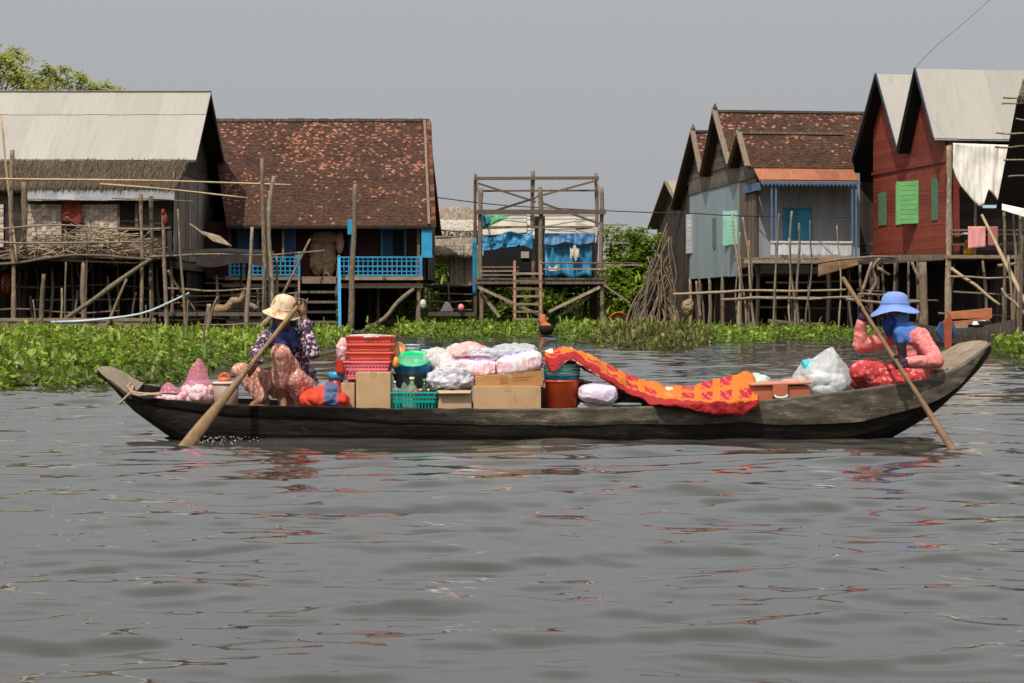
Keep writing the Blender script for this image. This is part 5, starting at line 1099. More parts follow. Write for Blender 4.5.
# ================================================================== cargo helpers
def film(name, c, a=.42, rough=.14):
    m = M(name, c, rough=rough, spec=.5, alpha=a, bump=.9, bscale=16, bdist=.02); return m
def lumpy(name, label, cat, x0, x1, y0, y1, d, ry, mat, parent=None, amp=.12, f=6., seed=0., flat=.15, group=None):
    mb = MB(); rx = (PX(x1, d)-PX(x0, d))/2; rz = (PZ(y0, d)-PZ(y1, d))/2
    lump(mb, P((x0+x1)/2, (y0+y1)/2, d), rx, ry, rz, amp, f, seed=seed, flat=flat)
    o = mb.build(name, mat, parent, smooth=True); return tag(o, label, cat, group) if parent is None else o
def carton(label, x0, x1, y0, y1, d, dep, mat, tilt=0., zbot=None, flaps=0, name='cardboard_box'):
    a, b = PX(x0, d), PX(x1, d); zt = PZ(y0, d); zb_ = zbot if zbot is not None else FL
    t = thing(name, ((a+b)/2, d+dep/2, zb_), label, 'box'); c, s = math.cos(tilt), math.sin(tilt); o = V(((a+b)/2, 0, zb_))
    T = lambda x, y, z: V((o.x+(x-o.x)*c-(z-o.z)*s, y, o.z+(x-o.x)*s+(z-o.z)*c))
    mb = MB(T); w_ = .006
    if flaps:
        mb.box(a, b, d, d+w_, zb_, zt); mb.box(a, b, d+dep-w_, d+dep, zb_, zt); mb.box(a, a+w_, d+w_, d+dep-w_, zb_, zt); mb.box(b-w_, b, d+w_, d+dep-w_, zb_, zt); mb.box(a+w_, b-w_, d+w_, d+dep-w_, zb_, zb_+w_)
    else: mb.box(a, b, d, d+dep, zb_, zt)
    mb.build('body', mat, t, bevel=.004)
    if flaps:
        mb = MB(T); mb.add([(a,d,zt),(b,d,zt),(b-.01,d-.05,zt-.02),(a+.01,d-.05,zt-.022)], [(0,1,2,3)]); mb.build('flap', mat, t, solid=.005)
        mb = MB(T); mb.add([(a,d+.01,zt),(a,d+dep,zt),(a-.07,d+dep,zt-.06),(a-.06,d+.01,zt-.07)], [(0,1,2,3)]); mb.build('flap', mat, t, solid=.005)
        mb = MB(T); mb.add([(b,d+.01,zt),(b,d+dep,zt),(b+.01,d+dep,zt+.04),(b+.01,d+.01,zt+.03)], [(0,1,2,3)]); mb.build('flap', mat, t, solid=.005)
    else:
        mb = MB(T); m_ = (a+b)/2; mb.box(m_-.025, m_+.025, d-.0015, d+dep, zt-.04, zt+.0015); mb.build('tape', m_tape, t)
    return t
m_card = M('cardboard', (.47,.31,.165), (.40,.255,.13), scale=4, rough=.85, bump=.25, bscale=7, c3=(.33,.2,.1), s3=7, th3=.64)
m_cardo = M('orange_cardboard', (.46,.235,.085), (.36,.175,.06), scale=4, rough=.8)
m_cardp = M('pale_cardboard', (.46,.33,.21), (.38,.26,.155), scale=4, rough=.85)
m_tape = M('brown_tape', (.42,.28,.14), rough=.35)
def basket(label, x0, x1, y0, y1, d, dep, mat, rows=3, group=None, taper=.06, name='basket', cols=13):
    a, b, zt, zb_ = PX(x0, d), PX(x1, d), PZ(y0, d), PZ(y1, d); t = thing(name, ((a+b)/2, d+dep/2, zb_), label, 'basket', group)
    cor = lambda u, z: None; k = taper*(b-a)
    def ring(z):
        q = (1-(z-zb_)/(zt-zb_))*k; return [V((a+q,d+q,z)), V((b-q,d+q,z)), V((b-q,d+dep-q,z)), V((a+q,d+dep-q,z))]
    mb = MB()
    top = ring(zt)
    for i in range(4): mb.bar(top[i], top[(i+1) % 4], .022, .016)
    mb.build('rim', mat, t, bevel=.003); mb = MB()
    zs = [zb_+(zt-zb_)*q for q in (.0, .14, .55, .8)]
    for z in zs:
        r = ring(z)
        for i in range(4): mb.bar(r[i], r[(i+1) % 4], .004, .02 if z != zs[1] else .014)
    lo, hi = ring(zb_), ring(zt)
    for i in range(4):
        n = cols if i % 2 == 0 else 8
        for j in range(n+1):
            u = j/n; mb.bar(lo[i].lerp(lo[(i+1) % 4], u), hi[i].lerp(hi[(i+1) % 4], u), .012 if j not in (0, n) else .018, .004)
    mb.add(ring(zb_+.001)+ring(zb_+.006), [(3,2,1,0),(4,5,6,7),(0,1,5,4),(1,2,6,5),(2,3,7,6),(3,0,4,7)]); mb.build('lattice', mat, t); return t
def bowl(label, px, y0, y1, d, r, mat, name='basin', cat='basin', rr=.72, group=None, wavy=0., rim=None, parent=None):
    z1, z0 = PZ(y0, d), PZ(y1, d); h = z1-z0; c = V((PX(px, d), d, z0)); mb = MB()
    rip = (lambda a, z: wavy*math.sin(a*9)*(z/h)**3) if wavy else None
    mb.lathe(c, [(.005,0),(r*rr,0),(r*(rr+.12),h*.25),(r*.93,h*.85),(r*1.02,h*.97),(r*1.04,h),(r*.98,h*1.0),(r*.9,h*.86),(r*(rr+.09),h*.3),(r*rr*.9,h*.06),(.005,h*.05)], n=36, rip=rip)
    o = mb.build(name, mat, parent, smooth=True); return tag(o, label, cat, group) if parent is None else o
def plastic(name, c, rough=.35): return M(name, c, tuple(x*.88 for x in c), scale=5, rough=rough, spec=.45)
m_redp = plastic('coral_red_plastic', (.78,.115,.07)); m_pinkp = plastic('pink_plastic', (.8,.16,.22)); m_tealp = plastic('teal_plastic', (.0,.3,.24)); m_greenp = plastic('vivid_green_plastic', (.0,.55,.2))
m_bluep = plastic('blue_plastic', (.02,.2,.42)); m_buck = plastic('orange_red_bucket', (.62,.075,.015)); m_whitep = plastic('white_plastic', (.68,.7,.7)); m_terra = plastic('terracotta_plastic', (.42,.12,.06))
m_grayp = plastic('dark_grey_plastic', (.09,.1,.11)); m_clear = film('clear_plastic', (.82,.85,.87), .38, .12); m_film = film('white_film', (.8,.8,.82), .55); m_pfilm = film('pink_film', (.82,.25,.38), .36); m_grayf = M('printed_grey_film', (.4,.41,.47), (.6,.58,.6), scale=9, rough=.14, spec=.6, bump=.9, bscale=16, c3=(.55,.25,.27), s3=8, th3=.64)
m_glass = film('green_glass_bottle', (.25,.38,.25), .6, .08); m_dglass = M('dark_bottle', (.02,.05,.03), rough=.1, spec=.6)
m_egg = M('white_duck_egg', (.82,.77,.72), rough=.5)
# pink bags at the bow
def pinkbag(label, x0, x1, y0, y1, d, tipx, nfill):
    r = (PX(x1, d)-PX(x0, d))/2; z0, z1 = PZ(y1, d), PZ(y0, d); h = z1-z0; c = V((PX((x0+x1)/2, d), d, z0)); dx = PX(tipx, d)-c.x
    t = thing('plastic_bag', c, label, 'bag', None); mb = MB(); g = []
    for k in range(15):
        q = k/14; rr = r*(1.02-.15*(1-min(1, q*5))**2)*(1 if q < .25 else max(.06, (1-(q-.25)/.75)**.8*(1+.12*math.sin(q*9))))
        g.append([c+V((dx*q**1.5+math.cos(a)*rr*(1+.1*math.sin(a*7+q*5)*q+.05*noise.noise(V((a, q*4, r*50)))), math.sin(a)*rr*.85*(1+.1*math.sin(a*5+q*3)*q), h*q)) for a in [2*math.pi*i/36 for i in range(36)]])
    mb.grid(g, wrap=True); mb.f.append(list(range(36))[::-1]); mb.var.append(.5); mb.col.append((.5,)*3); mb.build('film', m_pfilm, t, smooth=True)
    mb = MB(); 
    for _ in range(nfill):
        a, q = R(0, 6.28), R(0, .78)**.6; ellipsoid(mb, c+V((math.cos(a)*r*q, math.sin(a)*r*.8*q, R(.03, .33)*h)), (.026,.026,.032), n=12, m=8)
    mb.build('eggs', m_egg, t, smooth=True, kind='stuff')
pinkbag('tall pink plastic bag of white eggs with a pointed top near the bow', 179, 215, 358, 402, 16.35, 199, 60)
pinkbag('smaller pink plastic bag slumped at the bow in front of the tall pink bag', 155, 186, 382, 402, 16.3, 168, 26)
t = thing('lidded_tub', P(226,405,16.35), 'greyish tub with a pale lid and an orange handle, beside the tall pink bag', 'tub')
mb = MB(); c = V((PX(226,16.35), 16.35, FL)); hz = PZ(384,16.35)-FL; mb.lathe(c, [(.01,0),(.088,0),(.1,hz*.5),(.105,hz),(.01,hz)], n=28); mb.build('body', M('taupe_plastic', (.3,.22,.17), rough=.5), t, smooth=True)
mb = MB(); mb.lathe(c+V((0,0,hz)), [(.112,0),(.114,.012),(.1,.02),(.01,.022)], n=28); mb.build('lid', M('pale_lid', (.5,.44,.38), rough=.5), t, smooth=True)
mb = MB(); mb.lathe(c+V((-.01,0,hz+.018)), [(.055,0),(.056,.03),(.05,.034),(.01,.034)], n=20); mb.tube([c+V((-.05+.1*k/8-.01, -.02, hz+.045+.045*math.sin(math.pi*k/8))) for k in range(9)], .008, n=6); mb.build('handle', plastic('orange_handle', (.75,.14,.05)), t, smooth=True)
# sack with blue stripe, jar, boxes
mb = MB(); d = 16.1; lump(mb, P(325,400,d), .185, .13, .09, .2, 7, n=120, m=60, flat=.2); lump(mb, P(331,391,d+.02), .085, .09, .055, .25, 9, n=90, m=40)
for i, f in enumerate(mb.f):
    x = sum(mb.v[k][0] for k in f)/len(f); mb.col[i] = (.07,.1,.2) if PX(325,d) < x+.012*math.sin(f[0]*.02) < PX(339,d) else (.6,.05,.022)
tag(mb.build('striped_sack', M('striped_cloth', (.5,.1,.1), useCol=True, rough=.75), smooth=True), 'bright red sack with a blue stripe beside the woman in the sun hat', 'sack')
lumpy('tissue_bundle', 'small crumpled white bundle between the striped sack and the blue-lidded jar', 'bundle', 317, 330, 383, 394, 16.3, .06, m_whitep, amp=.25, f=14)
t = thing('lidded_jar', P(336,400,16.3), 'dark red jar with a bright blue lid behind the striped sack', 'jar')
c = V((PX(336,16.3), 16.3, FL)); h = PZ(378,16.3)-FL; mb = MB(); mb.lathe(c, [(.01,0),(.055,0),(.06,h),(.01,h)], n=20); mb.build('body', plastic('dark_red_plastic', (.28,.02,.02)), t, smooth=True)
mb = MB(); mb.lathe(c+V((0,0,h)), [(.064,-.01),(.066,.03),(.058,.05),(.01,.052)], n=20); mb.build('lid', plastic('sky_blue_plastic', (.03,.32,.55)), t, smooth=True)
carton('narrow pale beige box standing left of the tall plain cardboard box', 341, 354.5, 383, 408, 16.15, .16, m_cardp)
carton('tall plain cardboard box standing upright below the coral baskets', 356, 390.5, 372.5, 408, 16.02, .24, m_card)
for k in range(3):
    basket('coral red plastic basket, '+['bottom', 'middle', 'top'][k]+' one of the stack of three', 347.5-k*.3, 392+k*.3, 336.5+8.2*(2-k), 348.5+8.2*(2-k)+(-2 if k else 0), 16.22, .3, m_redp, group='stacked coral baskets')
basket('pink plastic basket supporting the stack of coral baskets', 344, 389.5, 362, 378, 16.2, .32, m_pinkp)
mb = MB(); mb.box(PX(347,16.2), PX(388,16.2), 16.3, 16.5, FL, PZ(378.5,16.2)); tag(mb.build('cardboard_box', m_card, bevel=.004), 'plain cardboard box hidden behind the tall one, under the pink basket', 'box')
lumpy('crumpled_bag', 'crumpled pale pink plastic wrap left of the coral baskets', 'bag', 337, 348, 340, 362, 16.3, .06, film('pale_pink_film', (.8,.5,.48), .8), amp=.25, f=14)
lumpy('clear_wrap', 'clear plastic wrap crumpled on top of the coral baskets', 'wrap', 349, 392, 334.5, 339, 16.36, .13, m_film, amp=.3, f=10)
bowl('small red bowl on its side left of the pink basket', 341, 360, 374, 16.25, .05, plastic('red_bowl', (.6,.05,.03)), 'bowl', 'bowl')
# teal basket with bottles
basket('teal plastic basket full of bottles at the gunwale', 391, 437, 393, 412, 16.02, .3, m_tealp)
def bottle(label, px, ytop, d, r, mat, cap, ybot=409, neck=.36):
    c = V((PX(px, d), d, PZ(ybot, d))); h = PZ(ytop, d)-c.z; t = thing('bottle', c, label, 'bottle', 'bottles in the teal basket'); mb = MB()
    mb.lathe(c, [(.005,0),(r,.002),(r*1.02,h*.1),(r,h*.55),(r*.85,h*.68),(r*neck,h*.8),(r*neck,h*.92),(.004,h*.92)], n=18); mb.build('body', mat, t, smooth=True)
    mb = MB(); mb.lathe(c+V((0,0,h*.9)), [(.004,0),(r*neck*1.2,0),(r*neck*1.2,h*.1),(.004,h*.1)], n=14); mb.build('cap', cap, t, smooth=True); return t
m_capy = plastic('cream_cap', (.7,.6,.3)); m_capg = plastic('green_cap', (.02,.3,.12))
bottle('clear bottle with a white cap at the left end of the teal basket', 394.5, 381, 16.14, .026, m_clear, m_whitep)
bottle('tall clear green-tinged bottle leaning in the middle of the teal basket', 412, 377, 16.2, .05, m_glass, m_capy)
bottle('bottle with a cream cap standing highest at the left of the teal basket', 405, 373, 16.28, .035, m_glass, m_capy)
bottle('dark bottle with a green cap at the right of the teal basket', 424.5, 379, 16.14, .034, m_dglass, m_capg)
bottle('small dark bottle with a cream cap at the right front of the teal basket', 421, 389, 16.1, .024, m_dglass, m_capy)
bottle('small dark bottle with a cream cap nearest the right corner of the teal basket', 428.5, 389, 16.1, .024, m_dglass, m_capy)
mb = MB(); ellipsoid(mb, P(416,391.5,16.1), (.045,.04,.02)); tag(mb.build('brown_ball', plastic('brown_plastic', (.25,.07,.03)), smooth=True), 'small brown rounded thing lying among the bottles', 'pot')
bowl('dark grey basin above the bottles in the teal basket', 414, 373, 388, 16.4, .185, m_grayp)
bowl('blue basin with a scalloped white-edged rim, under the clear basin', 413.5, 365.5, 374.5, 16.36, .182, m_bluep, wavy=.06)
bowl('clear plastic basin holding the green basin', 413, 356, 371, 16.34, .135, m_clear)
def tilted_bowl(label, px, py, d, r, h, mat, pitch, name='basin'):
    mb = MB(); Mx = Matrix.Rotation(pitch, 3, 'X'); mb.lathe(P(px, py, d), [(.005,-h),(r*.7,-h),(r*.95,-h*.15),(r*1.05,0),(r*1.05,.006),(r*.97,.004),(r*.88,-h*.2),(r*.64,-h*.92),(.005,-h*.93)], n=36, M=Mx)
    return tag(mb.build(name, mat, smooth=True), label, 'basin')
tilted_bowl('vivid green basin tilted open toward the viewer on top of the clear basin', 413.5, 359, 16.3, .128, .07, m_greenp, math.radians(28))
tilted_bowl('orange-tan dish standing behind the green basin', 397.5, 349, 16.5, .062, .015, plastic('tan_plastic', (.6,.3,.1)), math.radians(60), 'dish')
lumpy('orange_packet', 'small orange packet left of the clear basin', 'packet', 393, 399, 357, 368, 16.2, .03, plastic('orange_packet', (.75,.28,.03)), amp=.1, f=12)
t = thing('food_tub', P(412.5,351,16.55), 'pale blue-lidded clear tub standing behind the green basin', 'tub')
c = P(412.5,352,16.55); mb = MB(); mb.lathe(c, [(.01,0),(.055,0),(.062,.05),(.01,.05)], n=24); mb.build('body', m_clear, t, smooth=True); mb = MB(); mb.lathe(c+V((0,0,.05)), [(.066,0),(.066,.014),(.01,.016)], n=24); mb.build('lid', plastic('pale_blue_plastic', (.3,.42,.52)), t, smooth=True)
# bags and packs
lumpy('white_bag', 'puffy white plastic bag right of the green basin', 'bag', 424, 452, 349.5, 373, 16.4, .13, film('milky_film', (.75,.74,.7), .58), amp=.24, f=9, seed=3)
lumpy('clear_bag', 'crumpled clear bag of pinkish goods in front of the puffy white bag', 'bag', 436, 456, 354, 378, 16.3, .1, film('rosy_clear_film', (.8,.66,.66), .75), amp=.22, f=11, seed=5)
lumpy('grey_bag', 'shiny grey carrier bag bulging above the small open box', 'bag', 431, 472, 368, 393, 16.2, .15, m_grayf, amp=.26, f=9, seed=9)
lumpy('clothes_pack', 'see-through pack with red and beige clothes, topmost above the pink striped pack', 'pack', 449, 486, 344, 362, 16.45, .12, M('beige_red_cloth', (.55,.47,.4), (.62,.17,.14), scale=7, rough=.5, c3=(.5,.5,.5), s3=9, th3=.55), amp=.28, f=9, seed=12)
def pillow(mb, x0, x1, y0, y1, d, dep, tilt=0., amp=.03, e=.45, f=9., seed=0):
    a, b = PX(x0, d), PX(x1, d); zt, zb_ = PZ(y0, d), PZ(y1, d); c = V(((a+b)/2, d, (zt+zb_)/2)); s = len(mb.v)
    ellipsoid(mb, (0,0,0), (1,1,1), n=72, m=44); Mx = Matrix.Rotation(-tilt, 3, 'Y')
    for i in range(s, len(mb.v)):
        v = V(mb.v[i]); w_ = V([math.copysign(abs(q)**e, q) for q in v]); w_ = V((w_.x*(b-a)/2, w_.y*dep/2, w_.z*(zt-zb_)/2))
        w_ *= 1+amp*(noise.noise(w_*f+V((seed,0,0)))*1.5+1.3*(1-2.4*abs(noise.noise(w_*f*1.6+V((0,seed,0)))))+.8*(1-2.4*abs(noise.noise(w_*f*3.6+V((0,seed,0))))))
        mb.v[i] = tuple(c+Mx @ w_)
    return mb
m_pw = M('pink_white_pack', (.8,.66,.66), (.72,.3,.38), scale=6, stretch=(2.5,1,1), rough=.3, spec=.5, bump=.3, bscale=14, c3=(.85,.8,.8), s3=12, th3=.55)
mb = MB(); pillow(mb, 456, 496, 359.5, 376, 16.25, .24, amp=.035); tag(mb.build('blanket_pack', m_pw, smooth=True), 'oblong shiny pack with pink and white stripes on the orange-brown carton', 'pack')
mb = MB(); ellipsoid(mb, P(475,359.8,16.25), (.165,.1,.012)); tag(mb.build('purple_edge', M('purple_weave', (.2,.06,.25), (.5,.3,.45), scale=20, rough=.7), smooth=True), 'thin purple patterned cloth folded on top of the pink striped pack', 'cloth')
mb = MB(); pillow(mb, 497, 542, 353.5, 374, 16.2, .26, tilt=math.radians(11), amp=.03, e=.55, seed=4); tag(mb.build('blanket_pack', m_pw, smooth=True), 'round puffed pink and white pack tilted up beside the floral quilt', 'pack')
mb = MB(); pillow(mb, 500, 537, 351.5, 360, 16.24, .22, tilt=math.radians(11), amp=.03, e=.6, seed=6); tag(mb.build('purple_cloth', M('purple_speckled_cloth', (.13,.09,.32), (.62,.5,.6), scale=28, rough=.7), smooth=True), 'purple speckled cloth folded over the top of the round pink pack', 'cloth')
lumpy('mesh_bag', 'grey-green see-through mesh bag behind the purple speckled cloth', 'bag', 494, 536, 345, 362, 16.5, .12, M('grey_green_mesh', (.25,.3,.29), (.45,.45,.47), scale=12, rough=.5), amp=.28, f=9, seed=20)
carton('small open-flapped cardboard box left of the wide carton', 438, 471.5, 390.5, 411, 16.05, .25, m_cardp, flaps=1)
carton('wide low cardboard carton at the gunwale beneath the orange-brown carton', 473.5, 541, 386, 411, 16.05, .36, m_card)
carton('orange-brown flat carton tilted on top of the wide carton', 476, 543.5, 373.5, 388, 16.08, .34, m_cardo, tilt=math.radians(5), zbot=PZ(388.2,16.08))
mb = MB()
pass
pk = bpy.data.objects['cardboard_box'] if False else [o for o in bpy.data.objects if o.get('label', '').startswith('orange-brown flat carton')][0]
m_ink = M('faded_red_print', (.3,.1,.045), (.4,.18,.07), scale=14, rough=.85)
for (a, b, y0, y1) in ((500,508,376.5,383.5),(513,532,378.2,379.2),(513,528,381,381.8)):
    mb = MB(); mb.hexa([P(a,y1+.5-(a-500)*.09,16.078), P(b,y1+.5-(b-500)*.09,16.078), P(b,y0+.5-(b-500)*.09,16.078), P(a,y0+.5-(a-500)*.09,16.078)], (0,.003,0)); mb.build('print', m_ink, pk)
# bucket and nested basins
t = thing('bucket', P(562,410,16.2), 'orange-red plastic bucket carrying nested basins beside the wide carton', 'bucket'); c = V((PX(562,16.2), 16.2, FL)); h = PZ(380.5,16.2)-FL
mb = MB(); mb.lathe(c, [(.01,0),(.112,0),(.138,h*.97),(.146,h),(.132,h),(.108,.02),(.01,.02)], n=36); mb.build('body', m_buck, t, smooth=True); mb = MB(); mb.lathe(c+V((0,0,h-.014)), [(.141,0),(.149,.006),(.149,.018),(.14,.02)], n=36); mb.build('rim', m_buck, t, smooth=True)
for k, (nm, mt, lab) in enumerate((('basin', m_bluep, 'dark blue basin, lowest of the basins nested on the bucket'), ('basin', m_tealp, 'teal basin second from the bottom on the bucket'), ('basin', m_whitep, 'white basin between two teal ones on the bucket'), ('basin', plastic('sea_green_plastic', (.03,.36,.29)), 'sea green basin near the top of the bucket stack'), ('basin', plastic('pale_green_plastic', (.45,.62,.55)), 'pale green basin topmost in the bucket stack under the quilt'))):
    bowl(lab, 562, 376.5-k*3.1, 382-k*3.1, 16.2, .15+.0015*k, mt, rr=.85)
# odds and ends packed round the basins and under the quilt
lumpy('brown_sack', 'brown cloth sack packed under the quilt right of the magazines', 'sack', 610, 668, 388, 412, 16.45, .2, M('brown_cloth', (.2,.12,.07), (.12,.07,.04), scale=8, rough=.9), amp=.2, f=8, seed=51)
lumpy('clothes_bundle', 'dark bundle of clothes behind the bucket and the wide carton', 'bundle', 536, 600, 380, 412, 16.6, .14, M('mixed_clothes', (.12,.1,.13), (.3,.12,.1), scale=9, rough=.9, c3=(.3,.3,.34), s3=12, th3=.58), amp=.22, f=8, seed=53)
lumpy('clear_bag', 'clear crinkled bag lying on top of the pink striped pack', 'bag', 470, 500, 349, 362, 16.38, .09, film('thin_clear_film', (.75,.76,.78), .5), amp=.3, f=12, seed=57)
lumpy('clear_bag', 'crinkled clear bag over the grey carrier bag, left of the pink striped pack', 'bag', 440, 466, 362, 380, 16.12, .07, film('glossy_clear_film', (.78,.74,.76), .5), amp=.3, f=12, seed=59)
lumpy('cloth_bundle', 'beige cloth bundle between the dark grey basin and the grey carrier bag', 'bundle', 426, 440, 378, 394, 16.3, .06, M('beige_cloth', (.45,.36,.26), (.3,.2,.15), scale=9, rough=.9), amp=.25, f=12, seed=61)
t = thing('plastic_box', P(432,366,16.5), 'clear flat food box standing behind the puffy white bag', 'box'); mb = MB(); bx(mb, 422, 446, 351.5, 366, 16.5, .1); mb.build('body', m_clear, t, bevel=.008); mb = MB(); bx(mb, 421, 447, 349.5, 352, 16.49, .12); mb.build('lid', plastic('mint_lid', (.35,.6,.5)), t, bevel=.004)
# floral quilt
Tt = ip([545,552,560,570,580,590,600,620,640,665,690,700,710,722,735,745,752,758], [353,350,348.5,349,351.5,356,361,372.5,381,386.5,388,385,381,378.5,376.5,374,374.5,384])
Tb = ip([545,549,553,558,563,568,573,578,590,610,630,650,665,690,715,735,748,758], [362,370,375,370,364.5,362,361,364,372,384,395,404,407.5,410,415.5,417.5,413.5,407])
mb = MB(); g = []; NU, NV = 170, 44
dn_ = ip([545,575,600,640,665,758], [16.03,16.03,16.02,15.95,15.86,15.82]); df_ = ip([545,600,650,758], [16.4,16.45,16.5,16.45])
for i in range(NU+1):
    px = 545+213*i/NU; row = []
    for j in range(NV+1):
        v = j/NV*1.25
        if v <= 1:
            y = Tb(px)+(Tt(px)-Tb(px))*v; d = dn_(px)+(df_(px)-dn_(px))*(v**1.5)
            if px > 600:
                yg = b_top(px)-2.5; wq = min(1, (px-600)/45); dq = 15.795 if y > yg else 15.795+(df_(px)-15.795)*((yg-y)/max(4, yg-Tt(px)))**.8; d = d*(1-wq)+dq*wq
        else:
            d = df_(px)+(v-1)*.6; y = Tt(px)+(v-1)*70
        f = .02*noise.noise(V((i*.11, j*.05, 2)))+.011*(1-2*abs(noise.noise(V((i*.16+j*.1, j*.09, 5)))))+.006*(1-2*abs(noise.noise(V((i*.3-j*.12, j*.2, 8)))))+.004*math.sin(i*.35+j*.25)
        row.append(P(px, y, d)+V((0, -f*(1.2 if v > .05 else .4), f*.8)))
    g.append(row)
def qcol(i, j):
    px = 545+213*i/NU; v = j/NV*1.25; wv = .30+.06*math.sin(px*.03)
    if px < 600: wv = .62-.2*max(0, (px-575)/25)
    if 553 < px < 600 and v < .045: return (.75,.55,.5)
    if v < wv: return (.3,.012,.014)
    q = ((px-545)/19.) ; k = int(q); fx = q-k; r = (v-wv)/(1.25-wv)*2.6; kr = int(r); fy = r-kr
    if px < 552 and .8 < v < 1.1: return (.75,.68,.55)
    hh = math.sin(k*12.9898+kr*78.233)*43758.5; hh -= math.floor(hh)
    if hh < .58 and .18 < fx < .82 and .2 < fy < .85: return (.36,.012,.02) if (int(fx*9)+int(fy*7)) % 4 else (.55,.1,.06)
    if .58 < hh < .7 and (fx-.5)**2+(fy-.5)**2 < .09: return (.55,.18,.018) if (fx-.5)**2+(fy-.5)**2 > .03 else (.48,.2,.03)
    if .7 < hh < .82 and (fx-.5)**2+((fy-.45)*1.1)**2 < .045: return (.75,.66,.55)
    return (.52,.135,.013)
mb.grid(g, col=qcol); tag(mb.build('quilt', M('printed_quilt_cotton', (.7,.2,.02), useCol=True, rough=.85, bump=.12, bscale=60), smooth=True, solid=.012), 'orange quilt with dark red squares and a crimson border draped over the goods', 'quilt')
mb = MB(); pillow(mb, 579, 617, 384, 403, 16.1, .26, tilt=math.radians(-4), amp=.04, e=.7, seed=9); tag(mb.build('blanket_pack', M('pink_blue_pack', (.75,.55,.6), (.38,.36,.66), scale=4, stretch=(1,1,2.5), rough=.35, c3=(.85,.82,.84), s3=7, th3=.55), smooth=True), 'pale pink and blue pack under the edge of the quilt', 'pack')
MAGL = ['lowest grey magazine in the heap beside the bucket', 'grey magazine lying aslant in the heap beside the bucket', 'topmost pale magazine in the heap under the pink and blue pack', 'green-grey magazine at the right of the heap under the quilt', 'thin white magazine at the far right end of the heap under the quilt', 'folded grey paper between the magazines and the quilt']
for k, (a, b, y, c) in enumerate(((576,626,409,(.25,.22,.2)),(578,612,406.5,(.4,.36,.33)),(580,618,404,(.5,.47,.44)),(616,642,404,(.24,.33,.29)),(622,648,407.5,(.55,.53,.5)),(600,640,410.5,(.3,.28,.27)))):
    mb = MB(); mb.box(PX(a,16.05), PX(b,16.05), 16.02+.01*k, 16.25, PZ(y+1.4,16.05), PZ(y-.9,16.05)); o = mb.build('magazine', M('printed_paper', c, tuple(q*.6 for q in c), scale=12, rough=.4), bevel=.004); tag(o, MAGL[k], 'magazine', 'magazines in the boat')
# storage case, clear bags
t = thing('storage_case', P(781,400,16.1), 'terracotta plastic storage case with a white handle, right of the quilt', 'case')
mb = MB(); z0, z1 = FL, PZ(385.5,16.05); mb.box(PX(752,16.05), PX(810,16.05), 16.03, 16.45, z0, z1); mb.build('body', m_terra, t, bevel=.012)
mb = MB(); mb.hexa([P(751,386.3,16.0), P(811,384.3,16.0), P(811,381.6,16.0), P(751,383.5,16.0)], (0,.46,0)); mb.build('lid', plastic('pale_terracotta', (.5,.19,.11)), t, bevel=.01)
mb = MB(); mb.hexa([P(773,397,15.99), P(788,396.5,15.99), P(788,383,15.99), P(773,383.5,15.99)], (0,.04,0)); mb.build('latch', m_terra, t, bevel=.006)
mb = MB(); mb.tube([P(775,395,15.98), P(776,397,15.975), P(781,397.6,15.97), P(786,396.8,15.975), P(787.5,394.8,15.98)], .008, n=8, sub=3); mb.build('handle', m_whitep, t, smooth=True)
lumpy('flat_packet', 'flat pinkish packet lying on the lid of the storage case', 'packet', 782, 808, 378.5, 383.5, 16.25, .1, M('rose_packet', (.55,.3,.24), (.42,.2,.15), scale=8, rough=.5), amp=.1)
lumpy('clear_bag', 'small greenish clear bag between the quilt and the storage case', 'bag', 742, 770, 374, 392, 16.5, .1, film('greenish_film', (.6,.72,.66), .7), amp=.2, f=10, seed=30)
t = thing('white_bag', P(823,398,16.25), 'large translucent white carrier bag with a pointed top before the woman in the blue hat', 'bag')
mb = MB(); lump(mb, P(822,378,16.25), .215, .2, .165, .13, 8, seed=33, flat=.1)
for i, v in enumerate(mb.v):
    v = V(v); tp = P(834,349,16.25); q = max(0, (v.z-PZ(374,16.25))/.15); w_ = max(0, 1-abs(v.x-PX(832,16.25))/.16)
    v.z += .11*q*w_**1.3; v.x += (PX(834,16.25)-v.x)*.45*q*w_; mb.v[i] = tuple(v)
mb.build('film', film('milky_carrier_film', (.8,.82,.82),  .4, .16), t, smooth=True)
for (a, b, y0, y1, m_) in ((808,832,372,384,m_whitep),(812,838,384,396,m_whitep),(828,846,374,392,m_whitep),(802,812,360,372,plastic('turquoise_pack', (.05,.45,.5)))):
    mb = MB(); pillow(mb, a, b, y0, y1, 16.22, .16, amp=.05, e=.6); mb.build('contents', m_, t, smooth=True)
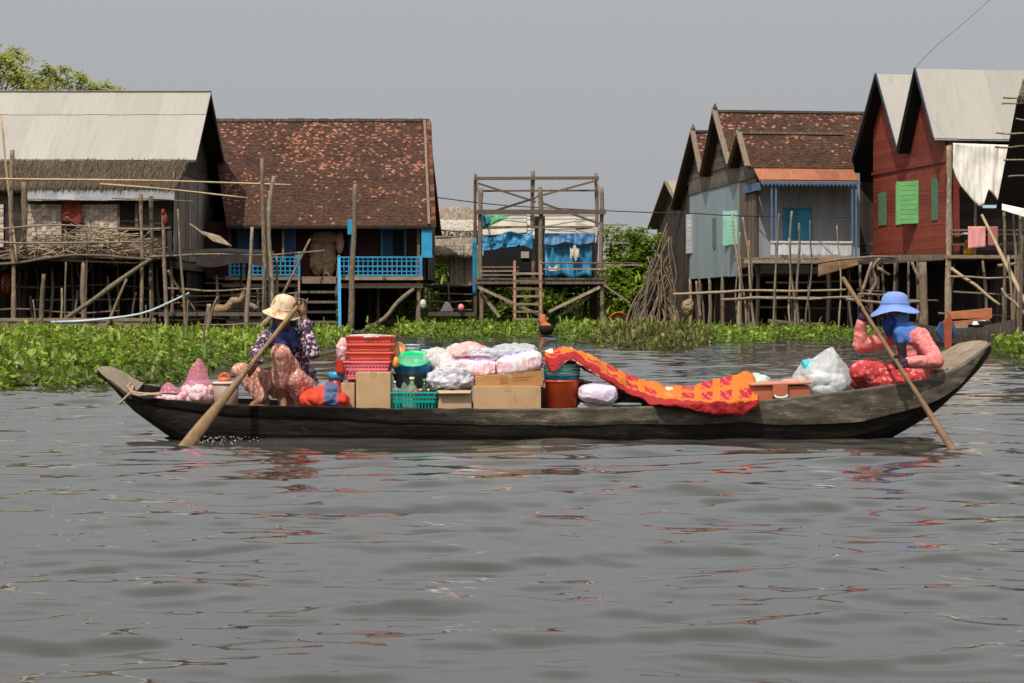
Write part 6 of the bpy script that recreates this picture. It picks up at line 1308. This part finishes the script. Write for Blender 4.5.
# ================================================================== the two women
m_skin = M('sunburnt_skin', (.2,.095,.055), (.16,.075,.045), scale=8, rough=.5, spec=.35, sss=.08)
m_eye = M('eye_white', (.6,.58,.55), rough=.2); m_pupil = M('dark_iris', (.015,.01,.008), rough=.15); m_hair = M('black_hair', (.012,.01,.009), rough=.45, bump=.4, bscale=40)
def head(mb, c, fwd, up):
    c, fwd, up = V(c), V(fwd).normalized(), V(up); sd = fwd.cross(up).normalized(); up = sd.cross(fwd)
    Mx = Matrix((sd, fwd, up)).transposed(); q = lambda x, y, z: c+Mx @ V((x, y, z))
    ellipsoid(mb, q(0,-.012,.025), (.074,.09,.088), Mx); ellipsoid(mb, q(0,.022,-.03), (.06,.068,.075), Mx); ellipsoid(mb, q(0,.055,-.075), (.03,.028,.024), Mx)
    capsule(mb, q(0,.083,.015), q(0,.108,-.02), .009, .014); ellipsoid(mb, q(0,.105,-.022), (.019,.012,.01), Mx)
    for s in (-1, 1):
        ellipsoid(mb, q(.074*s,-.005,-.008), (.01,.02,.032), Mx); ellipsoid(mb, q(.034*s,.073,.034), (.024,.012,.008), Mx); ellipsoid(mb, q(.038*s,.065,-.018), (.022,.018,.016), Mx)
    ellipsoid(mb, q(0,.09,-.048), (.024,.009,.006), Mx); ellipsoid(mb, q(0,.088,-.06), (.02,.01,.008), Mx)
    return q, Mx
def eyes(q, Mx, parent):
    for s in (-1, 1):
        mb = MB(); ellipsoid(mb, q(.032*s,.076,.013), (.014,.011,.008), Mx); o = mb.build('eye', m_eye, parent, smooth=True)
        mb = MB(); ellipsoid(mb, q(.032*s,.085,.0125), (.006,.004,.006), Mx); mb.build('iris', m_pupil, o, smooth=True)
def grip(mb, c, ax, wrist, r, k=1., turn=1, point=False):
    """a closed hand round a shaft: palm, four unequal fingers bent round it, thumb from the palm's side"""
    c, ax, wrist = V(c), V(ax).normalized(), V(wrist); e = wrist-c; e -= ax*e.dot(ax); e.normalize(); f = ax.cross(e)*turn
    pc = c+e*(r+.02); capsule(mb, wrist, pc.lerp(wrist, .35), .027*k, .03*k)
    for o in (-.03, -.01, .01, .03): capsule(mb, pc+ax*o*.9+e*.03, pc+ax*o*1.05+f*.012, .0165*k, .0135*k)
    def at(a, o, rr): return c+(e*math.cos(a)+f*math.sin(a))*rr+ax*o
    for i, (o, L_) in enumerate(((-.033,.82),(-.0115,.97),(.0105,1.),(.032,.9))):
        rr = r+.0085
        if point and i == 3:
            capsule(mb, at(.55,o,rr+.012), at(.6,o,rr)+ax*.03+e*.02, .0095*k, .009*k); capsule(mb, at(.6,o,rr)+ax*.03+e*.02, at(.6,o,rr)+ax*.075+e*.012, .009*k, .0075*k); continue
        an = [.35, 1.25, 2.2*L_**.5, 3.05*L_]; pts = [at(a, o, rr+(.01 if a < .5 else 0)) for a in an]
        for a, b, ra, rb in zip(pts, pts[1:], (.0105,.0095,.0088), (.0095,.0088,.0075)): capsule(mb, a, b, ra*k, rb*k, n=10)
    th = [pc+ax*.03-f*.012+e*.012, at(-.75,.047,r+.012), at(-1.5,.05,r+.01), at(-2.15,.046,r+.009)]
    for a, b, ra, rb in zip(th, th[1:], (.015,.0115,.0105), (.0115,.0105,.0085)): capsule(mb, a, b, ra*k, rb*k, n=10)
def foot(mb, ankle, toe, k=1.):
    a, t_ = V(ankle), V(toe); d = (t_-a); d.z = 0; d.normalize(); s = d.cross(V((0,0,1)))
    capsule(mb, a+V((0,0,-.01))-d*.03, a+V((0,0,-.05))-d*.035, .032, .034); capsule(mb, a, a+d*.1+V((0,0,-.045)), .034, .026); 
    for o in (-.022, 0, .022): capsule(mb, a+V((0,0,-.06))+s*o*.7-d*.02, a+d*.13+s*o+V((0,0,-.066)), .024, .018)
    for i, o in enumerate((-.034,-.018,-.002,.014,.032)): capsule(mb, a+d*.13+s*o+V((0,0,-.068)), a+d*(.165+.006*min(i, 4))+s*o*1.1+V((0,0,-.072)), .011, .009+.002*(i == 4), n=8)
def chain(mb, pts, rs, flat=1.):
    for a, b, ra, rb in zip(pts, pts[1:], rs, rs[1:]): capsule(mb, a, b, ra, rb)
def wr_(amp, f, seed=0., zs=1.4):
    return lambda c: amp*((1-2*abs(noise.noise(V((c.x*f+seed, c.y*f, c.z*f*zs)))))*.7+.4*noise.noise(V((c.x*f*2.3+seed, c.y*f*2.3, c.z*f*2.3*zs*.7))))
# paddles -----------------------------------------------------------------
def lerp2(a, b, t): return V(a).lerp(V(b), t)
m_paddle = M('worn_paddle_wood', (.25,.15,.07), (.16,.09,.04), scale=6, stretch=(4,4,1), rough=.55, bump=.2)
LP0, LP1 = P(297.5,306.5,16.12), P(187,445,15.37); RP0, RP1 = P(843,278,16.64), P(951,447,15.16)
def paddle(label, a, b, r, wb, blade, ext, mat):
    d = (b-a).normalized(); e = b+d*ext; t = thing('paddle', a.lerp(b, .5), label, 'paddle'); mb = MB()
    n = 26; L_ = (e-a).length; pts = [a+d*L_*i/n for i in range(n+1)]
    mb.tube(pts[:int(n*blade)+2], [r*(.92+.1*math.sin(i*.7)) for i in range(int(n*blade)+2)], n=10, jit=.02); mb.build('shaft', mat, t, smooth=True)
    mb = MB(); s = d.cross(V((0,1,.15))).normalized(); nn = s.cross(d); g = []
    for i in range(12):
        q = i/11; p = a+d*L_*(blade+(1-blade)*q-.02); w_ = r*1.06+(wb-r)*min(1, q*1.7)**1.2; w_ *= (1 if q < .92 else .75); th = r*1.06*(1-q)+.01
        g.append([p+s*math.cos(k*math.pi/6)*w_+nn*math.sin(k*math.pi/6)*th for k in range(12)])
    mb.grid(g, wrap=True); mb.f.append(list(range(len(mb.v)-12, len(mb.v)))); mb.var.append(.5); mb.col.append((.5,)*3); mb.build('blade', mat, t, smooth=True); return t
paddle('pale brown wooden paddle dipped at the bow, held by the woman in the sun hat', LP0, LP1, .021, .05, .42, .3, m_paddle)
paddle('darker brown paddle dipped at the stern, held by the woman in the blue hat', RP0, RP1, .0185, .028, .6, .3, M('dark_paddle_wood', (.2,.115,.05), (.12,.065,.03), scale=6, rough=.5, bump=.2))
# woman in the sun hat -----------------------------------------------------
pl_ = V((PX(297,16.5), 16.45, FL)); w1 = thing('person', pl_, 'woman in a cream sun hat and flowered shirt squatting at the bow', 'person')
mb = MB(); hc = P(283.5,317,16.2)
q1, M1 = head(mb, hc, (-.12,-1,-.42), (0,-.35,1))
neck = P(285,333,16.28); chest = P(287,345,16.3); pel = P(297,391,16.5)
shR, shL = P(267,338,16.24), P(305,338,16.26); elR, elL = P(256,353,16.02), P(313,353,16.1)
axL = (LP0-LP1).normalized(); tR = .45; hR = LP0.lerp(LP1, tR); hL = LP0.lerp(LP1, -.012)
wR = hR+V((.055,.075,.045)); wL = hL+V((.035,.03,-.085))
chain(mb, [hc+V((0,.03,-.05)), neck, chest], [.05,.05,.09]); chain(mb, [chest, chest.lerp(pel, .5), pel], [.115,.11,.13])
chain(mb, [shR, chest, shL], [.05,.09,.05]); chain(mb, [shR, elR, wR], [.045,.036,.025]); chain(mb, [shL, elL, wL], [.045,.036,.025])
grip(mb, hR, axL, wR, .022, turn=-1); grip(mb, hL, axL, wL, .022, turn=1, point=True)
hpR, hpL = P(290,392,16.38), P(302,393,16.4); knR, knL = P(241,371,16.17), P(280,354,16.05); anR, anL = P(263,399,16.2), P(283,400,16.17)
chain(mb, [hpR, knR, anR], [.075,.05,.035]); chain(mb, [hpL, knL, anL], [.075,.05,.035]); foot(mb, anR, anR+V((-.09,-.08,0))); foot(mb, anL, anL+V((.02,-.1,0)))
b1 = fused(mb, 'body', m_skin, w1, vox=.0045, smooth=3); eyes(q1, M1, w1)
m_flor = M('flowered_shirt', (.018,.015,.042), (.085,.028,.07), scale=18, rough=.8, c3=(.62,.52,.54), s3=34, th3=.555, soft3=.03)
mb = MB(); chain(mb, [chest+V((0,.01,.04)), chest.lerp(pel, .45), pel+V((0,.02,.03))], [.135,.145,.165]); chain(mb, [shR, chest+V((0,.02,.03)), shL], [.066,.12,.066]); chain(mb, [pel+V((.04,.0,.1)), pel+V((.07,-.02,-.08))], [.13,.12])
chain(mb, [shR, elR, wR+V((.01,.01,.01))], [.062,.05,.038]); chain(mb, [shL, elL, wL.lerp(elL, .18)], [.062,.054,.041])
fused(mb, 'shirt', m_flor, w1, vox=.009, smooth=5, disp=wr_(.011, 9, 0., 2.2))
m_ptrs = M('salmon_patterned_trousers', (.66,.33,.25), (.34,.1,.075), scale=34, rough=.9, c3=(.8,.6,.5), s3=42, th3=.57, soft3=.04)
mb = MB(); chain(mb, [hpR, knR, anR.lerp(knR, .12)], [.1,.064,.058]); chain(mb, [hpL, knL, anL.lerp(knL, .42)], [.105,.074,.068]); chain(mb, [hpL+V((.03,-.02,0)), knL.lerp(anL, .5)+V((.1,.05,-.02)), anL+V((.13,.1,.0))], [.12,.085,.07]); chain(mb, [pel, hpR, hpL], [.14,.12,.13])
fused(mb, 'trousers', m_ptrs, w1, vox=.009, smooth=5, disp=wr_(.019, 14, 4., .25))
m_scarf = M('dark_blue_scarf', (.018,.025,.085), (.05,.06,.2), scale=12, rough=.85)
mb = MB()
for k in range(14):
    a, b = 2*math.pi*k/14, 2*math.pi*(k+1)/14; f = lambda a: neck+V((math.cos(a)*.1, math.sin(a)*.085-.005, .01*math.sin(3*a)-.02*math.cos(a-.5)-.01-.03*max(0, -math.sin(a)))); capsule(mb, f(a), f(b), .042, .042)
capsule(mb, neck+V((-.02,-.09,-.03)), neck+V((.01,-.13,-.14)), .05, .03); capsule(mb, neck+V((.05,-.08,-.01)), neck+V((.09,-.1,-.1)), .045, .03); capsule(mb, hc+V((.05,.07,-.02)), neck+V((.06,.05,0)), .045, .05); capsule(mb, hc+V((-.05,.07,-.02)), neck+V((-.06,.05,0)), .045, .05)
fused(mb, 'scarf', m_scarf, w1, vox=.007, smooth=4, disp=wr_(.009, 16, 8.))
mb = MB(); ellipsoid(mb, q1(0,-.03,.02), (.082,.088,.095), M1); capsule(mb, q1(0,-.09,-.02), q1(0,-.1,-.09), .05, .035); mb.build('hair', m_hair, w1, smooth=True)
def hat(parent, c, Mx, r, h, rb, mat, droop=.03, asym=None, band=None):
    mb = MB(); g = []; n = 44
    pr = [(.002,h,0),(r*.35,h*.985,0),(r*.66,h*.91,0),(r*.86,h*.76,0),(r*.96,h*.55,0),(r*1.02,h*.28,0),(r*1.05,.02,0),(r*1.08,0,.02),(rb*.75,-droop*.35,.6),(rb*.95,-droop*.85,1),(rb,-droop,1)]
    for (rr, z, w_) in pr:
        g.append([c+Mx @ V((math.cos(a)*rr*(1+.03*w_*math.sin(3*a+1)), math.sin(a)*rr*1.08*(1+.03*w_*math.sin(2*a)), z+w_*(asym(a) if asym else .008*math.sin(4*a))+.004*noise.noise(V((a*2, z*20, r))))) for a in [2*math.pi*k/n for k in range(n)]])
    mb.grid(g, wrap=True); o = mb.build('hat', mat, parent, smooth=True, solid=.006, sub=1)
    if band:
        mb = MB(); mb.grid([[c+Mx @ V((math.cos(a)*r*1.065, math.sin(a)*r*1.08*1.065, z)) for a in [2*math.pi*k/n for k in range(n)]] for z in (.008, .03)], wrap=True); mb.build('band', band, o, smooth=True, solid=.004)
    return o
m_hat1 = M('cream_sun_hat', (.68,.55,.38), (.6,.45,.3), scale=6, rough=.85, c3=(.42,.2,.09), s3=14, th3=.56)
Mh = M1 @ Matrix.Rotation(math.radians(12), 3, 'X') @ Matrix.Rotation(math.radians(-9), 3, 'Y')
hat(w1, q1(0,-.015,.055), Mh, .098, .125, .165, m_hat1, droop=.035, asym=lambda a: .012*math.sin(2*a+.6)-.01*math.cos(a), band=m_hat1)
# woman in the blue hat ----------------------------------------------------
fz = .33; w2 = thing('person', P(915,386,16.4), 'woman in a blue hat, blue scarf and pink jacket sitting at the stern', 'person')
mb = MB(); hc = P(893.5,314.5,16.35); q2, M2 = head(mb, hc, (-1,-.3,-.1), (-.05,0,1))
neck = P(903,331,16.37); chest = P(911,344,16.36); pel = P(920,378,16.4)
shN, shF = P(921,337,16.22), P(899,336,16.48); elN, elF = P(937,361,16.04), P(860,345,16.42)
axR = (RP0-RP1).normalized(); hN = RP0.lerp(RP1, .525); hF = RP0.lerp(RP1, .215); wN = hN+V((.075,.04,-.0)); wF = hF+V((-.02,.045,-.075))
chain(mb, [hc+V((.02,0,-.05)), neck, chest], [.05,.05,.09]); chain(mb, [chest, pel], [.11,.13]); chain(mb, [shN, chest, shF], [.05,.09,.05])
chain(mb, [shN, elN, wN], [.045,.036,.024]); chain(mb, [shF, elF, wF], [.045,.036,.024]); grip(mb, hN, axR, wN, .022, k=.82, turn=1); grip(mb, hF, axR, wF, .022, k=.82, turn=-1)
knN, knF = P(862,372,16.2), P(868,370,16.62); anN, anF = P(895,381,16.25), P(892,380,16.5)
chain(mb, [pel+V((-.03,-.08,-.03)), knN, anN], [.07,.05,.035]); chain(mb, [pel+V((-.03,.08,-.03)), knF, anF], [.07,.05,.035]); foot(mb, anN+V((0,0,.03)), anN+V((.1,.02,0))); foot(mb, anF+V((0,0,.03)), anF+V((.1,-.02,0)))
fused(mb, 'body', m_skin, w2, vox=.0045, smooth=3); eyes(q2, M2, w2)
m_glove = M('dark_purple_glove', (.045,.022,.055), (.03,.015,.04), scale=12, rough=.85)
for (c, w_, tn) in ((hN, wN, 1), (hF, wF, -1)):
    mb = MB(); grip(mb, c, axR, w_, .0225, k=1.12, turn=tn); e = (w_-c).normalized(); capsule(mb, w_, w_+e*.03, .034, .037); fused(mb, 'glove', m_glove, w2, vox=.0045, smooth=3)
m_jack = M('pink_patterned_jacket', (.66,.19,.17), (.55,.13,.125), scale=16, rough=.85, c3=(.74,.36,.32), s3=60, th3=.56, soft3=.04)
mb = MB(); chain(mb, [chest+V((0,0,.03)), chest.lerp(pel, .5)+V((0,0,0)), pel+V((.0,0,.02))], [.125,.14,.155]); chain(mb, [shN, chest+V((.02,0,.03)), shF], [.072,.12,.07])
chain(mb, [shN, elN, wN.lerp(elN, .1)], [.068,.057,.041]); chain(mb, [shF, elF, wF.lerp(elF, .1)], [.066,.058,.041]); capsule(mb, pel+V((.03,0,.05)), pel+V((.04,0,-.06)), .15, .15)
fused(mb, 'jacket', m_jack, w2, vox=.009, smooth=5, disp=wr_(.011, 9, 2., 2.2))
m_sar = M('red_patterned_sarong', (.5,.045,.05), (.36,.025,.03), scale=8, rough=.85, c3=(.66,.3,.26), s3=26, th3=.58, soft3=.04)
mb = MB(); chain(mb, [pel+V((-.05,-.08,-.03)), knN, anN], [.11,.095,.08]); chain(mb, [pel+V((-.05,.08,-.03)), knF, anF], [.11,.09,.08]); chain(mb, [P(868,380,16.4), P(905,384,16.4)], [.13,.13]); chain(mb, [knN, knF], [.08,.08]); ellipsoid(mb, P(880,381,16.4), (.25,.3,.1))
fused(mb, 'sarong', m_sar, w2, vox=.009, smooth=5, disp=wr_(.013, 8, 6., 2.5))
m_bsc = M('blue_head_scarf', (.075,.2,.52), (.055,.15,.42), scale=6, rough=.85); m_mask = M('deep_blue_mask', (.012,.055,.24), (.01,.045,.19), scale=6, rough=.85)
mb = MB(); ellipsoid(mb, q2(0,.035,-.05), (.076,.074,.062), M2); capsule(mb, q2(0,.088,-.028), q2(0,.075,-.1), .026, .03); capsule(mb, q2(0,.06,-.09), q2(0,.055,-.15), .05, .025); fused(mb, 'face_mask', m_mask, w2, vox=.007, smooth=4, disp=wr_(.004, 20, 1.))
mb = MB(); ellipsoid(mb, q2(0,-.035,-.02), (.088,.085,.1), M2); capsule(mb, q2(0,-.03,-.08), neck+V((.01,0,-.03)), .08, .105); capsule(mb, neck+V((-.03,-.09,-.01)), chest+V((-.1,-.1,.03)), .06, .035); capsule(mb, neck+V((.03,-.06,.02)), neck+V((.12,-.1,-.06)), .06, .035); capsule(mb, neck+V((-.04,-.1,-.01)), neck+V((.06,-.12,-.09)), .05, .03)
fused(mb, 'scarf', m_bsc, w2, vox=.006, smooth=16, disp=wr_(.008, 13, 3., .6))
mb = MB(); capsule(mb, chest+V((-.1,-.09,.02)), chest+V((-.09,-.12,-.13)), .04, .03); mb.build('undershirt', m_black, w2, smooth=True)
hat(w2, q2(0,-.02,.062), M2 @ Matrix.Rotation(math.radians(7), 3, 'X'), .104, .122, .185, M('periwinkle_hat', (.2,.3,.62), (.16,.24,.53), scale=5, rough=.85), droop=.055, asym=lambda a: -.012*math.sin(a)+.014*math.sin(3*a+.5)+.01*math.cos(2*a), band=m_bsc)

# ================================================================== moored boat under the red house
mbt = thing('rowing_boat', P(955,345,56.5), 'small dark wooden boat moored under the red house with planks aboard', 'boat')
TM = lambda s, w_, z: V((PX(905,59)+s*(PX(1012,55)-PX(905,59)), 58-3.2*s+w_, z))
mb = MB(); g = []
for i in range(25):
    s = i/24; hw = .55*max(.05, math.sin(math.pi*min(1, max(0, s*.96+.03))))**.6; zg_ = .5+.45*abs(s-.45)**2*2; zk = -.15+.5*abs(2*s-1)**4
    row = [TM(s, -hw*a, zg_+(zk-zg_)*t) for a, t in ((1,0),(1,.3),(.9,.65),(.5,.93),(0,1))]+[TM(s, hw*a, zg_+(zk-zg_)*t) for a, t in ((.5,.93),(.9,.65),(1,.3),(1,0))]
    row += [TM(s, hw*.93, zg_), TM(s, hw*.8, zg_-.2), TM(s, 0, zg_-.26), TM(s, -hw*.8, zg_-.2), TM(s, -hw*.93, zg_)]; g.append(row)
mb.grid(g, wrap=True); mb.build('hull', m_board, mbt)
mb = MB(); mb.bar(P(958,331,57), P(1010,328,55), .04, .09); mb.build('gunwale', m_board, mbt)
m_opl = M('orange_planks', (.36,.13,.055), (.22,.08,.035), scale=4, stretch=(1,3,6), rough=.7, var=.35)
for k, (a, b, y0, y1, d) in enumerate(((949,992,309,319,57.6),(950,990,319,325,57.2),(936,968,324,332,57))):
    mb = MB(); mb.hexa([P(a,y1,d), P(b,y1-1,d), P(b,y0-1,d), P(a,y0+3,d)], (0,.25,0)); tag(mb.build('orange_plank', m_opl if k != 2 else m_boardp), ['reddish wide plank propped on edge in the moored boat, upper one', 'reddish plank lying below the wide one in the moored boat', 'short brown plank at the near end of the moored boat'][k], 'plank')
mb = MB(); mb.box(PX(980,56), PX(992,56), 56, 56.5, PZ(326,56), PZ(321,56)); tag(mb.build('black_box', m_black, bevel=.02), 'small black box on the moored boat gunwale', 'box')
mb = MB(); mb.hexa([P(973,325,56.1), P(987,324,56.1), P(986,321,56.3), P(974,322,56.3)], (0,.1,.02)); tag(mb.build('white_board', m_white), 'small white board on the moored boat beside the black box', 'board')
pr = thing('painted_stern_post', P(949,347,52), 'orange-red post with dark blue sides standing in the water left of the moored boat', 'post')
mb = MB(); mb.hexa([P(945.5,352,52), P(951,352,52), P(952.5,322,52), P(950,314,52), P(943.5,322,52)], (0,.12,0)); mb.build('post_board', M('orange_red_paint', (.34,.075,.03), (.2,.05,.025), scale=4), pr)
mb = MB(); mb.hexa([P(937,331,52.2), P(943,341,52.2), P(951,342,52.2), P(957,332,52.2), P(953,321,52.2), P(942,322,52.2)], (0,.25,0)); mb.build('side_panel', m_dblue, pr)
solo('thin_stick', 'thin dark stick standing in the water behind the left end of the quilt', 'stick', [(556.5,356),(556,338)], 44, .02, m_dark)
solo('thin_stick', 'second thin dark stick in the water, behind the red border of the quilt', 'stick', [(575,356),(574.5,340)], 44, .018, m_dark)
# splash by the left paddle
mb = MB()
for _ in range(700):
    px, py = random.gauss(226, 14), random.gauss(436, 3.6); d = HC*F/(py-HY); p = V((PX(px, d), d, R(0,.035))); r = R(.0008,.0036); ellipsoid(mb, p, (r*1.6, r, r*R(.5,1)), n=6, m=4)
tag(mb.build('splash', M('water_drops', (.75,.77,.78), rough=.08, spec=.6), smooth=True), 'small splash of drops where the left paddle enters the water', 'splash', kind='stuff')
